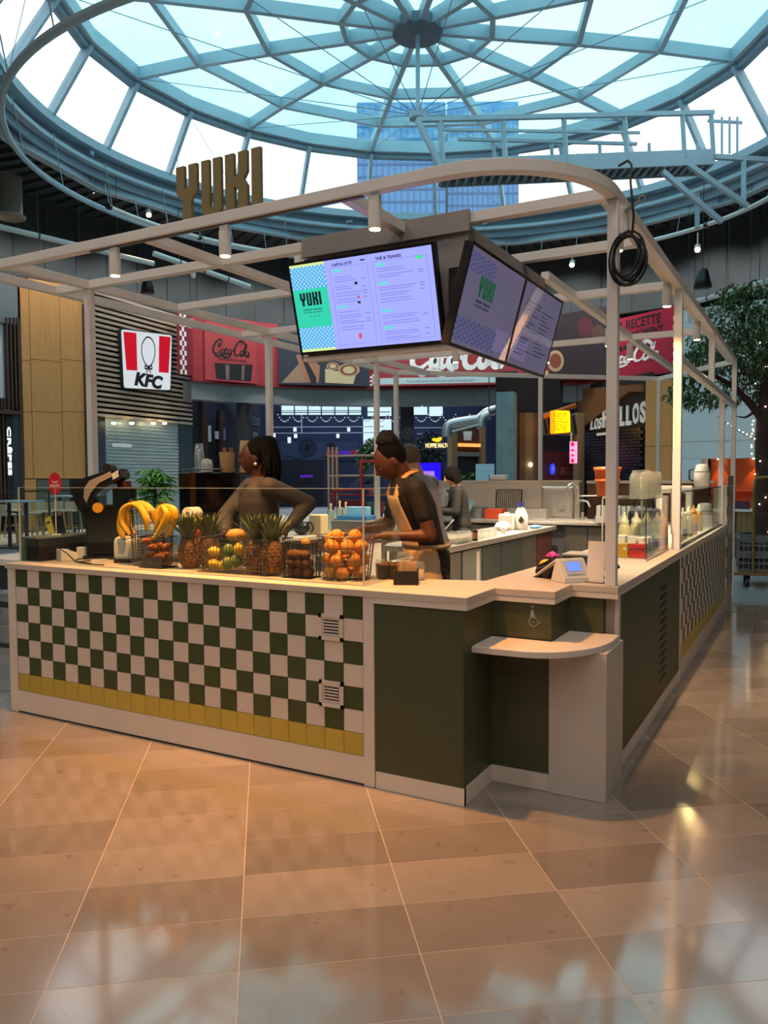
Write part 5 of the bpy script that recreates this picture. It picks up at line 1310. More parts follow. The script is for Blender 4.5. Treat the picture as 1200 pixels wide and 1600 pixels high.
# oval sign on a thin pole
os_ = thing('oval_sign', 'red oval sign on a thin white pole standing on the black riser', 'sign', (-2.79, .36, ZT+.172))
MB().cyl((0, 0, .006), (0, 0, .34), .004, n=8).build('pole', M_white, os_); MB().cyl((0, 0, 0), (0, 0, .006), .035, n=16).build('foot', M_white, os_)
fr_ = Matrix.Rotation(rad(28), 4, 'Z')
MB().plate([(.047*cos(i*pi/14), .37+.083*sin(i*pi/14)) for i in range(28)], -.003, .003).xf(fr_).build('red_disc', mat('tag_red', (206, 30, 56), .45), os_)
MB().text('Tout \u00e0', -.022, .022, .375, .395, -.005, -.003, 0, .02).text('emporter', -.035, .035, .345, .368, -.005, -.003, 0, .02).xf(fr_).build('lettering', M_paper, os_)
# card terminals, cables, papers
def terminal(loc, rz, label, first=None):
    if first: return inst(first, loc, rz, label)
    t = thing('card_terminal', label, 'terminal', loc, rz)
    MB().plate([(-.06, 0), (.06, 0), (.06, .055), (-.02, .085), (-.06, .085)], -.05, .05).xf(Matrix.Rotation(pi/2, 4, 'Z')).build('case', M_white, t, .006)
    M_ = Matrix.Translation((0, -.019, .0735)) @ Matrix.Rotation(rad(20.6), 4, 'X'); MB().box(-.035, .035, -.028, .026, -.001, .002).xf(M_).build('display', mat('pale_lcd', (150, 176, 214), .25), t)
    return t
tm = terminal((-2.58, .28, ZT), rad(-20), 'white card terminal near the left end of the counter, nearer one')
tm2 = terminal((-2.60, .47, ZT), rad(18), 'white card terminal beside the other, turned to show its dark window', tm)
tm2.children[1].data = tm2.children[1].data.copy(); tm2.children[1].data.materials[0] = M_ink
for nm, pts, lab in (('black_cable', [(-2.70, .16, 1.036), (-2.66, .17, 1.09), (-2.58, .18, 1.135), (-2.48, .19, 1.10), (-2.40, .2, 1.045), (-2.34, .22, 1.037), (-2.25, .2, 1.037)], 'black cable arching in front of the white card terminals'), ('black_cable', [(-2.50, .30, 1.037), (-2.44, .24, 1.037), (-2.38, .30, 1.04), (-2.43, .34, 1.05), (-2.48, .27, 1.045), (-2.36, .20, 1.037), (-2.2, .17, 1.037), (-2.1, .18, 1.037)], 'black cable curled on the counter by the juice machine')):
    tag(MB().tube(smooth(pts, 6) if 'smooth' in globals() else pts, .004, n=6).build(nm, M_black), lab, 'cable')
pp = MB().box(-.06, .06, -.04, .04, 0, .003).box(-.05, .07, -.035, .045, .003, .005).build('paper_sheets', M_paper, loc=(-2.42, .40, ZT)); tag(pp, 'white paper sheets lying between cables on the counter', 'paper')
# juice machine with its hood up
jm = thing('juice_machine', 'black juice machine with a raised smoked hood behind the counter guard', 'juicer', (-2.453, .537, ZT), rad(28.8))
mb = MB(); mb.box(-.13, .15, -.10, .12, .03, .39); mb.box(-.15, .16, -.12, .14, 0, .03); mb.build('machine_body', mat('smoked_black', (15, 14, 14), .18, spec=.8), jm, .012)
MB().box(-.10, .12, -.107, -.1, .10, .36).build('front_window', mat('smoked_window', (26, 22, 19), .08, spec=1.0), jm)
k = .0047
def jp(px, py): return ((px-170)*k, (872-py)*k)
hood = [jp(*p) for p in ((121, 768), (122, 758), (130, 753), (140, 748), (166, 740), (180, 735), (193, 734), (197, 738), (199, 748), (184, 757), (168, 766), (158, 776), (153, 788), (151, 800), (149, 808), (141, 807), (131, 795), (125, 782))]
MB().plate(hood, -.09, .11).build('hood', mat('smoked_hood', (26, 26, 28), .10, spec=1.0), jm, .008)
MB().plate([jp(*p) for p in ((150, 752), (183, 738), (184, 746), (164, 756), (152, 770), (145, 786), (141, 778), (142, 764))], -.096, -.088).build('hood_highlight', mat('painted_shine', (150, 146, 140), .15), jm)  # pale plate paints silvery highlights on the hood
MB().plate([jp(*p) for p in ((184, 742), (194, 736), (195, 746), (186, 751))], -.097, -.088).build('hood_label', mat('grey_label', (190, 200, 204), .4), jm)
x, z = jp(174, 733); MB().cyl((x, -.05, z), (x, .07, z), .032, n=14).build('hinge_drum', mat('drum_dark', (40, 38, 38), .2), jm)
x, z = jp(164, 793); MB().cyl((x, -.125, z), (x, -.105, z), .037, n=18).build('orange_half', mat('orange_flesh', (226, 160, 40), .5), jm)
x, z = jp(192, 770); MB().box(x-.055, x+.08, -.03, .09, .39, .50).build('hopper', clear('smoke_plastic', (120, 116, 112), .12, milk=.15), jm); MB().box(x-.06, x+.085, -.035, .095, .50, .515).cyl((x+.01, .03, .515), (x+.01, .03, .56), .05, n=14).build('hopper_lid', mat('brown_cap', (70, 36, 28), .4), jm)
# cream dispensers
def disp(loc, rz, lab, first=None, s=None):
    if first: return inst(first, loc, rz, lab, s)
    t = thing('cream_dispenser', lab, 'dispenser', loc, rz)
    MB().box(-.07, .07, -.085, .085, .02, .165).build('housing', M_white, t, .025); MB().box(-.06, .06, -.09, .08, 0, .02).build('foot', M_black, t); MB().box(.03, .05, -.02, .0, .165, .20).box(.0, .08, -.02, .0, .195, .205).build('handle', M_steel, t)
    return t
d1 = disp((-2.13, .42, ZT), rad(18), 'rounded cream dispenser left of the banana basket'); disp((-2.27, .56, ZT), rad(10), 'cream dispenser behind the other, below the juice machine', d1)

# ---- wire baskets
def round_basket(name, lab, loc, r0, r1, h, nv, nh, m, fy=1.0, thick=.0022):
    t = thing(name, lab, 'basket', loc)
    mb = MB()
    for i in range(nv):
        a = 2*pi*i/nv; mb.tube([(r0*cos(a), r0*fy*sin(a), .002), (r1*cos(a), r1*fy*sin(a), h)], thick*.8, n=4)
    for j in range(nh+1):
        r = r0+(r1-r0)*j/nh; z = .002+(h-.002)*j/nh; mb.tube([(r*cos(2*pi*k/28), r*fy*sin(2*pi*k/28), z) for k in range(28)], thick*(1.6 if j in (0, nh) else .8), n=4, closed=True)
    mb.build('wire_side', m, t)['kind'] = 'stuff'
    mb = MB()
    for i in range(-4, 5): w = sqrt(max(0, 1-(i/5)**2))*r0; mb.tube([(r0*i/5, -w*fy, .003), (r0*i/5, w*fy, .003)], thick*.8, n=4)
    mb.build('wire_floor', m, t)['kind'] = 'stuff'
    return t
def rect_basket(name, lab, loc, w, d, h, nx, ny, nz, m, fl=.92, rz=0.0, thick=.0022, only_v=False):
    t = thing(name, lab, 'basket', loc, rz); mb = MB()
    def P(x, y, z): f = fl+(1-fl)*z/h; return (x*f, y*f, z+.002)
    for s_ in (-1, 1):
        for i in range(nx+1): x = -w/2+w*i/nx; mb.tube([P(x, s_*d/2, 0), P(x, s_*d/2, h)], thick*.8, n=4)
        for i in range(ny+1): y = -d/2+d*i/ny; mb.tube([P(s_*w/2, y, 0), P(s_*w/2, y, h)], thick*.8, n=4)
    for j in ((0, nz) if only_v else range(nz+1)):
        z = h*j/nz; mb.tube([P(-w/2, -d/2, z), P(w/2, -d/2, z), P(w/2, d/2, z), P(-w/2, d/2, z)], thick*(1.7 if j in (0, nz) else .8), n=4, closed=True, smooth=False)
    mb.build('wire_side', m, t)['kind'] = 'stuff'
    mb = MB()
    for i in range(1, nx): x = -w/2+w*i/nx; mb.tube([P(x, -d/2, 0), P(x, d/2, 0)], thick*.8, n=4)
    mb.build('wire_floor', m, t)['kind'] = 'stuff'
    return t
M_ban = mat('banana_skin', (232, 176, 30), .5, var=.12, scale=14); M_btip = mat('banana_tip', (84, 58, 30), .7)
def banana(parent, start, out, L=.2, r=.024, sag=1.0, name='banana'):
    start = Vector(start); out = Vector(out).normalized(); pts = []; rad_ = []
    n = 9
    for i in range(n):
        t = i/(n-1); a = t*1.45*sag
        pts.append(start + out*(sin(a)*L*.55) + Vector((0, 0, -(1-cos(a))*L*.85 - t*.02))); rad_.append(r*(.38 if i == 0 else .34 if i == n-1 else .62+.38*sin(pi*t)))
    mb = MB().tube(pts, r, n=7, radii=rad_); o = mb.build(name, M_ban, parent)
    MB().ell(pts[-1], .006, 6, 4).build('tip', M_btip, o); return o
def bunch(loc, lab, outs, rz=0):
    t = thing('banana_bunch', lab, 'bananas', loc, rz)
    MB().tube([(0, 0, .012), (0, .004, .03), (.012, .01, .045)], .012, n=7, radii=[.014, .012, .009]).build('stem', M_btip, t)
    for o, L, s_ in outs: banana(t, (o[0]*.008, o[1]*.008, .02), (o[0], o[1], 0), L, .0235, s_)
    return t
round_basket('wire_basket', 'tall steel wire basket holding banana bunches', (-1.86, .38, ZT), .125, .145, .37, 30, 17, M_wire)
def bunch2(lab, stem, fruits):
    o = at(stem[0], stem[1], Y=stem[3]); t = thing('banana_bunch', lab, 'bananas', o)
    MB().tube([(0, 0, -.012), (0, .0, .01), (.008, .004, .022)], .012, n=7, radii=[.016, .012, .009]).build('stem', M_btip, t)
    for pts, y in fruits:
        P_ = smooth([at(px, py, Y=y)-o for px, py in pts], 4); n = len(P_); r = .0255
        MB().tube(P_, r, n=8, radii=[r*(.30+.70*sin(pi*min(1, (i+.6)/(n*.42))/2)) if i < n*.42 else r*(.28+.72*cos(pi/2*max(0, (i/(n-1)-.55)/.47))**.7 if i > n*.55 else 1) for i in range(n)]).build('banana', M_ban, t)
        b_ = t.children[-1]; MB().ell(P_[-1], .0075, 7, 5).build('tip', M_btip, b_)
    return t
def atY(px, py, y): return at(px, py, Y=y)
at_ = at
bunch2('banana bunch hanging over the left rim of the tall wire basket', (204, 786, None, .27), [(((203, 787), (193, 797), (191, 816), (203, 836)), .24), (((204, 786), (199, 803), (201, 822), (211, 836)), .29), (((205, 787), (219, 793), (228, 810), (229, 829)), .23), (((206, 786), (226, 789), (238, 801), (241, 817)), .30), (((200, 790), (189, 812), (189, 830), (194, 842)), .33)])
bunch2('banana bunch hanging over the right rim of the tall wire basket', (254, 789, None, .24), [(((252, 790), (261, 803), (255, 822), (241, 841)), .20), (((256, 789), (271, 797), (271, 818), (258, 839)), .235), (((251, 790), (247, 803), (247, 818), (243, 830)), .28)])
M_org = mat('orange_peel', (232, 140, 28), .5, var=.10, scale=10, bump=.25, bscale=160); M_orgg = mat('green_orange_peel', (206, 160, 40), .5, var=.2, scale=8, bump=.25, bscale=160)
def ball(name, lab, cat, loc, r, m, group=None, sc=(1, 1, 1), rz=0, nub=None, first=None):
    t = thing(name, lab, cat, loc, rz, group)
    MB().ell((0, 0, 0), (r*sc[0], r*sc[1], r*sc[2]), 16, 10).build('fruit_skin', m, t)
    if nub: MB().cyl((0, 0, r*sc[2]*.96), (0, 0, r*sc[2]*1.06), .005, n=7).build('stalk', nub, t)
    return t
# oranges
round_basket('wire_basket', 'round steel wire basket heaped with oranges at the end of the glass guard', (-.292, .315, ZT), .135, .165, .25, 26, 10, M_wire)
ro = random.Random(8); k = 0; fo_ = None
for z_, rr, n_, ph in ((.045, .085, 5, 0), (.045, .0, 1, 0), (.115, .092, 6, .5), (.118, .0, 1, 0), (.188, .095, 6, .1), (.19, .0, 1, 0), (.245, .055, 2, .9), (.225, .118, 1, 2.9)):
    for i in range(n_):
        a = ph+2*pi*i/n_; loc = (-.292+rr*cos(a), .315+rr*sin(a), ZT+z_+ro.uniform(-.004, .004))
        lab = 'orange in the %s layer of the round wire basket, at the %s' % ({.045: 'bottom', .115: 'second', .118: 'second', .188: 'third', .19: 'third', .245: 'top', .225: 'top'}[z_], side_word(rr*cos(a), rr*sin(a)))
        if fo_ is None: fo_ = ball('orange', lab, 'orange', loc, .041, M_org, 'oranges in the round basket', nub=M_btip)
        else: 
            c = inst(fo_, loc, a, lab)
            if (i+n_) % 4 == 0: c.children[0].data = c.children[0].data.copy(); c.children[0].data.materials[0] = M_orgg
            c.rotation_euler = (ro.uniform(-1, 1), ro.uniform(-1, 1), a)
# rectangular basket with lemons, limes, mango, pineapples
rect_basket('wire_basket', 'long rectangular steel wire basket with lemons, mangoes and pineapples', (-1.03, .31, ZT), .56, .26, .21, 22, 10, 8, M_wire, .94)
M_lem = mat('lemon_peel', (228, 190, 50), .5, var=.1, bump=.2, bscale=120); M_lime = mat('lime_peel', (104, 128, 48), .5, var=.15); M_man = mat('mango_skin', (196, 140, 56), .5, var=.15, scale=8); M_kiwi = mat('kiwi_skin', (128, 84, 46), .8, var=.2, scale=20)
for n_, lab, cat, loc, r, m, sc in (('lemon', 'lemon low in the left corner of the long basket', 'lemon', (-1.2, .235, .05), .032, M_lem, (1.2, 1, 1)), ('lemon', 'lemon above the other at the left of the long basket', 'lemon', (-1.21, .25, .125), .032, M_lem, (1.2, 1, 1)), ('lemon', 'lemon against the wire near the nearer pineapple', 'lemon', (-1.0, .235, .15), .034, M_lem, (.95, .95, 1.2)), ('lemon', 'lemon lying low beside the green limes', 'lemon', (-1.14, .26, .04), .032, M_lem, (1.2, 1, 1)),
    ('lime', 'green lime in the middle of the long basket, lower', 'lime', (-1.09, .235, .06), .033, M_lime, (1.1, 1, 1.2)), ('lime', 'green lime in the middle of the long basket, upper', 'lime', (-1.10, .26, .135), .035, M_lime, (1.1, 1, 1.2)), ('lime', 'green lime beside the pineapple foot', 'lime', (-1.03, .24, .075), .034, M_lime, (1.1, 1, 1.2)),
    ('mango', 'ripe brownish mango lying on top of the long basket', 'mango', (-1.08, .31, .225), .05, M_man, (1.35, .9, .85)), ('mango', 'mango deep in the long basket behind the limes', 'mango', (-1.13, .34, .1), .05, M_man, (1.3, .9, .9))):
    ball(n_, lab, cat, (loc[0], loc[1], ZT+loc[2]), r, m, None, sc, .3)
MB_p = mat('pineapple_rind', (122, 82, 40), .7, var=.3, scale=22); M_pl = mat('pineapple_leaf', (84, 98, 52), .5, var=.25, scale=9, island=.35)
def pineapple(loc, lab, rz=0, tilt=0, first=None):
    if first: c = inst(first, loc, rz, lab, 1.1); c.rotation_euler = (tilt, tilt*.6, rz); return c
    t = thing('pineapple', lab, 'pineapple', loc, rz)
    mb = MB(); mb.lathe([(.03, 0), (.055, .02), (.066, .07), (.064, .12), (.05, .165), (.03, .18), (0, .182)], 18)
    for j in range(9):
        z = .018+j*.0175; f = sin(min(1, (z+.03)/.09)*pi/2)*.064 if z < .09 else .066*sqrt(max(.2, 1-((z-.08)/.11)**2))
        for i in range(12):
            a = 2*pi*(i+(j % 2)*.5)/12; M_ = Matrix.Rotation(a, 4, 'Z'); p = M_ @ Vector((f, 0, z))
            mb.add([p+M_ @ Vector(q_) for q_ in ((-.002, -.015, 0), (-.002, 0, -.010), (-.002, .015, 0), (-.002, 0, .010), (.008, 0, .003))], [(0, 1, 4), (1, 2, 4), (2, 3, 4), (3, 0, 4)])
    mb.build('rind', MB_p, t)
    mb = MB(); r_ = random.Random(4)
    for i in range(46):
        lay = i/46; a = i*2.4; L = .10+.07*sin(pi*min(1, lay+.25)); out = .5*(1-lay)+.08; w = .014
        M_ = Matrix.Rotation(a, 4, 'Z'); d = Vector((out, 0, 1.0-.35*(1-lay))).normalized(); z0 = .168+.05*lay
        P_ = [Vector((.012, 0, z0))+d*L*q_+Vector((.035*q_*q_*out, 0, -.03*q_*q_*out)) for q_ in (0, .4, .75, 1)]
        ws = (w, w*.9, w*.5, .001); vs = []
        for p, ww in zip(P_, ws): vs += [M_ @ (p+Vector((0, -ww, .004))), M_ @ p, M_ @ (p+Vector((0, ww, .004)))]
        mb.add(vs, [(3*q_+e, 3*q_+e+1, 3*q_+e+4, 3*q_+e+3) for q_ in range(3) for e in (0, 1)])
    mb.build('leaf_crown', M_pl, t)
    return t
pa = pineapple((-.895, .27, ZT+.006), 'pineapple in the right half of the long basket, left one of the pair', .4); pa.scale = (1.1,)*3
pineapple((-.77, .265, ZT+.006), 'pineapple at the right end of the long basket, right one of the pair', 1.9, .0, pa)
pineapple((-1.47, .33, ZT), 'pineapple standing between the ginger and the long basket', 2.7, rad(-6), pa)
pineapple((-1.36, .39, ZT), 'pineapple behind the left end of the long basket', 4.0, rad(4), pa)
# ginger basket
rect_basket('wire_basket', 'small black wire basket of ginger roots right of the bananas', (-1.70, .27, ZT), .21, .15, .20, 18, 12, 4, M_bwire, .95, 0, .0018, True)
M_gin = mat('ginger_skin', (196, 118, 60), .7, var=.2, scale=12)
rg = random.Random(9)
for i in range(7):
    loc = (-1.76+.05*(i % 3)+rg.uniform(-.01, .01), .25+.03*(i % 2), ZT+.075+.05*(i//3)+.01*(i % 2))
    t = thing('ginger_root', 'knobbly ginger root in the small black basket, %s layer, %s' % (('lower', 'middle', 'top')[i//3], ('left', 'middle', 'right')[i % 3]), 'ginger', loc, rg.uniform(0, 3), 'ginger roots in the small basket')
    mb = MB()
    for q_ in range(4): mb.ell((rg.uniform(-.03, .03), rg.uniform(-.012, .012), rg.uniform(-.008, .012)), (.024, .016, .017), 10, 7)
    mb.tube([(0, 0, 0), (.035, .01, .012), (.055, .0, .022)], .012, n=7); mb.build('root_skin', M_gin, t)
gp_ = MB().box(-.09, .09, -.062, -.058, .004, .07).build('grey_paper', mat('grey_paper', (108, 112, 112), .8), loc=(-1.70, .27, ZT)); tag(gp_, 'grey paper lining standing inside the ginger basket', 'paper')
# tall narrow wire basket of apples behind
round_basket('wire_basket', 'tall narrow wire basket of apples between bananas and pineapple', (-1.60, .56, ZT), .085, .10, .30, 18, 12, M_wire)
M_app = mat('apple_skin', (206, 74, 44), .35, var=.25, scale=5); M_peach = mat('peach_skin', (226, 160, 70), .6, var=.15, scale=5)
for i, (dx, dy, dz, m) in enumerate(((-.03, -.03, .05, M_app), (.04, -.03, .06, M_app), (0, .04, .05, M_app), (-.035, -.02, .13, M_app), (.04, -.03, .14, M_app), (0, .03, .13, M_app), (-.03, -.03, .21, M_app), (.042, -.025, .215, M_app), (-.02, -.02, .29, M_peach), (.045, -.01, .285, M_peach), (.01, .045, .28, M_peach))):
    ball('apple' if m is M_app else 'peach', ('red apple in the tall narrow wire basket, %s layer, %s' % (('bottom', 'middle', 'upper')[int(dz/.08)], side_word(dx, dy))) if m is M_app else 'yellow peach on top of the tall narrow apple basket, %s' % side_word(dx, dy), 'apple' if m is M_app else 'peach', (-1.60+dx, .56+dy, ZT+dz), .037, m, 'apples in the narrow basket' if m is M_app else 'peaches on the narrow basket', nub=M_btip)
# paper roll end behind bananas
t = thing('paper_roll', 'white paper roll standing behind the banana basket', 'paper roll', (-1.72, .62, ZT+.0)); MB().box(-.05, .05, -.05, .05, 0, .28).build('stand', M_black, t); mb = MB(); ringplate(mb, 0, .33, .02, .05, -.05, .05, n=20); mb.build('roll', M_paper, t)
# kiwis
rect_basket('wire_basket', 'small black wire basket of kiwis right of the pineapples', (-.56, .26, ZT), .185, .14, .20, 20, 14, 4, M_bwire, .95, 0, .0018, True)
rk = random.Random(12)
for i, (x, y, z, lab, g) in enumerate([(-.05+.05*(j % 3), -.03+.035*((j//3) % 2), .035+.05*(j//6), None, 1) for j in range(17)]+[(.03, .0, .205, 'pale brown kiwi lying on top of the small black basket', 0)]):
    t = ball('kiwi', lab or 'brown kiwi in the small black basket, %s layer, %s row, %s' % (('bottom', 'middle', 'upper')[int((z-.03)/.05)], 'front' if y < -.01 else 'back', ('left', 'middle', 'right')[int((x+.06)/.05)]), 'kiwi', (-.56+x, .26+y, ZT+z), .027, M_kiwi if g else M_man, 'kiwis in the black basket' if g else None, (1.15, 1, 1), rk.uniform(0, 3))
t = thing('serving_pot', 'black round pot of grated carrot with tongs beside the cutlery box', 'pot', (-.18, .72-.02, .95)) if False else thing('serving_pot', 'black round pot of grated carrot with tongs behind the cutlery box', 'pot', (-.09, .44, ZT))
MB().lathe([(.0, .0), (.06, 0), (.068, .075), (.074, .078), (.070, .082), (.062, .07), (.055, .02), (0, .018)], 22).build('pot_body', M_black, t)
mb = MB(); r_ = random.Random(6)
for i in range(70): a = r_.uniform(0, 6.28); q_ = r_.uniform(0, .055); p = Vector((q_*cos(a), q_*sin(a), .07+.02*(1-q_/.06)+r_.uniform(0, .006))); d = Vector((r_.uniform(-1, 1), r_.uniform(-1, 1), r_.uniform(-.2, .3)))*.018; mb.bar(p, p+d, .003, .003)
mb.build('grated_carrot', mat('carrot', (222, 132, 44), .6), t)['kind'] = 'stuff'
tn = thing('serving_tongs', 'steel tongs resting across the pot of grated carrot', 'tongs', (-.09, .44, ZT+.09)); MB().tube([(0, -.02, .005), (.08, .01, .025), (.15, .04, .04)], .004, n=6).tube([(.0, -.01, .0), (.09, -.005, .018), (.15, .025, .03)], .004, n=6).build('tong_arms', M_chrome, tn)
# cutlery box
cx_ = thing('cutlery_box', 'black box of wooden sticks and napkins on the counter corner', 'box', (.10, .30, ZT), rad(24))
mb = MB(); mb.box(-.065, .065, -.07, .07, 0, .006); mb.box(-.065, .065, -.07, -.065, .006, .075).box(-.065, -.06, -.065, .065, .006, .075).box(.06, .065, -.065, .065, .006, .06).box(-.065, .065, .065, .07, .006, .075).box(-.06, .06, -.002, .002, .006, .06); mb.build('box_body', M_matblk, cx_)
r_ = random.Random(3)
for i in range(16):
    x = -.035+.006*i+r_.uniform(-.001, .001)
    st_ = MB().box(x, x+.0045, -.045+r_.uniform(-.01, .01), -.042+.012, .007, .125+r_.uniform(-.006, .006)).build('wooden_stick', mat('stick_wood', (226, 190, 140), .7, island=.12)); st_.location = (0, 0, 0)
    st_.matrix_world = Matrix.Translation((.10, .30, ZT)) @ Matrix.Rotation(rad(24), 4, 'Z'); tag(st_, 'wooden stir stick in the black box, %s from the left' % ORD[i], 'stick', 'wooden sticks in the black box')
np_ = thing('napkin_stack', 'folded brown paper napkins standing in the back of the black box', 'napkins', (.10, .30, ZT), rad(24)); 
for i in range(5): MB().box(-.05, .05, .014+i*.009, .020+i*.009, .007, .10+.004*(i % 2)).xf(Matrix.Rotation(rad(-3+i), 4, 'X')).build('napkin', mat('kraft_napkin', (186, 128, 72), .85), np_)
# clear jars behind the guard, near the second worker's hands
for i, (x, y, m_, lab) in enumerate(((-.16, .50, 'yellow', 'small clear jar of yellow sauce before the bun haired worker'), (-.02, .50, 'green', 'taller clear jar of pale pickles before the bun haired worker'), (.09, .47, 'cream', 'small clear jar of cream sauce before the bun haired worker'))):
    t = thing('glass_jar', lab, 'jar', (x-.0, y-.005, ZT+(.0)))
    h = .15 if i == 1 else .10; MB().lathe([(.036, 0), (.038, h*.8), (.032, h), (.0, h)], 16).build('jar_wall', M_poly, t); MB().lathe([(.034, .004), (.035, h*.55), (0, h*.55)], 16).build('contents', mat('jar_'+m_, {'yellow': (206, 176, 50), 'green': (150, 160, 96), 'cream': (226, 206, 170)}[m_], .6), t)

# ---- corner: till, menu holder, flower
tl = thing('payment_till', 'white wedge shaped payment till with a small blue display on the corner', 'till', (.845, .80, ZT), rad(-38))
MB().plate([(-.03, 0), (.10, 0), (.095, .025), (.03, .125), (.015, .125)], -.09, .09).build('till_body', M_white, tl, .005)
M_ = Matrix.Translation((.0635, 0, .077)) @ Matrix.Rotation(rad(57), 4, 'Y'); MB().box(-.045, .04, -.06, .06, .0, .003).xf(M_).build('bezel', mat('till_grey', (196, 200, 204), .3), tl); MB().box(-.035, .02, -.045, .045, .003, .0045).xf(M_).build('display', emis('till_screen', (120, 150, 236), .9), tl)
MB().plate([(-.21, .005), (-.205, .0), (.018, .118), (.014, .126)], -.085, .085).build('tray_plate', M_white, tl)
pr_ = thing('receipt_printer', 'black receipt printer leaning on the white till', 'printer', (.735, .89, ZT), rad(-38)); mb = MB(); mb.plate([(-.09, .03), (-.075, .0), (.03, .0), (.095, .095), (.07, .12), (-.07, .065)], -.06, .06); mb.build('printer_body', M_black, pr_, .006); MB().plate([(-.07, .045), (.02, .072), (.02, .076), (-.07, .049)], -.062, -.058).build('pale_trim', M_fascia, pr_)
mh = thing('menu_holder', 'cream card standing in a clear menu holder beside the corner post', 'menu holder', (1.0, .79, ZT), rad(-12))
MB().box(-.05, .05, -.002, .002, .004, .225).xf(Matrix.Rotation(rad(-7), 4, 'X')).build('card', M_paper, mh); MB().box(-.055, .06, -.03, .035, 0, .004).build('foot', mat('smoky_acrylic', (90, 84, 78), .15), mh); MB().add([(.052, 0, .10), (.075, .02, .085), (.052, .04, .06), (.05, .02, .1)], [(0, 1, 2, 3)]).build('fold', M_paper, mh)
fw_ = thing('pink_flower', 'pink flower in a small wooden cup behind the till', 'flower', (.60, 1.35, ZT))
MB().lathe([(0, 0), (.03, 0), (.034, .05), (.03, .05), (0, .045)], 14).build('wooden_cup', M_oak, fw_)
mb = MB(); r_ = random.Random(1)
for i in range(26): a = i*2.4; q_ = .006+.03*(i/26); mb.ell((q_*cos(a), q_*sin(a), .095-.02*(i/26)+r_.uniform(-.004, .004)), (.013, .013, .007), 7, 5)
mb.build('petals', mat('pink_petal', (226, 70, 160), .6), fw_); MB().cyl((0, 0, .05), (0, 0, .085), .003, n=6).build('stem', M_lime, fw_)
lp = ball('lemon', 'yellow lemon lying behind the white till', 'lemon', (.60, 1.21, ZT+.034), .034, M_lem, None, (1.3, 1, 1))
bx = thing('black_tray', 'low black and grey tray box behind the menu holder', 'tray', (.80, 1.42, ZT)); MB().box(-.13, .13, -.10, .10, 0, .085).build('tray_body', M_dark, bx, .006); MB().box(-.135, .135, -.105, .105, .085, .095).build('tray_lid', mat('lid_grey', (150, 148, 142), .4), bx)
MB().cyl((0, 0, 0), (0, 0, 0.001), .001) 
ph = thing('desk_phone', 'small black stand with a white cable by the corner post', 'stand', (1.035, 1.0, ZT)); MB().box(-.03, .03, -.03, .03, 0, .01).bar((0, 0, .01), (.02, 0, .13), .02, .02).bar((.0, 0, .13), (.05, 0, .06), .02, .012).build('stand_arm', M_black, ph)

# ---- display case and guard on the side counter
dc = thing('display_case', 'clear glass display case on the side counter holding sauces and cartons', 'display case', (.92, 2.4, ZT))
MB().box(-.16, .14, -.45, .47, 0, .012).build('base_plate', M_cream, dc)
for bx_ in ((-.155, .135, -.444, -.438, .014, .414), (.130, .136, -.436, .46, .014, .414), (-.155, .136, -.444, .46, .414, .42)): MB().box(*bx_).build('glass_pane', M_glass, dc)
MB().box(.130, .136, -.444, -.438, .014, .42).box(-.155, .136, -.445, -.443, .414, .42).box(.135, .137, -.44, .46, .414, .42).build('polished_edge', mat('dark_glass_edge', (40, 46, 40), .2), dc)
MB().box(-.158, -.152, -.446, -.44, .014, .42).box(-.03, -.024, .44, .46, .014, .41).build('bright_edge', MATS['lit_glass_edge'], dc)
for x, z in ((.105, .385), (.06, .36)): MB().cyl((x, -.452, z), (x, -.445, z), .009, n=10).build('clamp', M_chrome, dc)
sg = thing('glass_guard', 'clear glass guard along the far part of the side counter', 'glass guard', (1.105, 4.6, ZT))
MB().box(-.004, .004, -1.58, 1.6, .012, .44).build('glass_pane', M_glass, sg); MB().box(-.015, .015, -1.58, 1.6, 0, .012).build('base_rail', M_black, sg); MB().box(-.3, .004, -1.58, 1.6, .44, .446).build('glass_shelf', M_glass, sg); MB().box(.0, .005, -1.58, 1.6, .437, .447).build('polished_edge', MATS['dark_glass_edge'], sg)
for y in (-1.5, 0, 1.5): MB().box(-.3, -.285, y-.01, y+.01, .0, .44).build('shelf_leg', M_steel, sg)
M_sq = {k: mat('squeeze_'+k, c, .4) for k, c in (('clear', (238, 232, 212)), ('cream', (240, 224, 180)), ('orange', (232, 150, 60)), ('mustard', (196, 156, 50)), ('rose', (176, 100, 90)))}
M_nz = mat('nozzle', (246, 240, 214), .4); M_lbl = mat('dark_label', (78, 72, 80), .6)
def sq_bottle(loc, lab, kind, label=True, first=None, group=None, scale=1.0):
    t = thing('squeeze_bottle', lab, 'bottle', loc, 0, group); s_ = scale
    MB().lathe([(.0, 0), (.03*s_, 0), (.033*s_, .01), (.033*s_, .13*s_), (.027*s_, .155*s_), (.022*s_, .16*s_), (0, .16*s_)], 14).build('bottle_body', M_sq[kind], t)
    MB().lathe([(.026*s_, .16*s_), (.026*s_, .178*s_), (.012*s_, .19*s_), (.004*s_, .225*s_), (0, .225*s_)], 12).build('nozzle_cap', M_sq['orange'] if kind == 'orange' else M_nz, t)
    if label: MB().lathe([(.0336*s_, .03), (.0336*s_, .095)], 14).build('label_band', M_lbl if label == 1 else mat('rose_label', (150, 118, 140), .6), t)
    return t
zc_ = ZT+.013
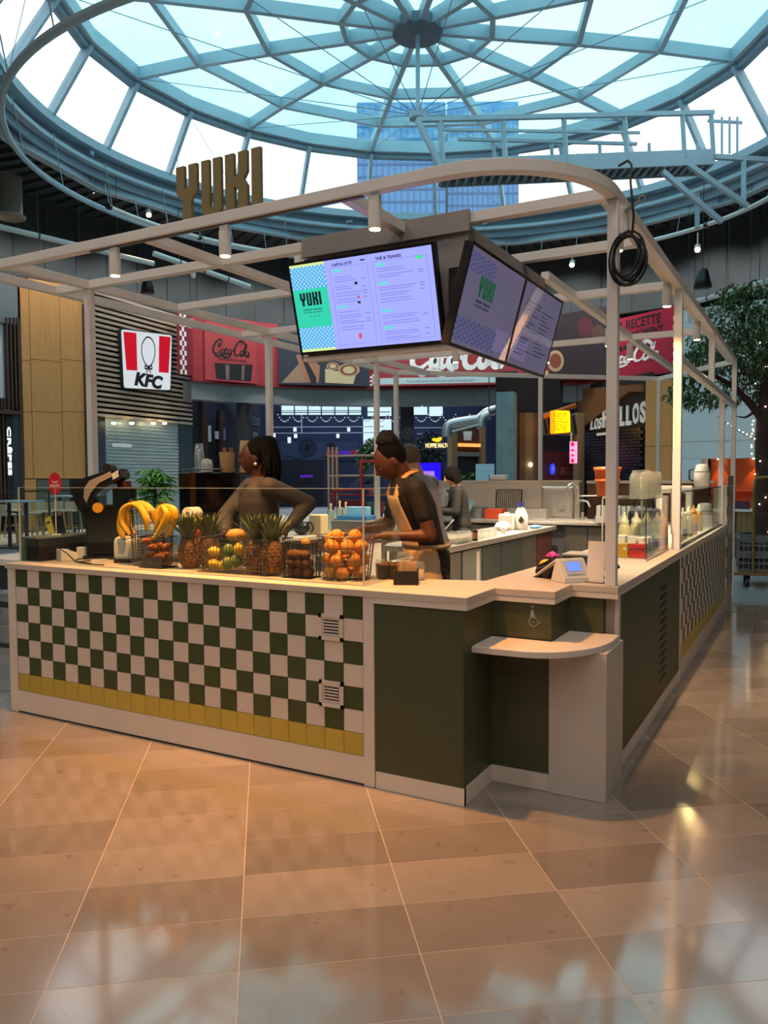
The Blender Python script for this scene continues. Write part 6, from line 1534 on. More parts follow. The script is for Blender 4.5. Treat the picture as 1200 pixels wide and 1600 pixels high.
for i, (x, y, kind, lb, lab) in enumerate(((.80, 2.50, 'cream', 1, 'squeeze bottle with dark label, leftmost in the display case'), (.885, 2.52, 'cream', 0, 'plain cream squeeze bottle, second from left in the display case'), (.955, 2.50, 'clear', 1, 'squeeze bottle with dark label behind the front glass corner of the case'), (1.005, 2.66, 'cream', 2, 'cream squeeze bottle with rose label in the display case'), (1.02, 2.80, 'orange', 2, 'orange squeeze bottle at the right of the display case'), (.84, 2.72, 'clear', 1, 'squeeze bottle in the back row of the case, left'), (.92, 2.74, 'cream', 0, 'squeeze bottle in the back row of the case, right'))):
    sq_bottle((x, y, zc_), lab, kind, lb, scale=1.3)
for i, (y, kind, lb, lab) in enumerate(((3.75, 'clear', 0, 'pale squeeze bottle right of the second side post, first'), (4.0, 'cream', 1, 'cream squeeze bottle right of the second side post, second'), (4.35, 'cream', 0, 'cream squeeze bottle right of the second side post, third'), (4.7, 'orange', 2, 'orange topped squeeze bottle behind the far guard'), (5.1, 'mustard', 0, 'mustard squeeze bottle behind the far guard'))):
    sq_bottle((1.0, y, ZT), lab, kind, lb, scale=1.25)
# cartons, sachet boxes, lids
for i, (x, y, lab) in enumerate(((.82, 2.28, 'white carton at the left of the display case'), (.92, 2.28, 'white carton in the middle of the display case'), (1.0, 2.16, 'white carton with pale green print at the right of the display case'), (1.0, 2.30, 'white carton behind another at the right of the display case'))):
    t = thing('white_carton', lab, 'carton', (x, y, zc_)); MB().box(-.042, .042, -.055, .055, 0, .135 if i < 3 else .14).build('carton_body', M_paper, t, .002)
    if i == 2:
        for yy in (-.03, .01): MB().box(.042, .0428, yy-.01, yy+.01, .02, .12).build('pale_print', mat('mint_print', (150, 176, 160), .6), t)
t = thing('sachet_box', 'small red box of sachets behind the front glass of the case', 'box', (.985, 2.07, zc_)); MB().box(-.055, .055, -.04, .04, 0, .095).build('box_body', mat('sachet_red', (206, 44, 46), .5), t, .002)
mb = MB()
for x in (-.04, -.012, .012, .036): ringplate(mb, x, .062, .004, .011, -.0412, -.04, n=10)
mb.build('printed_loops', mat('sachet_print', (96, 40, 66), .6), t)
t = thing('sachet_box', 'small amber box of sachets left of the red one in the case', 'box', (.885, 2.07, zc_)); MB().box(-.035, .035, -.04, .04, 0, .095).build('box_body', mat('sachet_amber', (206, 150, 30), .5), t, .002)
mb = MB(); ringplate(mb, .015, .062, .004, .011, -.0412, -.04, n=10); mb.build('printed_loops', M_lt, t)
lidm = None  # nested stacks of clear dome lids
for sx, (x, y, n_) in enumerate(((.985, 2.12, 12), (1.0, 2.42, 13), (.90, 2.60, 14))):
    for i in range(n_):
        loc = (x, y, ZT+.4205+i*.0125); lab = 'clear plastic lid, %s in the %s stack on the display case' % (nth(i, n_), ('front', 'right rear', 'left rear')[sx])
        if lidm is None:
            lidm = thing('plastic_lid', lab, 'dome_lid', loc, 0, 'clear lids stacked on the display case')
            MB().lathe([(.078, 0), (.078, .004), (.073, .006), (.066, .03), (.054, .034), (0, .034)], 22).build('lid_shell', M_poly, lidm)
        else: inst(lidm, loc, i*.7, lab)
# white tub machines at the far end
for i, (y, z, lab, s_) in enumerate(((6.05, ZT, 'cream plastic jug standing behind the far end of the guard', 1.0), (5.75, ZT+.447, 'cream plastic kettle on the glass shelf near the end wall', .95))):
    t = thing('plastic_jug', lab, 'jug', (.95, y, z)); MB().lathe([(0, 0), (.085*s_, 0), (.09*s_, .17*s_), (.075*s_, .2*s_), (.07*s_, .24*s_), (.05*s_, .255*s_), (0, .26*s_)], 18).build('jug_body', M_white, t); MB().tube([(-.085, 0, .19), (-.13, 0, .18), (-.13, 0, .08), (-.088, 0, .06)], .01, n=7).build('handle', M_black if i else M_white, t); MB().lathe([(.091*s_, .165*s_), (.091*s_, .175*s_)], 18).build('band', M_fascia, t)

# ================================================================== INSIDE THE KIOSK
pf = MB().box(-2.3, .5, .56, 6.6, .001, .1).build('platform', mat('vinyl_floor', (96, 90, 84), .6)); tag(pf, kind='structure'); pf.name = 'trim_2'
# steel island counter
ic = thing('steel_island', 'long stainless steel island counter with cupboard doors in the middle of the kiosk', 'counter', (-1.0, 4.2, .1))
def ib(name, x0, x1, y0, y1, z0, z1, m=None, bev=.003): return MB().box(x0+1.0, x1+1.0, y0-4.2, y1-4.2, z0-.1, z1-.1).build(name, m or M_steel, ic, bev)
ib('steel_top', -1.32, -.70, 2.6, 5.85, .95, 1.0); ib('carcass', -1.28, -.76, 2.66, 5.85, .12, .948, M_dark); ib('end_panel', -1.28, -.757, 2.652, 2.66, .12, .948)
M_door = mat('steel_door', (128, 130, 126), .35, .9, var=.05, scale=20, stretch=(1, 1, .1)); M_doorb = mat('blue_steel_door', (104, 118, 122), .3, .9)
for i, (y0, y1, m_) in enumerate(((2.67, 3.02, M_door), (3.06, 3.52, mat('pale_door', (150, 156, 152), .35, .5)), (3.54, 4.05, M_doorb), (4.07, 4.72, M_doorb), (4.74, 5.2, M_door), (5.22, 5.8, mat('red_reflection_door', (90, 40, 44), .3, .4)))): ib('door', -.757, -.742, y0, y1, .14, .93, m_)  # farthest door's red is a reddish reflection painted into its colour
MB().box(.2595, .2605, -.82, -.74, .52, .80).build('paper_label', M_paper, ic); ib('kick_panel', -1.25, -.78, 2.7, 5.85, .101, .12, M_matblk)
# things on the island
ZI = 1.0
def tray(loc, lab, w, d, h, m, name='food_tub', rz=0):
    t = thing(name, lab, 'container', loc, rz); mb = MB(); mb.box(-w/2, w/2, -d/2, d/2, 0, .004)
    for s_ in (-1, 1): mb.box(s_*w/2-.003, s_*w/2+.003, -d/2, d/2, .004, h).box(-w/2, w/2, s_*d/2-.003, s_*d/2+.003, .004, h)
    mb.build('tub_wall', m, t); return t
t = tray((-.86, 3.15, ZI), 'wide clear tub of cream food on the steel island', .20, .34, .085, M_poly); MB().box(-.09, .09, -.16, .16, .005, .05).build('cream_food', mat('pale_food', (226, 206, 176), .6), t, .01); MB().box(-.105, .105, -.175, .175, .085, .093).build('lid', M_poly, t)
t = tray((-.85, 2.76, ZI), 'white plastic bag of grapes and salad at the near end of the steel island', .12, .14, .03, M_paper, 'salad_bag')
mb = MB(); r_ = random.Random(3)
for i in range(6): mb.ell((-.06+.03*(i % 3), -.03+.05*(i//3), .045), (.045, .045, .05), 8, 6)
mb.build('bag_film', mat('white_film', (226, 226, 216), .5), t)
mb = MB()
for i in range(16): mb.ell((.06+r_.uniform(-.03, .03), r_.uniform(-.05, .06), .045+r_.uniform(-.015, .03)), .015, 8, 6)
mb.build('grapes', mat('red_grape', (140, 50, 56), .3), t)['kind'] = 'stuff'
t = tray((-1.12, 3.05, ZI), 'shallow tray heaped with golden potato wedges on the steel island', .26, .26, .07, M_steel, 'wedge_tray')
mb = MB()
for i in range(40): p = Vector((r_.uniform(-.1, .1), r_.uniform(-.1, .1), .06+r_.uniform(0, .06))); M_ = Matrix.Rotation(r_.uniform(0, 6), 3, 'Z') @ Matrix.Rotation(r_.uniform(-.6, .6), 3, 'X'); mb.ell(p, (.032, .014, .014), 7, 5, M=M_)
mb.build('potato_wedges', mat('golden_wedge', (206, 160, 84), .6, island=.3), t)['kind'] = 'stuff'
t = thing('serving_spoon', 'steel spoon sticking out of the clear food tub', 'spoon', (-.95, 3.05, ZI+.09)); MB().tube([(0, 0, 0), (.05, .05, .07), (.085, .09, .12)], .006, n=6, radii=[.012, .005, .009]).build('spoon_shaft', M_chrome, t)
for i, (x, y) in enumerate(((-.82, 3.62), (-.93, 3.66), (-.82, 3.80), (-.92, 3.86), (-.83, 4.0), (-1.03, 3.75))):
    t = tray((x, y, ZI), 'small clear deli pot on the steel island, %s' % ('nearest', 'left of the nearest', 'third along the front edge', 'behind the third', 'farthest', 'leftmost')[i], .09, .12, .06, M_poly, 'deli_pot'); t['group'] = 'deli pots on the island'; MB().box(-.05, .05, -.065, .065, .06, .066).build('lid', M_poly, t)
t = thing('spice_tin', 'black and copper tin beside the clear tubs on the steel island', 'tin', (-.78, 3.42, ZI)); MB().cyl((0, 0, 0), (0, 0, .10), .035, n=14).build('tin_body', M_black, t); MB().lathe([(.0355, .02), (.0355, .08)], 14).build('label_band', mat('copper_label', (150, 96, 66), .5), t)
t = thing('film_roll', 'box of cling film with white towels on the steel island', 'roll', (-.86, 4.5, ZI), rad(20)); MB().cyl((-.02, -.18, .035), (-.02, .18, .035), .032, n=12).build('roll', M_paper, t); MB().box(-.09, .08, -.2, .25, 0, .004).build('towel', M_paper, t); MB().ell((-.03, .2, .05), (.09, .12, .06), 10, 7).build('crumpled_towel', M_paper, t)
t = thing('spray_bottle', 'white detergent bottle with a blue cap and dark drop mark on the steel island', 'bottle', (-.86, 5.0, ZI))
MB().lathe([(0, 0), (.075, 0), (.08, .02), (.08, .16), (.045, .24), (.03, .25), (.03, .27), (0, .27)], 16, fy=.6).build('bottle_body', M_white, t); MB().cyl((0, 0, .27), (0, 0, .305), .034, n=12).build('cap', mat('blue_cap', (40, 50, 160), .4), t)
mb = MB(); ringplate(mb, .02, .11, 0, .03, -.052, -.046, n=16); mb.plate([(.0, .12), (.02, .165), (.04, .12)], -.051, -.046); mb.build('drop_mark', M_ink, t)
t = thing('white_jug', 'squat white canister left of the detergent bottle on the steel island', 'canister', (-1.0, 4.92, ZI)); MB().box(-.08, .08, -.06, .06, 0, .18).build('canister_body', M_white, t, .015); MB().cyl((0, 0, .18), (0, 0, .2), .03, n=10).build('cap', M_white, t)
t = thing('blue_glove', 'crumpled blue glove on the steel island', 'glove', (-.78, 5.25, ZI+.02)); MB().ell((0, 0, 0), (.06, .05, .025), 8, 6).ell((.05, .02, .005), (.03, .02, .015), 7, 5).build('glove', mat('nitrile_blue', (90, 150, 200), .5), t)
# back counter, splash wall, sink
bc = thing('back_counter', 'stainless steel counter along the back wall of the kiosk', 'counter', (-.9, 6.2, .1))
def bb(name, x0, x1, y0, y1, z0, z1, m=None): return MB().box(x0+.9, x1+.9, y0-6.2, y1-6.2, z0-.1, z1-.1).build(name, m or M_steel, bc, .003)
bb('steel_top', -2.75, .46, 5.88, 6.52, 1.01, 1.05); bb('carcass', -2.7, .42, 5.95, 6.5, .12, 1.008, M_dark)
for x0, x1 in ((-2.6, -2.0), (-1.98, -1.4), (-.62, -.36), (-.34, .40)): bb('door', x0, x1, 5.935, 5.95, .14, .98, M_door)
M_beige = mat('beige_panel', (220, 204, 182), .6, var=.03)
bw = MB().box(-3.1, -.62, 6.56, 6.62, .1, 1.52).box(-3.1, -.6, 6.55, 6.64, 1.52, 1.545, 1).build('splash_wall', [M_beige, M_cream]); tag(bw, 'beige splash wall along the back of the kiosk', 'partition')
bw2 = MB().box(-.6, .9, 6.9, 6.96, .1, 1.5).box(-.6, .95, 6.86, 6.98, 1.5, 1.535, 1).build('wood_partition', [M_timb if 'M_timb' in globals() else mat('brown_timber', (104, 72, 42), .6, var=.1, scale=6), M_cream]); tag(bw2, 'brown timber partition behind the orange bucket', 'partition')
t = thing('white_box', 'white plastic box lying on top of the beige splash wall', 'box', (-1.72, 6.6, 1.546)); MB().box(-.12, .12, -.06, .06, 0, .075).build('box_body', M_white, t, .025)
t = thing('wall_notice', 'white notice sheet stuck on the beige wall behind the workers', 'notice', (-2.45, 6.555, 1.28)); MB().box(-.08, .08, -.003, 0, -.16, .16).build('sheet', M_paper, t)
mb = MB()
for i in range(7): mb.box(-.06, .05-.02*(i % 3), -.0045, -.003, .03-.025*i, .038-.025*i)
mb.ell((.0, -.003, .12), (.03, .002, .018), 10, 6).build('print', mat('print_green', (60, 84, 60), .7), t)
sk = thing('wash_sink', 'steel wash sink with tall backboard and a high curved tap', 'sink', (-.88, 6.2, 1.05))
MB().box(-.20, .22, .24, .28, .0, .42).build('backboard', M_steel, sk, .02); MB().box(-.17, .19, .23, .24, .03, .39).build('raised_field', M_steel, sk, .01); MB().cyl((.08, .23, .17), (.08, .19, .17), .045, n=14).build('dispenser_knob', M_chrome, sk)
MB().box(-.2, .6, -.25, .24, .001, .012).build('sink_rim', M_steel, sk)
MB().tube(smooth([(.34, .05, .01), (.34, .05, .3), (.33, .03, .42), (.28, -.02, .46), (.23, -.05, .42), (.22, -.06, .32)], 4), .012, n=8).build('tap_spout', M_chrome, sk); MB().tube(smooth([(.30, .1, .01), (.30, .1, .2), (.36, .06, .24), (.46, .0, .23), (.50, -.03, .17)], 4), .013, n=8).build('low_spout', M_chrome, sk)
MB().cyl((.30, .1, .0), (.30, .1, .12), .022, n=10).cyl((.22, .1, .0), (.22, .1, .1), .02, n=10).cyl((.38, .1, 0), (.38, .1, .1), .02, n=10).build('tap_body', M_chrome, sk); MB().bar((.34, .1, .3), (.60, .0, .31), .02, .015).build('white_lever', M_white, sk)
t = thing('wire_rack', 'black wire rack leaning on the beige splash wall', 'rack', (-1.55, 6.5, 1.05)); mb = MB()
for i in range(13): mb.tube([(-.17+.34*i/12, 0, .01), (-.17+.34*i/12, .03, .36)], .004, n=4)
mb.tube([(-.18, 0, .01), (.18, 0, .01), (.18, .03, .37), (-.18, .03, .37)], .007, n=5, closed=True).build('wires', M_bwire, t)
for i, (x, w, lab) in enumerate(((-1.98, .34, 'long steel food pan on the back counter'), (-2.30, .22, 'short steel food pan on the back counter beside the black clad worker'), (-1.18, .5, 'wide steel drip tray below the beige wall'))): t = tray((x, 6.3, 1.05), lab, w, .26, .14, M_steel, 'steel_pan')
t = thing('red_box', 'red and orange cloth box by the black wire rack', 'box', (-1.62, 6.2, 1.05)); MB().box(-.12, .12, -.08, .08, 0, .13).build('box_body', mat('red_cloth', (196, 70, 36), .6), t, .01)
t = thing('blue_knife_block', 'pale blue tilted board in a black stand beside the black clad worker', 'board', (-2.08, 6.05, 1.05)); MB().box(-.10, .10, -.01, .01, 0, .30).xf(Matrix.Rotation(rad(28), 4, 'Y')).build('board', mat('pale_blue_board2', (150, 186, 200), .5), t); MB().box(.10, .13, -.05, .05, 0, .28).build('stand', M_black, t)
# orange bucket, crates and black case right of the sink
ob = thing('orange_bucket', 'tall orange plastic bucket with a lid behind the corner post', 'bucket', (at(949, 783, Y=5.95).x, 5.95, 1.36))
MB().lathe([(0, 0), (.12, 0), (.15, .30), (.162, .30), (.162, .345), (.15, .345), (0, .35)], 24).build('bucket_body', mat('orange_plastic', (206, 92, 40), .5, var=.05), ob); MB().ell((.02, 0, .365), .02, 8, 6).build('lid_knob', M_oak, ob); MB().lathe([(.146, .18), (.149, .19), (.146, .2)], 24).build('rib_ring', MATS['orange_plastic'], ob)
ck = thing('appliance_shelf', 'steel shelf unit carrying the orange bucket', 'shelf', (.18, 6.0, 1.051)); MB().box(-.32, .34, -.2, .2, .28, .309).build('shelf_board', M_steel, ck)
for x in (-.3, .3): MB().box(x-.01, x+.01, -.19, -.17, 0, .28).box(x-.01, x+.01, .17, .19, 0, .28).build('shelf_leg', M_black, ck)
t = thing('grey_crate', 'grey slotted plastic tray below the orange bucket', 'crate', (.05, 5.93, 1.0515)); mb = MB()
for i in range(9): mb.box(-.26+i*.058, -.215+i*.058, -.13, .13, .08, .2)
mb.box(-.27, .27, -.14, .14, 0, .08).build('crate_body', mat('grey_crate', (130, 136, 138), .5), t)
t = thing('dark_bag', 'dark blue bag behind the stacked clear bowls', 'bag', (.42, 5.0, ZT)) if False else thing('dark_bag', 'dark blue bag behind the stacked clear bowls', 'bag', (.62, 4.3, ZT)); MB().box(-.14, .14, -.16, .16, 0, .26).build('bag_body', mat('navy_cloth', (28, 30, 48), .7), t, .05); MB().tube(smooth([(-.1, -.1, .22), (-.06, -.1, .36), (.06, -.1, .36), (.1, -.1, .22)], 4), .01, n=6).build('strap', M_black, t)
wl_ = thing('white_frame_stand', 'white low frame stand behind the second side post', 'stand', (.62, 5.6, ZT)); MB().box(-.12, .25, -.03, .03, .38, .46).box(-.12, -.06, -.03, .03, 0, .38).box(.19, .25, -.03, .03, 0, .38).build('frame', M_white, wl_)

# ---- left inner counter: coffee machine, cups, plant
cm = thing('coffee_machine', 'tall glossy black coffee machine on the left counter', 'coffee machine', (-2.52, 1.72, ZT), rad(-62+28))
MB().box(-.21, .21, -.22, .2, 0, .62).build('machine_body', mat('gloss_black', (10, 10, 12), .08, spec=1.0), cm, .008); MB().box(-.2, .215, -.225, -.218, .5, .61).build('top_window', mat('amber_glass', (74, 52, 20), .12, spec=1.0), cm); MB().box(.205, .222, -.224, -.18, 0, .62).build('copper_edge', mat('copper_trim', (140, 84, 44), .35, .8), cm)
MB().tube([(-.18, -.2, .65), (.2, -.2, .65), (.2, .16, .65), (-.18, .16, .65)], .006, n=6, closed=True, smooth=False).build('gallery_rail', M_chrome, cm)
for x, y in ((-.18, -.2), (.2, -.2), (.2, .16), (-.18, .16)): MB().cyl((x, y, .62), (x, y, .65), .005, n=6).build('rail_post', M_chrome, cm)
CM_M = Matrix.Translation((-2.52, 1.72, ZT+.621)) @ Matrix.Rotation(rad(-34), 4, 'Z')
def oncm(x, y, z=0): return CM_M @ Vector((x, y, z))
gb = None
for i in range(7):
    loc = oncm(.03, -.1, i*.022)
    if gb is None:
        gb = thing('clear_cup', 'clear plastic cup at the bottom of the upturned stack on the coffee machine', 'cup', loc, 0, 'clear cups on the coffee machine'); MB().lathe([(.045, 0), (.043, .01), (.030, .115), (.0, .117)], 16).build('cup_shell', M_poly, gb)
    else: inst(gb, loc, 0, 'clear plastic cup, %s of the upturned stack on the coffee machine' % nth(i, 7))
for i in range(4):  # short stack of white cup lids
    loc = oncm(.12, -.06, .004+i*.018)
    if i == 0: wc = thing('white_cup_lid', 'white cup lid at the bottom of the short stack on the coffee machine', 'cup dome', loc, 0, 'white lids on the coffee machine'); MB().lathe([(.05, 0), (.05, .012), (.04, .05), (.0, .062)], 16).build('cup_lid_shell', M_white, wc)
    else: inst(wc, loc, 0, 'white cup lid, %s of the short stack on the coffee machine' % nth(i, 4))
kc = thing('kraft_cup', 'brown paper cup full of wooden stirrers on the coffee machine', 'cup', oncm(.25, .0, -.0)+Vector((0.0, 0, 0))); M_kr = mat('kraft_paper', (190, 146, 92), .8)
kc.location = oncm(.175, .1); MB().lathe([(.05, 0), (.066, .17), (.06, .17), (.046, .01), (0, .01)], 18).build('cup_wall', M_kr, kc); MB().lathe([(.0575, .085), (.0665, .175)], 18).build('sleeve', mat('kraft_sleeve', (170, 120, 72), .8), kc)
r_ = random.Random(2)
for i, a in enumerate(sorted([r_.uniform(0, 6.28) for _ in range(14)], key=lambda q: _r.x*cos(q)+_r.y*sin(q))):
    o = MB().box(-.003, .003, -.001, .001, 0, .2).build('stirrer', M_oak); o.location = kc.location+Vector((.03*cos(a), .03*sin(a), .012)); o.rotation_euler = (.1*sin(a)*-1, .1*cos(a), a); tag(o, 'wooden stirrer in the brown paper cup, %s from the left' % ORD[i], 'stirrer', 'stirrers in the paper cup')
for i in range(3):
    loc = oncm(.20, .19-.02, i*.075)+Vector((.06, .05, 0))
    if i == 0: pc = thing('paper_cup', 'upturned kraft paper cup at the bottom of the stack behind the stirrers', 'cup', loc, 0, 'kraft cups on the coffee machine'); MB().lathe([(.052, 0), (.052, .006), (.04, .12), (0, .12)], 18).build('cup_wall', mat('pale_kraft', (206, 170, 118), .8), pc)
    else: inst(pc, loc, 0, 'upturned kraft paper cup, %s of the stack behind the stirrers' % nth(i, 3))
MB().box(-.02, .3, -.05, .25, -.02, -.001)
cs = thing('cup_shelf', 'small steel shelf beside the coffee machine that carries cups', 'shelf', (-2.19, 1.90, ZT)); MB().box(-.09, .12, -.08, .12, .60, .62).build('shelf_board', M_steel, cs); MB().box(-.08, -.06, .08, .1, 0, .6).box(.09, .11, .08, .1, 0, .6).build('shelf_leg', M_steel, cs)
cg = thing('coffee_grinder', 'brass and steel coffee press partly hidden by the braided worker', 'grinder', (-2.30, 2.1, ZT)); MB().cyl((0, 0, 0), (0, 0, .03), .09, n=16).cyl((0, 0, .03), (0, 0, .26), .05, n=14).build('grinder_body', mat('brass_body', (170, 120, 60), .3, .8), cg); MB().cyl((0, 0, .26), (0, 0, .44), .012, n=8).bar((-.1, 0, .42), (.1, 0, .44), .02, .02).build('press_handle', M_chrome, cg)
tr_ = None
for i in range(5):
    loc = (-2.28, 1.15+.02, ZT+.01*i)
    if i == 0: tr_ = thing('saucer', 'pale saucer at the bottom of the low stack beside the coffee machine', 'saucer', loc, 0, 'saucers by the coffee machine'); MB().lathe([(0, 0), (.04, 0), (.075, .014), (.075, .017), (.0, .006)], 20).build('saucer_dish', M_white, tr_)
    else: inst(tr_, loc, 0, 'pale saucer, %s of the low stack beside the coffee machine' % nth(i, 5))
pl = thing('potted_plant', 'small green potted plant with fingered leaves left of the coffee machine', 'plant', (-2.57, 1.12, ZT))
MB().lathe([(0, 0), (.06, 0), (.085, .14), (.078, .14), (.0, .125)], 18).build('pot', mat('grey_pot', (110, 106, 100), .7), pl)
MB().tube([(0, 0, .12), (.01, 0, .25), (-.01, .01, .40), (0, 0, .55)], .013, n=8).build('stem', M_bark if 'M_bark' in globals() else mat('bark', (62, 46, 38), .85), pl)
mb = MB(); r_ = random.Random(21)
lf = [(0, 0, 0), (.014, .035, .004), (.012, .065, .0), (0, .095, -.01), (-.012, .065, .0), (-.014, .035, .004)]
for i in range(46):
    z = r_.uniform(.28, .66); a = r_.uniform(0, 6.28); R_ = r_.uniform(.03, .15)*(1.15-.8*abs(z-.45)/.3); c = Vector((R_*cos(a), R_*sin(a), z)); mb.tube([(0, 0, z-.08), c], .002, n=4)
    for q_ in range(7):
        M_ = Matrix.Rotation(a+q_*.9, 4, 'Z') @ Matrix.Rotation(-.35+r_.uniform(-.2, .1), 4, 'X'); mb.add([c+M_ @ Vector(v) for v in lf], [(0, 1, 2, 3), (0, 3, 4, 5)])
mb.build('leaves', mat('plant_leaf', (104, 176, 84), .4, island=.35), pl)['kind'] = 'stuff'

# ---- left back: steel table with pans, tub, blue box, jars, and a red tube rack
lt = thing('steel_table', 'steel work table between the two standing workers', 'table', (-2.0, 3.3, .1)); MB().box(-.22, .5, -.3, .4, .88, .92).build('table_top', M_steel, lt, .004)
for x in (-.18, .45): MB().box(x-.02, x+.02, -.27, -.23, 0, .88).box(x-.02, x+.02, .33, .37, 0, .88).build('leg', M_steel, lt)
ZL = 1.02
t = tray((-1.93, 3.2, ZL), 'deep steel food pan on the table between the workers', .42, .3, .15, M_steel, 'steel_pan'); MB().box(-.22, .22, -.16, .16, .15, .158).build('lid', M_steel, t)
t = thing('cream_tub', 'tall cream tub on the table between the workers', 'tub', (-2.34, 3.12, ZT)); MB().box(-.075, .075, -.07, .07, 0, .2).build('tub_body', mat('cream_tub', (236, 210, 164), .6), t, .01)
t = thing('blue_box', 'blue tray box standing on the steel food pan', 'box', (-1.97, 3.25, ZL+.159)); MB().box(-.17, .17, -.1, .1, 0, .045).build('blue_base', mat('blue_tray', (40, 110, 170), .5), t, .006); MB().box(-.12, .12, .0, .08, .045, .13).build('pale_block', mat('sky_block', (130, 196, 232), .5), t, .006)
t = thing('black_bag', 'small black bag with handle behind the braided worker elbow', 'bag', (-2.45, 2.98, ZT)); MB().ell((0, 0, .07), (.09, .07, .07), 10, 7).build('bag_body', M_black, t); MB().tube(smooth([(.05, 0, .1), (.1, 0, .13), (.14, 0, .08), (.12, 0, .03)], 4), .01, n=6).build('handle', M_black, t)
for i, (x, y, h) in enumerate(((-2.50, 3.6, .22), (-2.40, 3.62, .25), (-2.30, 3.58, .24))):
    t = thing('steel_jar', 'tall pale jar behind the braided worker, %s of three' % ('left', 'middle', 'right')[i], 'jar', (x, y, ZT), 0, 'pale jars behind the braided worker'); MB().cyl((0, 0, 0), (0, 0, h), .042, n=14).build('jar_body', mat('pale_jar', (160, 178, 178), .3), t); MB().cyl((0, 0, h), (0, 0, h+.05), .01, n=8).ell((0, 0, h+.06), .015, 8, 5).build('pump', M_white, t)
t = thing('glass_bottle_set', 'jar with white label among clear jars left of the bun haired worker', 'jar', (-1.58, 3.25, ZL)); MB().cyl((0, 0, 0), (0, 0, .2), .05, n=14).build('jar_body', M_poly, t); MB().lathe([(.051, .04), (.051, .13)], 14).build('label_band', M_white, t)
rr_ = thing('tube_rack', 'rack of red and cream tubes behind the steel work table', 'rack', (-3.55, 6.0, 0))
M_rt = mat('red_tube', (190, 44, 52), .4); M_ct = mat('cream_tube', (206, 180, 150), .5)
for x, m_ in ((-.52, M_ct), (-.45, M_ct), (-.38, M_ct)): MB().cyl((x, 0, 0), (x, 0, 2.03), .018, n=8).build('upright', m_, rr_)
for z in (1.35, 1.62, 1.9, 1.0): MB().cyl((-.52, 0, z), (.42, 0, z), .014, n=8).build('cross_tube', M_ct if z > 1.6 else M_rt, rr_)
MB().tube(smooth([(.05, -.05, 0), (.05, -.05, 1.7), (.08, -.05, 1.8), (.2, -.05, 1.82), (.33, -.05, 1.8)], 4), .02, n=8).build('red_hoop', M_rt, rr_); MB().tube(smooth([(-.42, -.05, 0), (-.42, -.05, 1.3), (-.38, -.05, 1.4), (-.2, -.05, 1.42), (.2, -.05, 1.42), (.34, -.05, 1.3), (.4, -.05, 1.1)], 4), .02, n=8).build('red_hoop', M_rt, rr_)
MB().box(-.36, .05, -.04, .1, .9, 1.28).build('red_panel', M_redd if 'M_redd' in globals() else mat('deep_red', (150, 28, 44), .6), rr_); MB().box(-.15, .18, -.03, .25, 1.42, 1.5).bar((-.1, .1, 1.46), (.3, .1, 1.78), .2, .12).build('blue_crate', mat('dusk_blue', (64, 92, 124), .5), rr_)
bs = thing('blue_screen', 'bright blue monitor behind the bun haired worker', 'screen', (-3.0, 6.9, 0)); MB().box(-.3, .3, .0, .05, 1.52, 1.82).build('housing', M_black, bs); MB().box(-.28, .28, -.006, 0, 1.54, 1.80).build('picture', emis('blue_picture', (36, 20, 240), 1.0), bs); MB().box(-.05, .18, -.01, -.006, 1.58, 1.68).build('pale_shape', emis('pale_shape', (170, 120, 220), .9), bs); MB().cyl((0, .03, 0), (0, .03, 1.52), .03, n=8).build('pole', M_black, bs); MB().cyl((0, .03, 0), (0, .03, .02), .25, n=20).build('foot', M_black, bs)

# ---- roll cage with crates at right
rc_ = thing('roll_cage', 'steel roll trolley with yellowish tubes standing right of the kiosk', 'trolley', (1.60, 9.1, 0), rad(8))
M_yt = mat('worn_yellow_tube', (150, 126, 70), .5, .5, var=.2, scale=12)
MB().tube(smooth([(-.36, -.3, .2), (-.36, -.3, 1.42), (-.34, -.3, 1.52), (-.26, -.3, 1.56), (.3, -.3, 1.56), (.36, -.3, 1.5), (.36, -.3, .2)], 3), .022, n=8).build('hoop', M_yt, rc_)
MB().box(-.62, .5, -.32, .42, .17, .21).build('deck', mat('trolley_deck', (140, 106, 60), .6), rc_, .005); MB().box(-.36, .36, -.31, -.29, 1.02, 1.06).build('cross_bar', M_dark, rc_)
for x in (-.42, .36):
    for y in (-.22, .34):
        w = MB().cyl((x-.02, y, .075), (x+.02, y, .075), .075, n=16).build('castor', M_black, rc_); MB().box(x-.03, x+.03, y-.02, y+.02, .09, .17).build('fork', M_dark, w)
def crate(loc, lab, rz, first=None):
    if first: return inst(first, loc, rz, lab)
    t = thing('plastic_crate', lab, 'crate', loc, rz); m_ = mat('crate_grey', (112, 118, 120), .5, var=.1)
    mb = MB()
    for sx in (-1, 1):
        mb.box(-.2, .2, sx*.145-.008, sx*.145+.008, .20, .25).box(-.2, .2, sx*.145-.008, sx*.145+.008, 0, .05).box(-.2, .2, sx*.145-.006, sx*.145+.006, .115, .14)
        mb.box(sx*.195-.008, sx*.195+.008, -.145, .145, .20, .25).box(sx*.195-.008, sx*.195+.008, -.145, .145, 0, .05).box(sx*.195-.006, sx*.195+.006, -.145, .145, .115, .14)
        for i in range(7): mb.box(-.2+.4*i/6-.008, -.2+.4*i/6+.008, sx*.145-.007, sx*.145+.007, .05, .2)
        for i in range(6): mb.box(sx*.195-.007, sx*.195+.007, -.145+.29*i/5-.008, -.145+.29*i/5+.008, .05, .2)
    mb.box(-.19, .19, -.14, .14, .0, .01); mb.build('crate_lattice', m_, t); MB().box(-.175, .175, -.125, .125, .012, .17).build('dark_contents', M_dark, t); return t
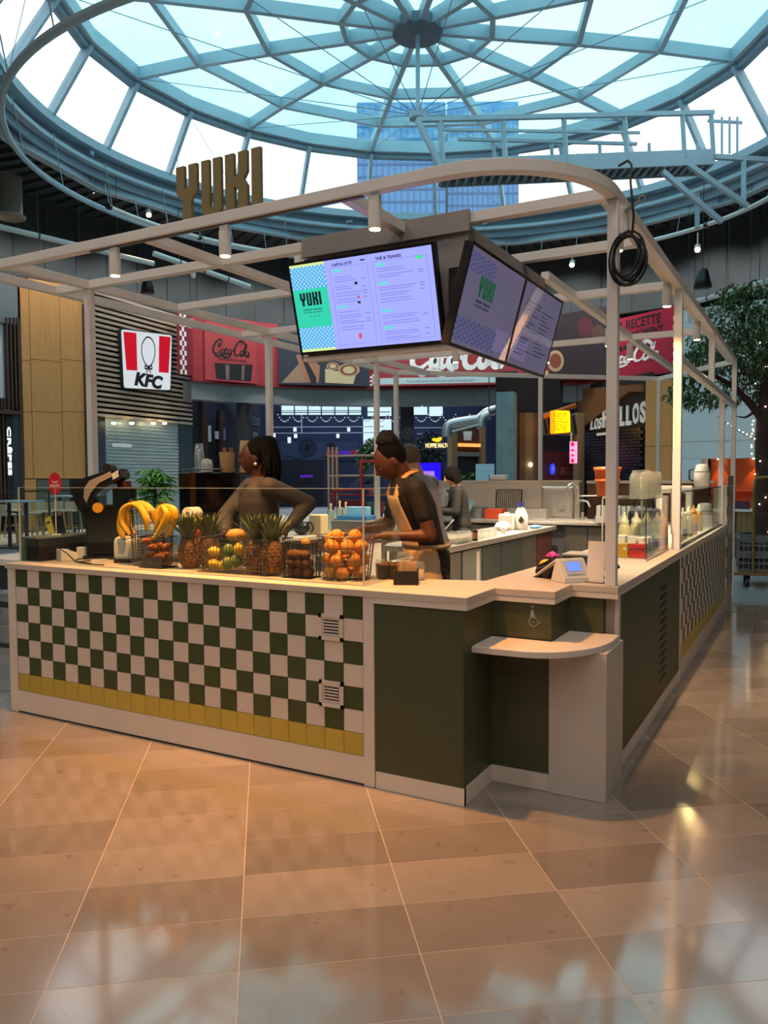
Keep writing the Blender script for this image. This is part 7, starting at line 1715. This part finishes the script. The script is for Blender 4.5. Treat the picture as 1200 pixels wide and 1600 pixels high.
cr_ = crate((1.27, 8.95, .212), 'grey slotted crate on the trolley, lower left', rad(8)); crate((1.27, 8.95, .464), 'grey slotted crate on the trolley, upper left', rad(8), cr_); crate((1.71, 9.01, .212), 'grey slotted crate on the trolley, lower right', rad(8), cr_); crate((1.71, 9.01, .464), 'grey slotted crate on the trolley, upper right', rad(8), cr_)

# ================================================================== PEOPLE
def capsule(mb, a, b, ra, rb, n=14):
    a, b = Vector(a), Vector(b); mb.ell(a, ra, n, 8); mb.ell(b, rb, n, 8); return mb.cyl(a, b, ra, rb, n)
def loft(mb, secs, n=22):
    vs = []; fs = []
    for c, rx, ry in secs:
        for k in range(n): vs.append((c[0]+rx*cos(2*pi*k/n), c[1]+ry*sin(2*pi*k/n), c[2]))
    for i in range(len(secs)-1):
        for k in range(n): fs.append((i*n+k, i*n+(k+1) % n, (i+1)*n+(k+1) % n, (i+1)*n+k))
    mb.add(vs, fs, 0, True); mb.add(vs, [tuple(range(n-1, -1, -1)), tuple(range((len(secs)-1)*n, len(secs)*n))]); return mb
def head_geo(mb, c, R_):
    nu, nv = 36, 26; vs = []; fs = []
    g = lambda a, b, s1, s2: math.exp(-(a/s1)**2-(b/s2)**2)
    for j in range(nv+1):
        t = pi*j/nv
        for i in range(nu):
            x, y, z = sin(t)*cos(2*pi*i/nu), sin(t)*sin(2*pi*i/nu), cos(t)
            p = Vector((x*.073, y*.092, z*.113))
            if z < 0: p.x *= 1-.22*(-z)**1.3; p.y = p.y*(1-.10*(-z)) - .012*(-z)
            if z < -.3 and y > 0: p.y *= 1-.45*(-z-.3)
            if y < 0:
                p.y -= .026*g(x, z+.14, .14, .17)+.012*g(x, z-.02, .10, .2)          # nose
                p.y += .010*(g(x-.38, z-.02, .17, .13)+g(x+.38, z-.02, .17, .13))     # eye sockets
                p.y -= .006*g(x, z-.24, .5, .12)                                       # brow
                p.y -= .010*g(x, z+.50, .26, .07)+.008*g(x, z+.64, .22, .06)-.004*g(x, z+.57, .3, .03)   # lips
                p.y -= .010*g(x, z+.88, .3, .14)                                       # chin
            vs.append(c + R_ @ p)
    for j in range(nv):
        for i in range(nu): fs.append((j*nu+i, (j+1)*nu+i, (j+1)*nu+(i+1) % nu, j*nu+(i+1) % nu))
    mb.add(vs, fs, 0, True)
    for sx in (-1, 1): mb.ell(c+R_ @ Vector((sx*.074, .012, -.008)), (.010, .020, .032), 10, 8, M=R_)
def hand_geo(mb, w, d, nrm, curl=.5, side=1):
    """palm, four unequal bent fingers and a thumb leaving the side of the palm; d = pointing direction, nrm = back of the hand"""
    w = Vector(w); d = Vector(d).normalized(); nrm = Vector(nrm); nrm = (nrm-d*nrm.dot(d)).normalized(); s_ = d.cross(nrm)*side
    for k in (-1.5, -.5, .5, 1.5): capsule(mb, w+d*.012+s_*k*.012, w+d*.085+s_*k*.018, .015, .0115, 8)
    for k, L in ((-1.5, .066), (-.5, .078), (.5, .074), (1.5, .058)):
        p = w+d*.088+s_*k*.0185; a = 0
        for q in range(3):
            a += curl*(.35+.35*q); seg_ = d*cos(a)-nrm*sin(a); p2 = p+seg_*L*(.42, .32, .26)[q]; capsule(mb, p, p2, .0095-.001*q, .0085-.001*q, 8); p = p2
    p = w+d*.022-s_*.024; q1 = p+(d*.6-s_*.8).normalized()*.04; q2 = q1+(d*.95-s_*.25-nrm*.4*curl).normalized()*.034; capsule(mb, p, q1, .013, .011, 8); capsule(mb, q1, q2, .011, .008, 8)
def fuse(mb, name, m, par, voxel=.008, it=4, bump=0.0):
    o = mb.build(name, m, par)
    r = o.modifiers.new('fuse', 'REMESH'); r.mode = 'VOXEL'; r.voxel_size = voxel; r.use_smooth_shade = True
    s_ = o.modifiers.new('soften', 'SMOOTH'); s_.factor = .5; s_.iterations = it
    return o
def rotm(yaw, pitch, roll=0): return Matrix.Rotation(yaw, 3, 'Z') @ Matrix.Rotation(pitch, 3, 'X') @ Matrix.Rotation(roll, 3, 'Y')
def person(label, base, rz, s, P, skin, m_shirt, m_trs, sleeve=1.0):
    t = thing('person', label, 'person', (base[0], base[1], .1), rz); t.scale = (s, s, s)
    V = {k: Vector(v) for k, v in P.items() if k not in ('torso', 'hand', 'head_rot')}
    R_ = rotm(*P['head_rot']); mb = MB()
    head_geo(mb, V['head'], R_)
    capsule(mb, V['neck'], V['head']+R_ @ Vector((0, .02, -.06)), .056, .054)
    loft(mb, [(c, rx*.95, ry*.95) for c, rx, ry in P['torso']])
    for q in 'LR':
        capsule(mb, V['sh'+q], V['el'+q], .050, .040); capsule(mb, V['el'+q], V['wr'+q], .040, .027)
        d, nrm, curl, side = P['hand'][q]; hand_geo(mb, V['wr'+q], d, nrm, curl, side)
        capsule(mb, V['hip'+q], V['kn'+q], .078, .052); capsule(mb, V['kn'+q], V['an'+q], .052, .034)
    fuse(mb, 'body', skin, t, .0075, 3)
    for sx in (-1, 1):
        p = V['head']+R_ @ Vector((sx*.029, -.077, .002)); p -= R_ @ Vector((0, -.006, 0)); e = MB().ell(p, .0105, 10, 8).build('eye', mat('eye_white', (150, 140, 130), .3), t); MB().ell(p+R_ @ Vector((0, -.0062, 0)), .0062, 8, 6).build('iris', mat('iris_dark', (24, 16, 12), .2), e)
    mb = MB(); loft(mb, [(c, rx+.012, ry+.012) for c, rx, ry in P['torso']])
    for q in 'LR':
        e = V['sh'+q].lerp(V['el'+q], min(1, sleeve)); capsule(mb, V['sh'+q], e, .064, .056)
        if sleeve > 1: capsule(mb, e, V['el'+q].lerp(V['wr'+q], sleeve-1), .056, .044)
        capsule(mb, V['neck']+Vector((0, .01, -.055)), V['sh'+q], .068, .062)
    fuse(mb, 'shirt', m_shirt, t, .010, 5)
    mb = MB(); loft(mb, [(c, rx+.008, ry+.008) for c, rx, ry in P['torso'][:2]])
    for q in 'LR': capsule(mb, V['hip'+q], V['kn'+q], .092, .068); capsule(mb, V['kn'+q], V['an'+q]+Vector((0, 0, .02)), .068, .055)
    fuse(mb, 'trousers', m_trs, t, .012, 4)
    for q in 'LR':
        a = V['an'+q]; MB().ell(a+Vector((0, -.06, -.045)), (.048, .13, .045), 14, 8).box(a.x-.045, a.x+.045, a.y-.17, a.y+.06, .0, .03).build('shoe', M_black, t)
    return t, V, R_
def torso_secs(lean, w=1.0):                 # lean = forward shift at the shoulders, facing -y
    zz = [(.86, .155, .115), (.95, .165, .12), (1.05, .140, .105), (1.16, .145, .11), (1.28, .165, .118), (1.36, .165, .105), (1.41, .12, .08), (1.44, .07, .065)]
    return [((0, -lean*max(0, (z-.92)/.5)**1.2, z), rx*w, ry*w) for z, rx, ry in zz]
def legs(): return dict(hipL=(.085, 0, .88), hipR=(-.085, 0, .88), knL=(.10, -.02, .48), knR=(-.10, -.02, .48), anL=(.105, .0, .09), anR=(-.105, 0, .09))
M_skin1 = mat('deep_brown_skin', (62, 36, 25), .5, var=.06); M_skin2 = mat('brown_skin', (86, 49, 31), .5, var=.06); M_skin3 = mat('light_skin', (206, 160, 130), .5, var=.05)
M_hair = mat('black_hair', (5, 5, 5), .8, var=.2, scale=60, bump=.5, bscale=120, spec=.2); M_hairb = mat('brown_hair', (26, 18, 15), .8, var=.2, scale=60, bump=.6, bscale=90)
M_s1 = mat('taupe_shirt', (58, 55, 60), .75, var=.08, scale=8, bump=.5, bscale=9); M_s2 = mat('black_tee', (14, 14, 16), .8, bump=.4, bscale=9); M_s3 = mat('grey_tee', (140, 134, 132), .8, bump=.4, bscale=9)
M_tr = mat('dark_trousers', (34, 36, 42), .8); M_apron = mat('beige_apron', (190, 160, 124), .8, var=.06, bump=.4, bscale=10)

# 1: braided hair, grey brown shirt, hand on hip, looking left
b1 = at(407, 741, D=5.42); rz1 = rad(-34); s1 = 1.045
def loc1(px, py, D): return tuple(Matrix.Rotation(-rz1, 3, 'Z') @ (at(px, py, D=D)-Vector((b1.x, b1.y, .1)))/s1)
P = dict(torso=torso_secs(.02), neck=(0, -.01, 1.45), head=(-.01, -.035, 1.575), head_rot=(rad(-24), rad(6), 0),
         shL=(.185, .0, 1.385), shR=(-.185, -.01, 1.385), elL=loc1(481, 787, 5.38), elR=loc1(352, 806, 5.42), wrL=loc1(452, 822, 5.25), wrR=loc1(352, 836, 5.18), **legs(),
         hand={'L': ((-.6, -.5, -.4), (.5, -.6, .3), .5, 1), 'R': ((.3, -.95, -.1), (0, -.1, 1), .45, -1)})
t, V, R_ = person('person with braided black hair in a grey brown shirt, hand on hip, looking left', b1, rz1, s1, P, M_skin1, M_s1, M_tr, 1.8)
mb = MB(); hc = V['head']
mb.ell(hc+R_ @ Vector((0, .040, .044)), (.092, .092, .100), 18, 12, M=R_); fuse(mb, 'hair_cap', M_hair, t, .008, 2)
mb = MB(); r_ = random.Random(14)
for i in range(90):
    a = rad(r_.uniform(28, 152)) if i > 10 else rad(r_.uniform(5, 175)); e = r_.uniform(.05, 1.25)
    p0 = hc+R_ @ Vector((cos(a)*.08*cos(e*.9), sin(a)*.09+.01, .02+.09*e)); out = R_ @ Vector((cos(a), sin(a)+.25, 0)); L = r_.uniform(.14, .24)
    pts = [p0, p0+out*.035+Vector((0, 0, -.02)), p0+out*.055+Vector((r_.uniform(-.01, .01), 0, -L*.5)), p0+out*.045+Vector((r_.uniform(-.02, .02), r_.uniform(-.02, .02), -L))]
    pts = smooth(pts, 3); mb.tube(pts, .0085, n=6, radii=[.0085*(1 if k < len(pts)-2 else .7)+.0015*(k % 2) for k in range(len(pts))])
mb.build('braids', M_hair, t)
MB().ell(hc+R_ @ Vector((.079, .008, -.042)), .011, 10, 8).build('pearl_earring', M_paper, t)
MB().tube([V['neck']+Vector((-.075, -.055, -.035)), V['neck']+Vector((-.03, -.10, -.065)), V['neck']+Vector((0, -.115, -.12))], .018, n=8, flat=.4).tube([V['neck']+Vector((.075, -.05, -.03)), V['neck']+Vector((.04, -.10, -.06)), V['neck']+Vector((.0, -.115, -.12))], .018, n=8, flat=.4).build('collar', M_s1, t)
for i in range(4): c = P['torso'][5-i]; MB().cyl((0, c[0][1]-c[2]-.014, c[0][2]-.02), (0, c[0][1]-c[2]-.02, c[0][2]-.02), .006, n=8).build('button', M_black, t)
w_ = V['wrR']; MB().cyl(w_+Vector((-.01, .045, .0)), w_+Vector((0, .012, .0)), .035, n=16, cap=False).build('bracelet', mat('gold_band', (206, 160, 90), .35, .7), t)

# 2: bun, black tee, beige apron, bent over the counter
P = dict(torso=torso_secs(.14), neck=(0, -.15, 1.44), head=(0, -.235, 1.53), head_rot=(rad(-6), rad(36), 0),
         shL=(.18, -.125, 1.37), shR=(-.18, -.13, 1.36), elL=(.235, -.06, 1.10), elR=(-.24, -.20, 1.11), wrL=(.13, -.31, 1.10), wrR=(-.10, -.40, 1.12), **legs(),
         hand={'L': ((-.35, -.93, -.1), (.1, 0, 1), .6, 1), 'R': ((.25, -.95, -.1), (-.1, 0, 1), .6, -1)})
hw = at(610, 741, D=4.9); rz2 = rad(-48)
off_ = Matrix.Rotation(rz2, 3, 'Z') @ Vector((0, -.235, 0))*1.05
b2 = (hw.x-off_.x, hw.y-off_.y)
t, V, R_ = person('person with a high bun in a black tee and beige apron, bowed over food', b2, rz2, 1.05, P, M_skin2, M_s2, M_tr, .58)
hc = V['head']; mb = MB(); mb.ell(hc+R_ @ Vector((0, .034, .034)), (.083, .088, .098), 18, 12, M=R_); fuse(mb, 'hair_cap', M_hair, t, .008, 2)
mb = MB(); bc_ = hc+R_ @ Vector((0, .06, .115)); r_ = random.Random(5); mb.ell(bc_, (.068, .066, .052), 18, 12)
for i in range(22): a, e = r_.uniform(0, 6.28), r_.uniform(-.6, 1.3); mb.ell(bc_+Vector((.055*cos(a)*cos(e), .053*sin(a)*cos(e), .042*sin(e))), .022, 9, 7)
fuse(mb, 'hair_bun', M_hairb, t, .007, 2)
MB().tube([bc_+R_ @ Vector((.055*cos(i*pi/8), .05*sin(i*pi/8), -.05)) for i in range(16)], .010, n=6, closed=True).build('hair_band', M_hair, t)
def apron(t, secs, z0, z1, half0, half1, m, name, n=14, off=.024):
    mb = MB(); rows = []
    import bisect
    for j in range(13):
        z = z0+(z1-z0)*j/12; zs = [c[0][2] for c in secs]; k = max(0, min(len(zs)-2, bisect.bisect(zs, z)-1)); u = max(-1.6, (z-zs[k])/(zs[k+1]-zs[k])) if z >= zs[0] else 0
        a_, b_ = secs[k], secs[k+1]; cy_ = a_[0][1]+(b_[0][1]-a_[0][1])*u; rx = a_[1]+(b_[1]-a_[1])*u+off; ry = a_[2]+(b_[2]-a_[2])*u+off
        if z < zs[0]: rx += .02; ry += .03
        hf = half0+(half1-half0)*j/12; rows.append([(rx*sin(q), cy_-ry*cos(q), z) for q in [(-hf+2*hf*i/n) for i in range(n+1)]])
    vs = [p for r in rows for p in r]; w = n+1
    o = mb.add(vs, [(j*w+i, j*w+i+1, (j+1)*w+i+1, (j+1)*w+i) for j in range(12) for i in range(n)], 0, True).build(name, m, t)
    sd = o.modifiers.new('cloth', 'SOLIDIFY'); sd.thickness = .005; return o, rows
o, rows = apron(t, P['torso'], 1.02, 1.33, 1.0, .62, M_apron, 'apron_bib'); apron(t, P['torso'], .50, 1.03, 1.75, 1.7, M_apron, 'apron_skirt')
nk = V['neck']
for sx, p in ((-1, rows[-1][1]), (1, rows[-1][-2])):
    MB().tube(smooth([p, (sx*.085, -.20, 1.40), (sx*.075, -.15, 1.455), (sx*.045, -.085, 1.475), (0, -.07, 1.47)], 5), .017, n=8, flat=.25).build('apron_strap', mat('tan_strap', (206, 156, 90), .7), t)
MB().tube([(.19*cos(a), -.03+.15*sin(a), 1.03) for a in [rad(-30+i*14) for i in range(18)]], .012, n=6).build('apron_tie', M_apron, t)

# 3: light skinned, grey tee, green apron, turned away
P = dict(torso=torso_secs(.12), neck=(0, -.12, 1.44), head=(0, -.19, 1.55), head_rot=(rad(-10), rad(24), 0),
         shL=(.185, -.11, 1.37), shR=(-.185, -.11, 1.37), elL=(.25, -.16, 1.12), elR=(-.25, -.18, 1.12), wrL=(.16, -.37, 1.08), wrR=(-.12, -.40, 1.08), **legs(),
         hand={'L': ((-.3, -.95, -.1), (0, 0, 1), .5, 1), 'R': ((.3, -.95, -.1), (0, 0, 1), .5, -1)})
hw = at(640, 741, D=6.35); rz3 = rad(-98); off_ = Matrix.Rotation(rz3, 3, 'Z') @ Vector((0, -.19, 0))*1.03
t, V, R_ = person('person in a grey tee and dark green apron standing behind the bun haired worker', (hw.x-off_.x, hw.y-off_.y), rz3, 1.06, P, M_skin3, M_s3, M_tr, .6)
hc = V['head']; mb = MB(); mb.ell(hc+R_ @ Vector((0, .018, .026)), (.080, .088, .100), 18, 12, M=R_); fuse(mb, 'hair_cap', mat('ash_hair', (112, 94, 76), .7, var=.2, scale=60), t, .008, 2)
M_gap = mat('green_apron', (44, 78, 48), .75, var=.06, bump=.3, bscale=9); o, rows = apron(t, P['torso'], 1.0, 1.36, 1.7, 1.1, M_gap, 'apron_bib', off=.03); apron(t, P['torso'], .50, 1.01, 2.0, 1.9, M_gap, 'apron_skirt')

# 4: black clothes, black bob, gloved hands, at the back counter
P = dict(torso=torso_secs(.07, .95), neck=(0, -.08, 1.44), head=(0, -.125, 1.555), head_rot=(rad(10), rad(20), 0),
         shL=(.17, -.065, 1.37), shR=(-.17, -.07, 1.37), elL=(.23, -.10, 1.12), elR=(-.23, -.13, 1.12), wrL=(.13, -.33, 1.12), wrR=(-.10, -.35, 1.12), **legs(),
         hand={'L': ((-.2, -.97, -.1), (0, 0, 1), .6, 1), 'R': ((.2, -.97, -.1), (0, 0, 1), .6, -1)})
hw = at(709, 741, D=9.55); rz4 = rad(-62); off_ = Matrix.Rotation(rz4, 3, 'Z') @ Vector((0, -.10, 0))
t, V, R_ = person('person in black with a black bob and pale gloves at the back counter', (hw.x-off_.x, hw.y-off_.y), rz4, .965, P, M_skin3, M_s2, M_tr, 1.8)
hc = V['head']; mb = MB(); mb.ell(hc+R_ @ Vector((0, .014, .022)), (.096, .106, .112), 18, 12, M=R_)
for i in range(15): a = rad(-8+i*14); capsule(mb, hc+R_ @ Vector((.078*cos(a), .082*sin(a)+.01, .03)), hc+R_ @ Vector((.082*cos(a), .085*sin(a)+.01, -.085)), .02, .014, 8)
fuse(mb, 'hair_bob', M_hair, t, .008, 3)
mb = MB()
for q in 'LR': hand_geo(mb, V['wr'+q], *P['hand'][q])
for q in 'LR': capsule(mb, V['wr'+q], V['wr'+q].lerp(V['el'+q], .2), .032, .036)
g_ = fuse(mb, 'gloves', mat('pale_glove', (226, 206, 198), .5), t, .006, 2)
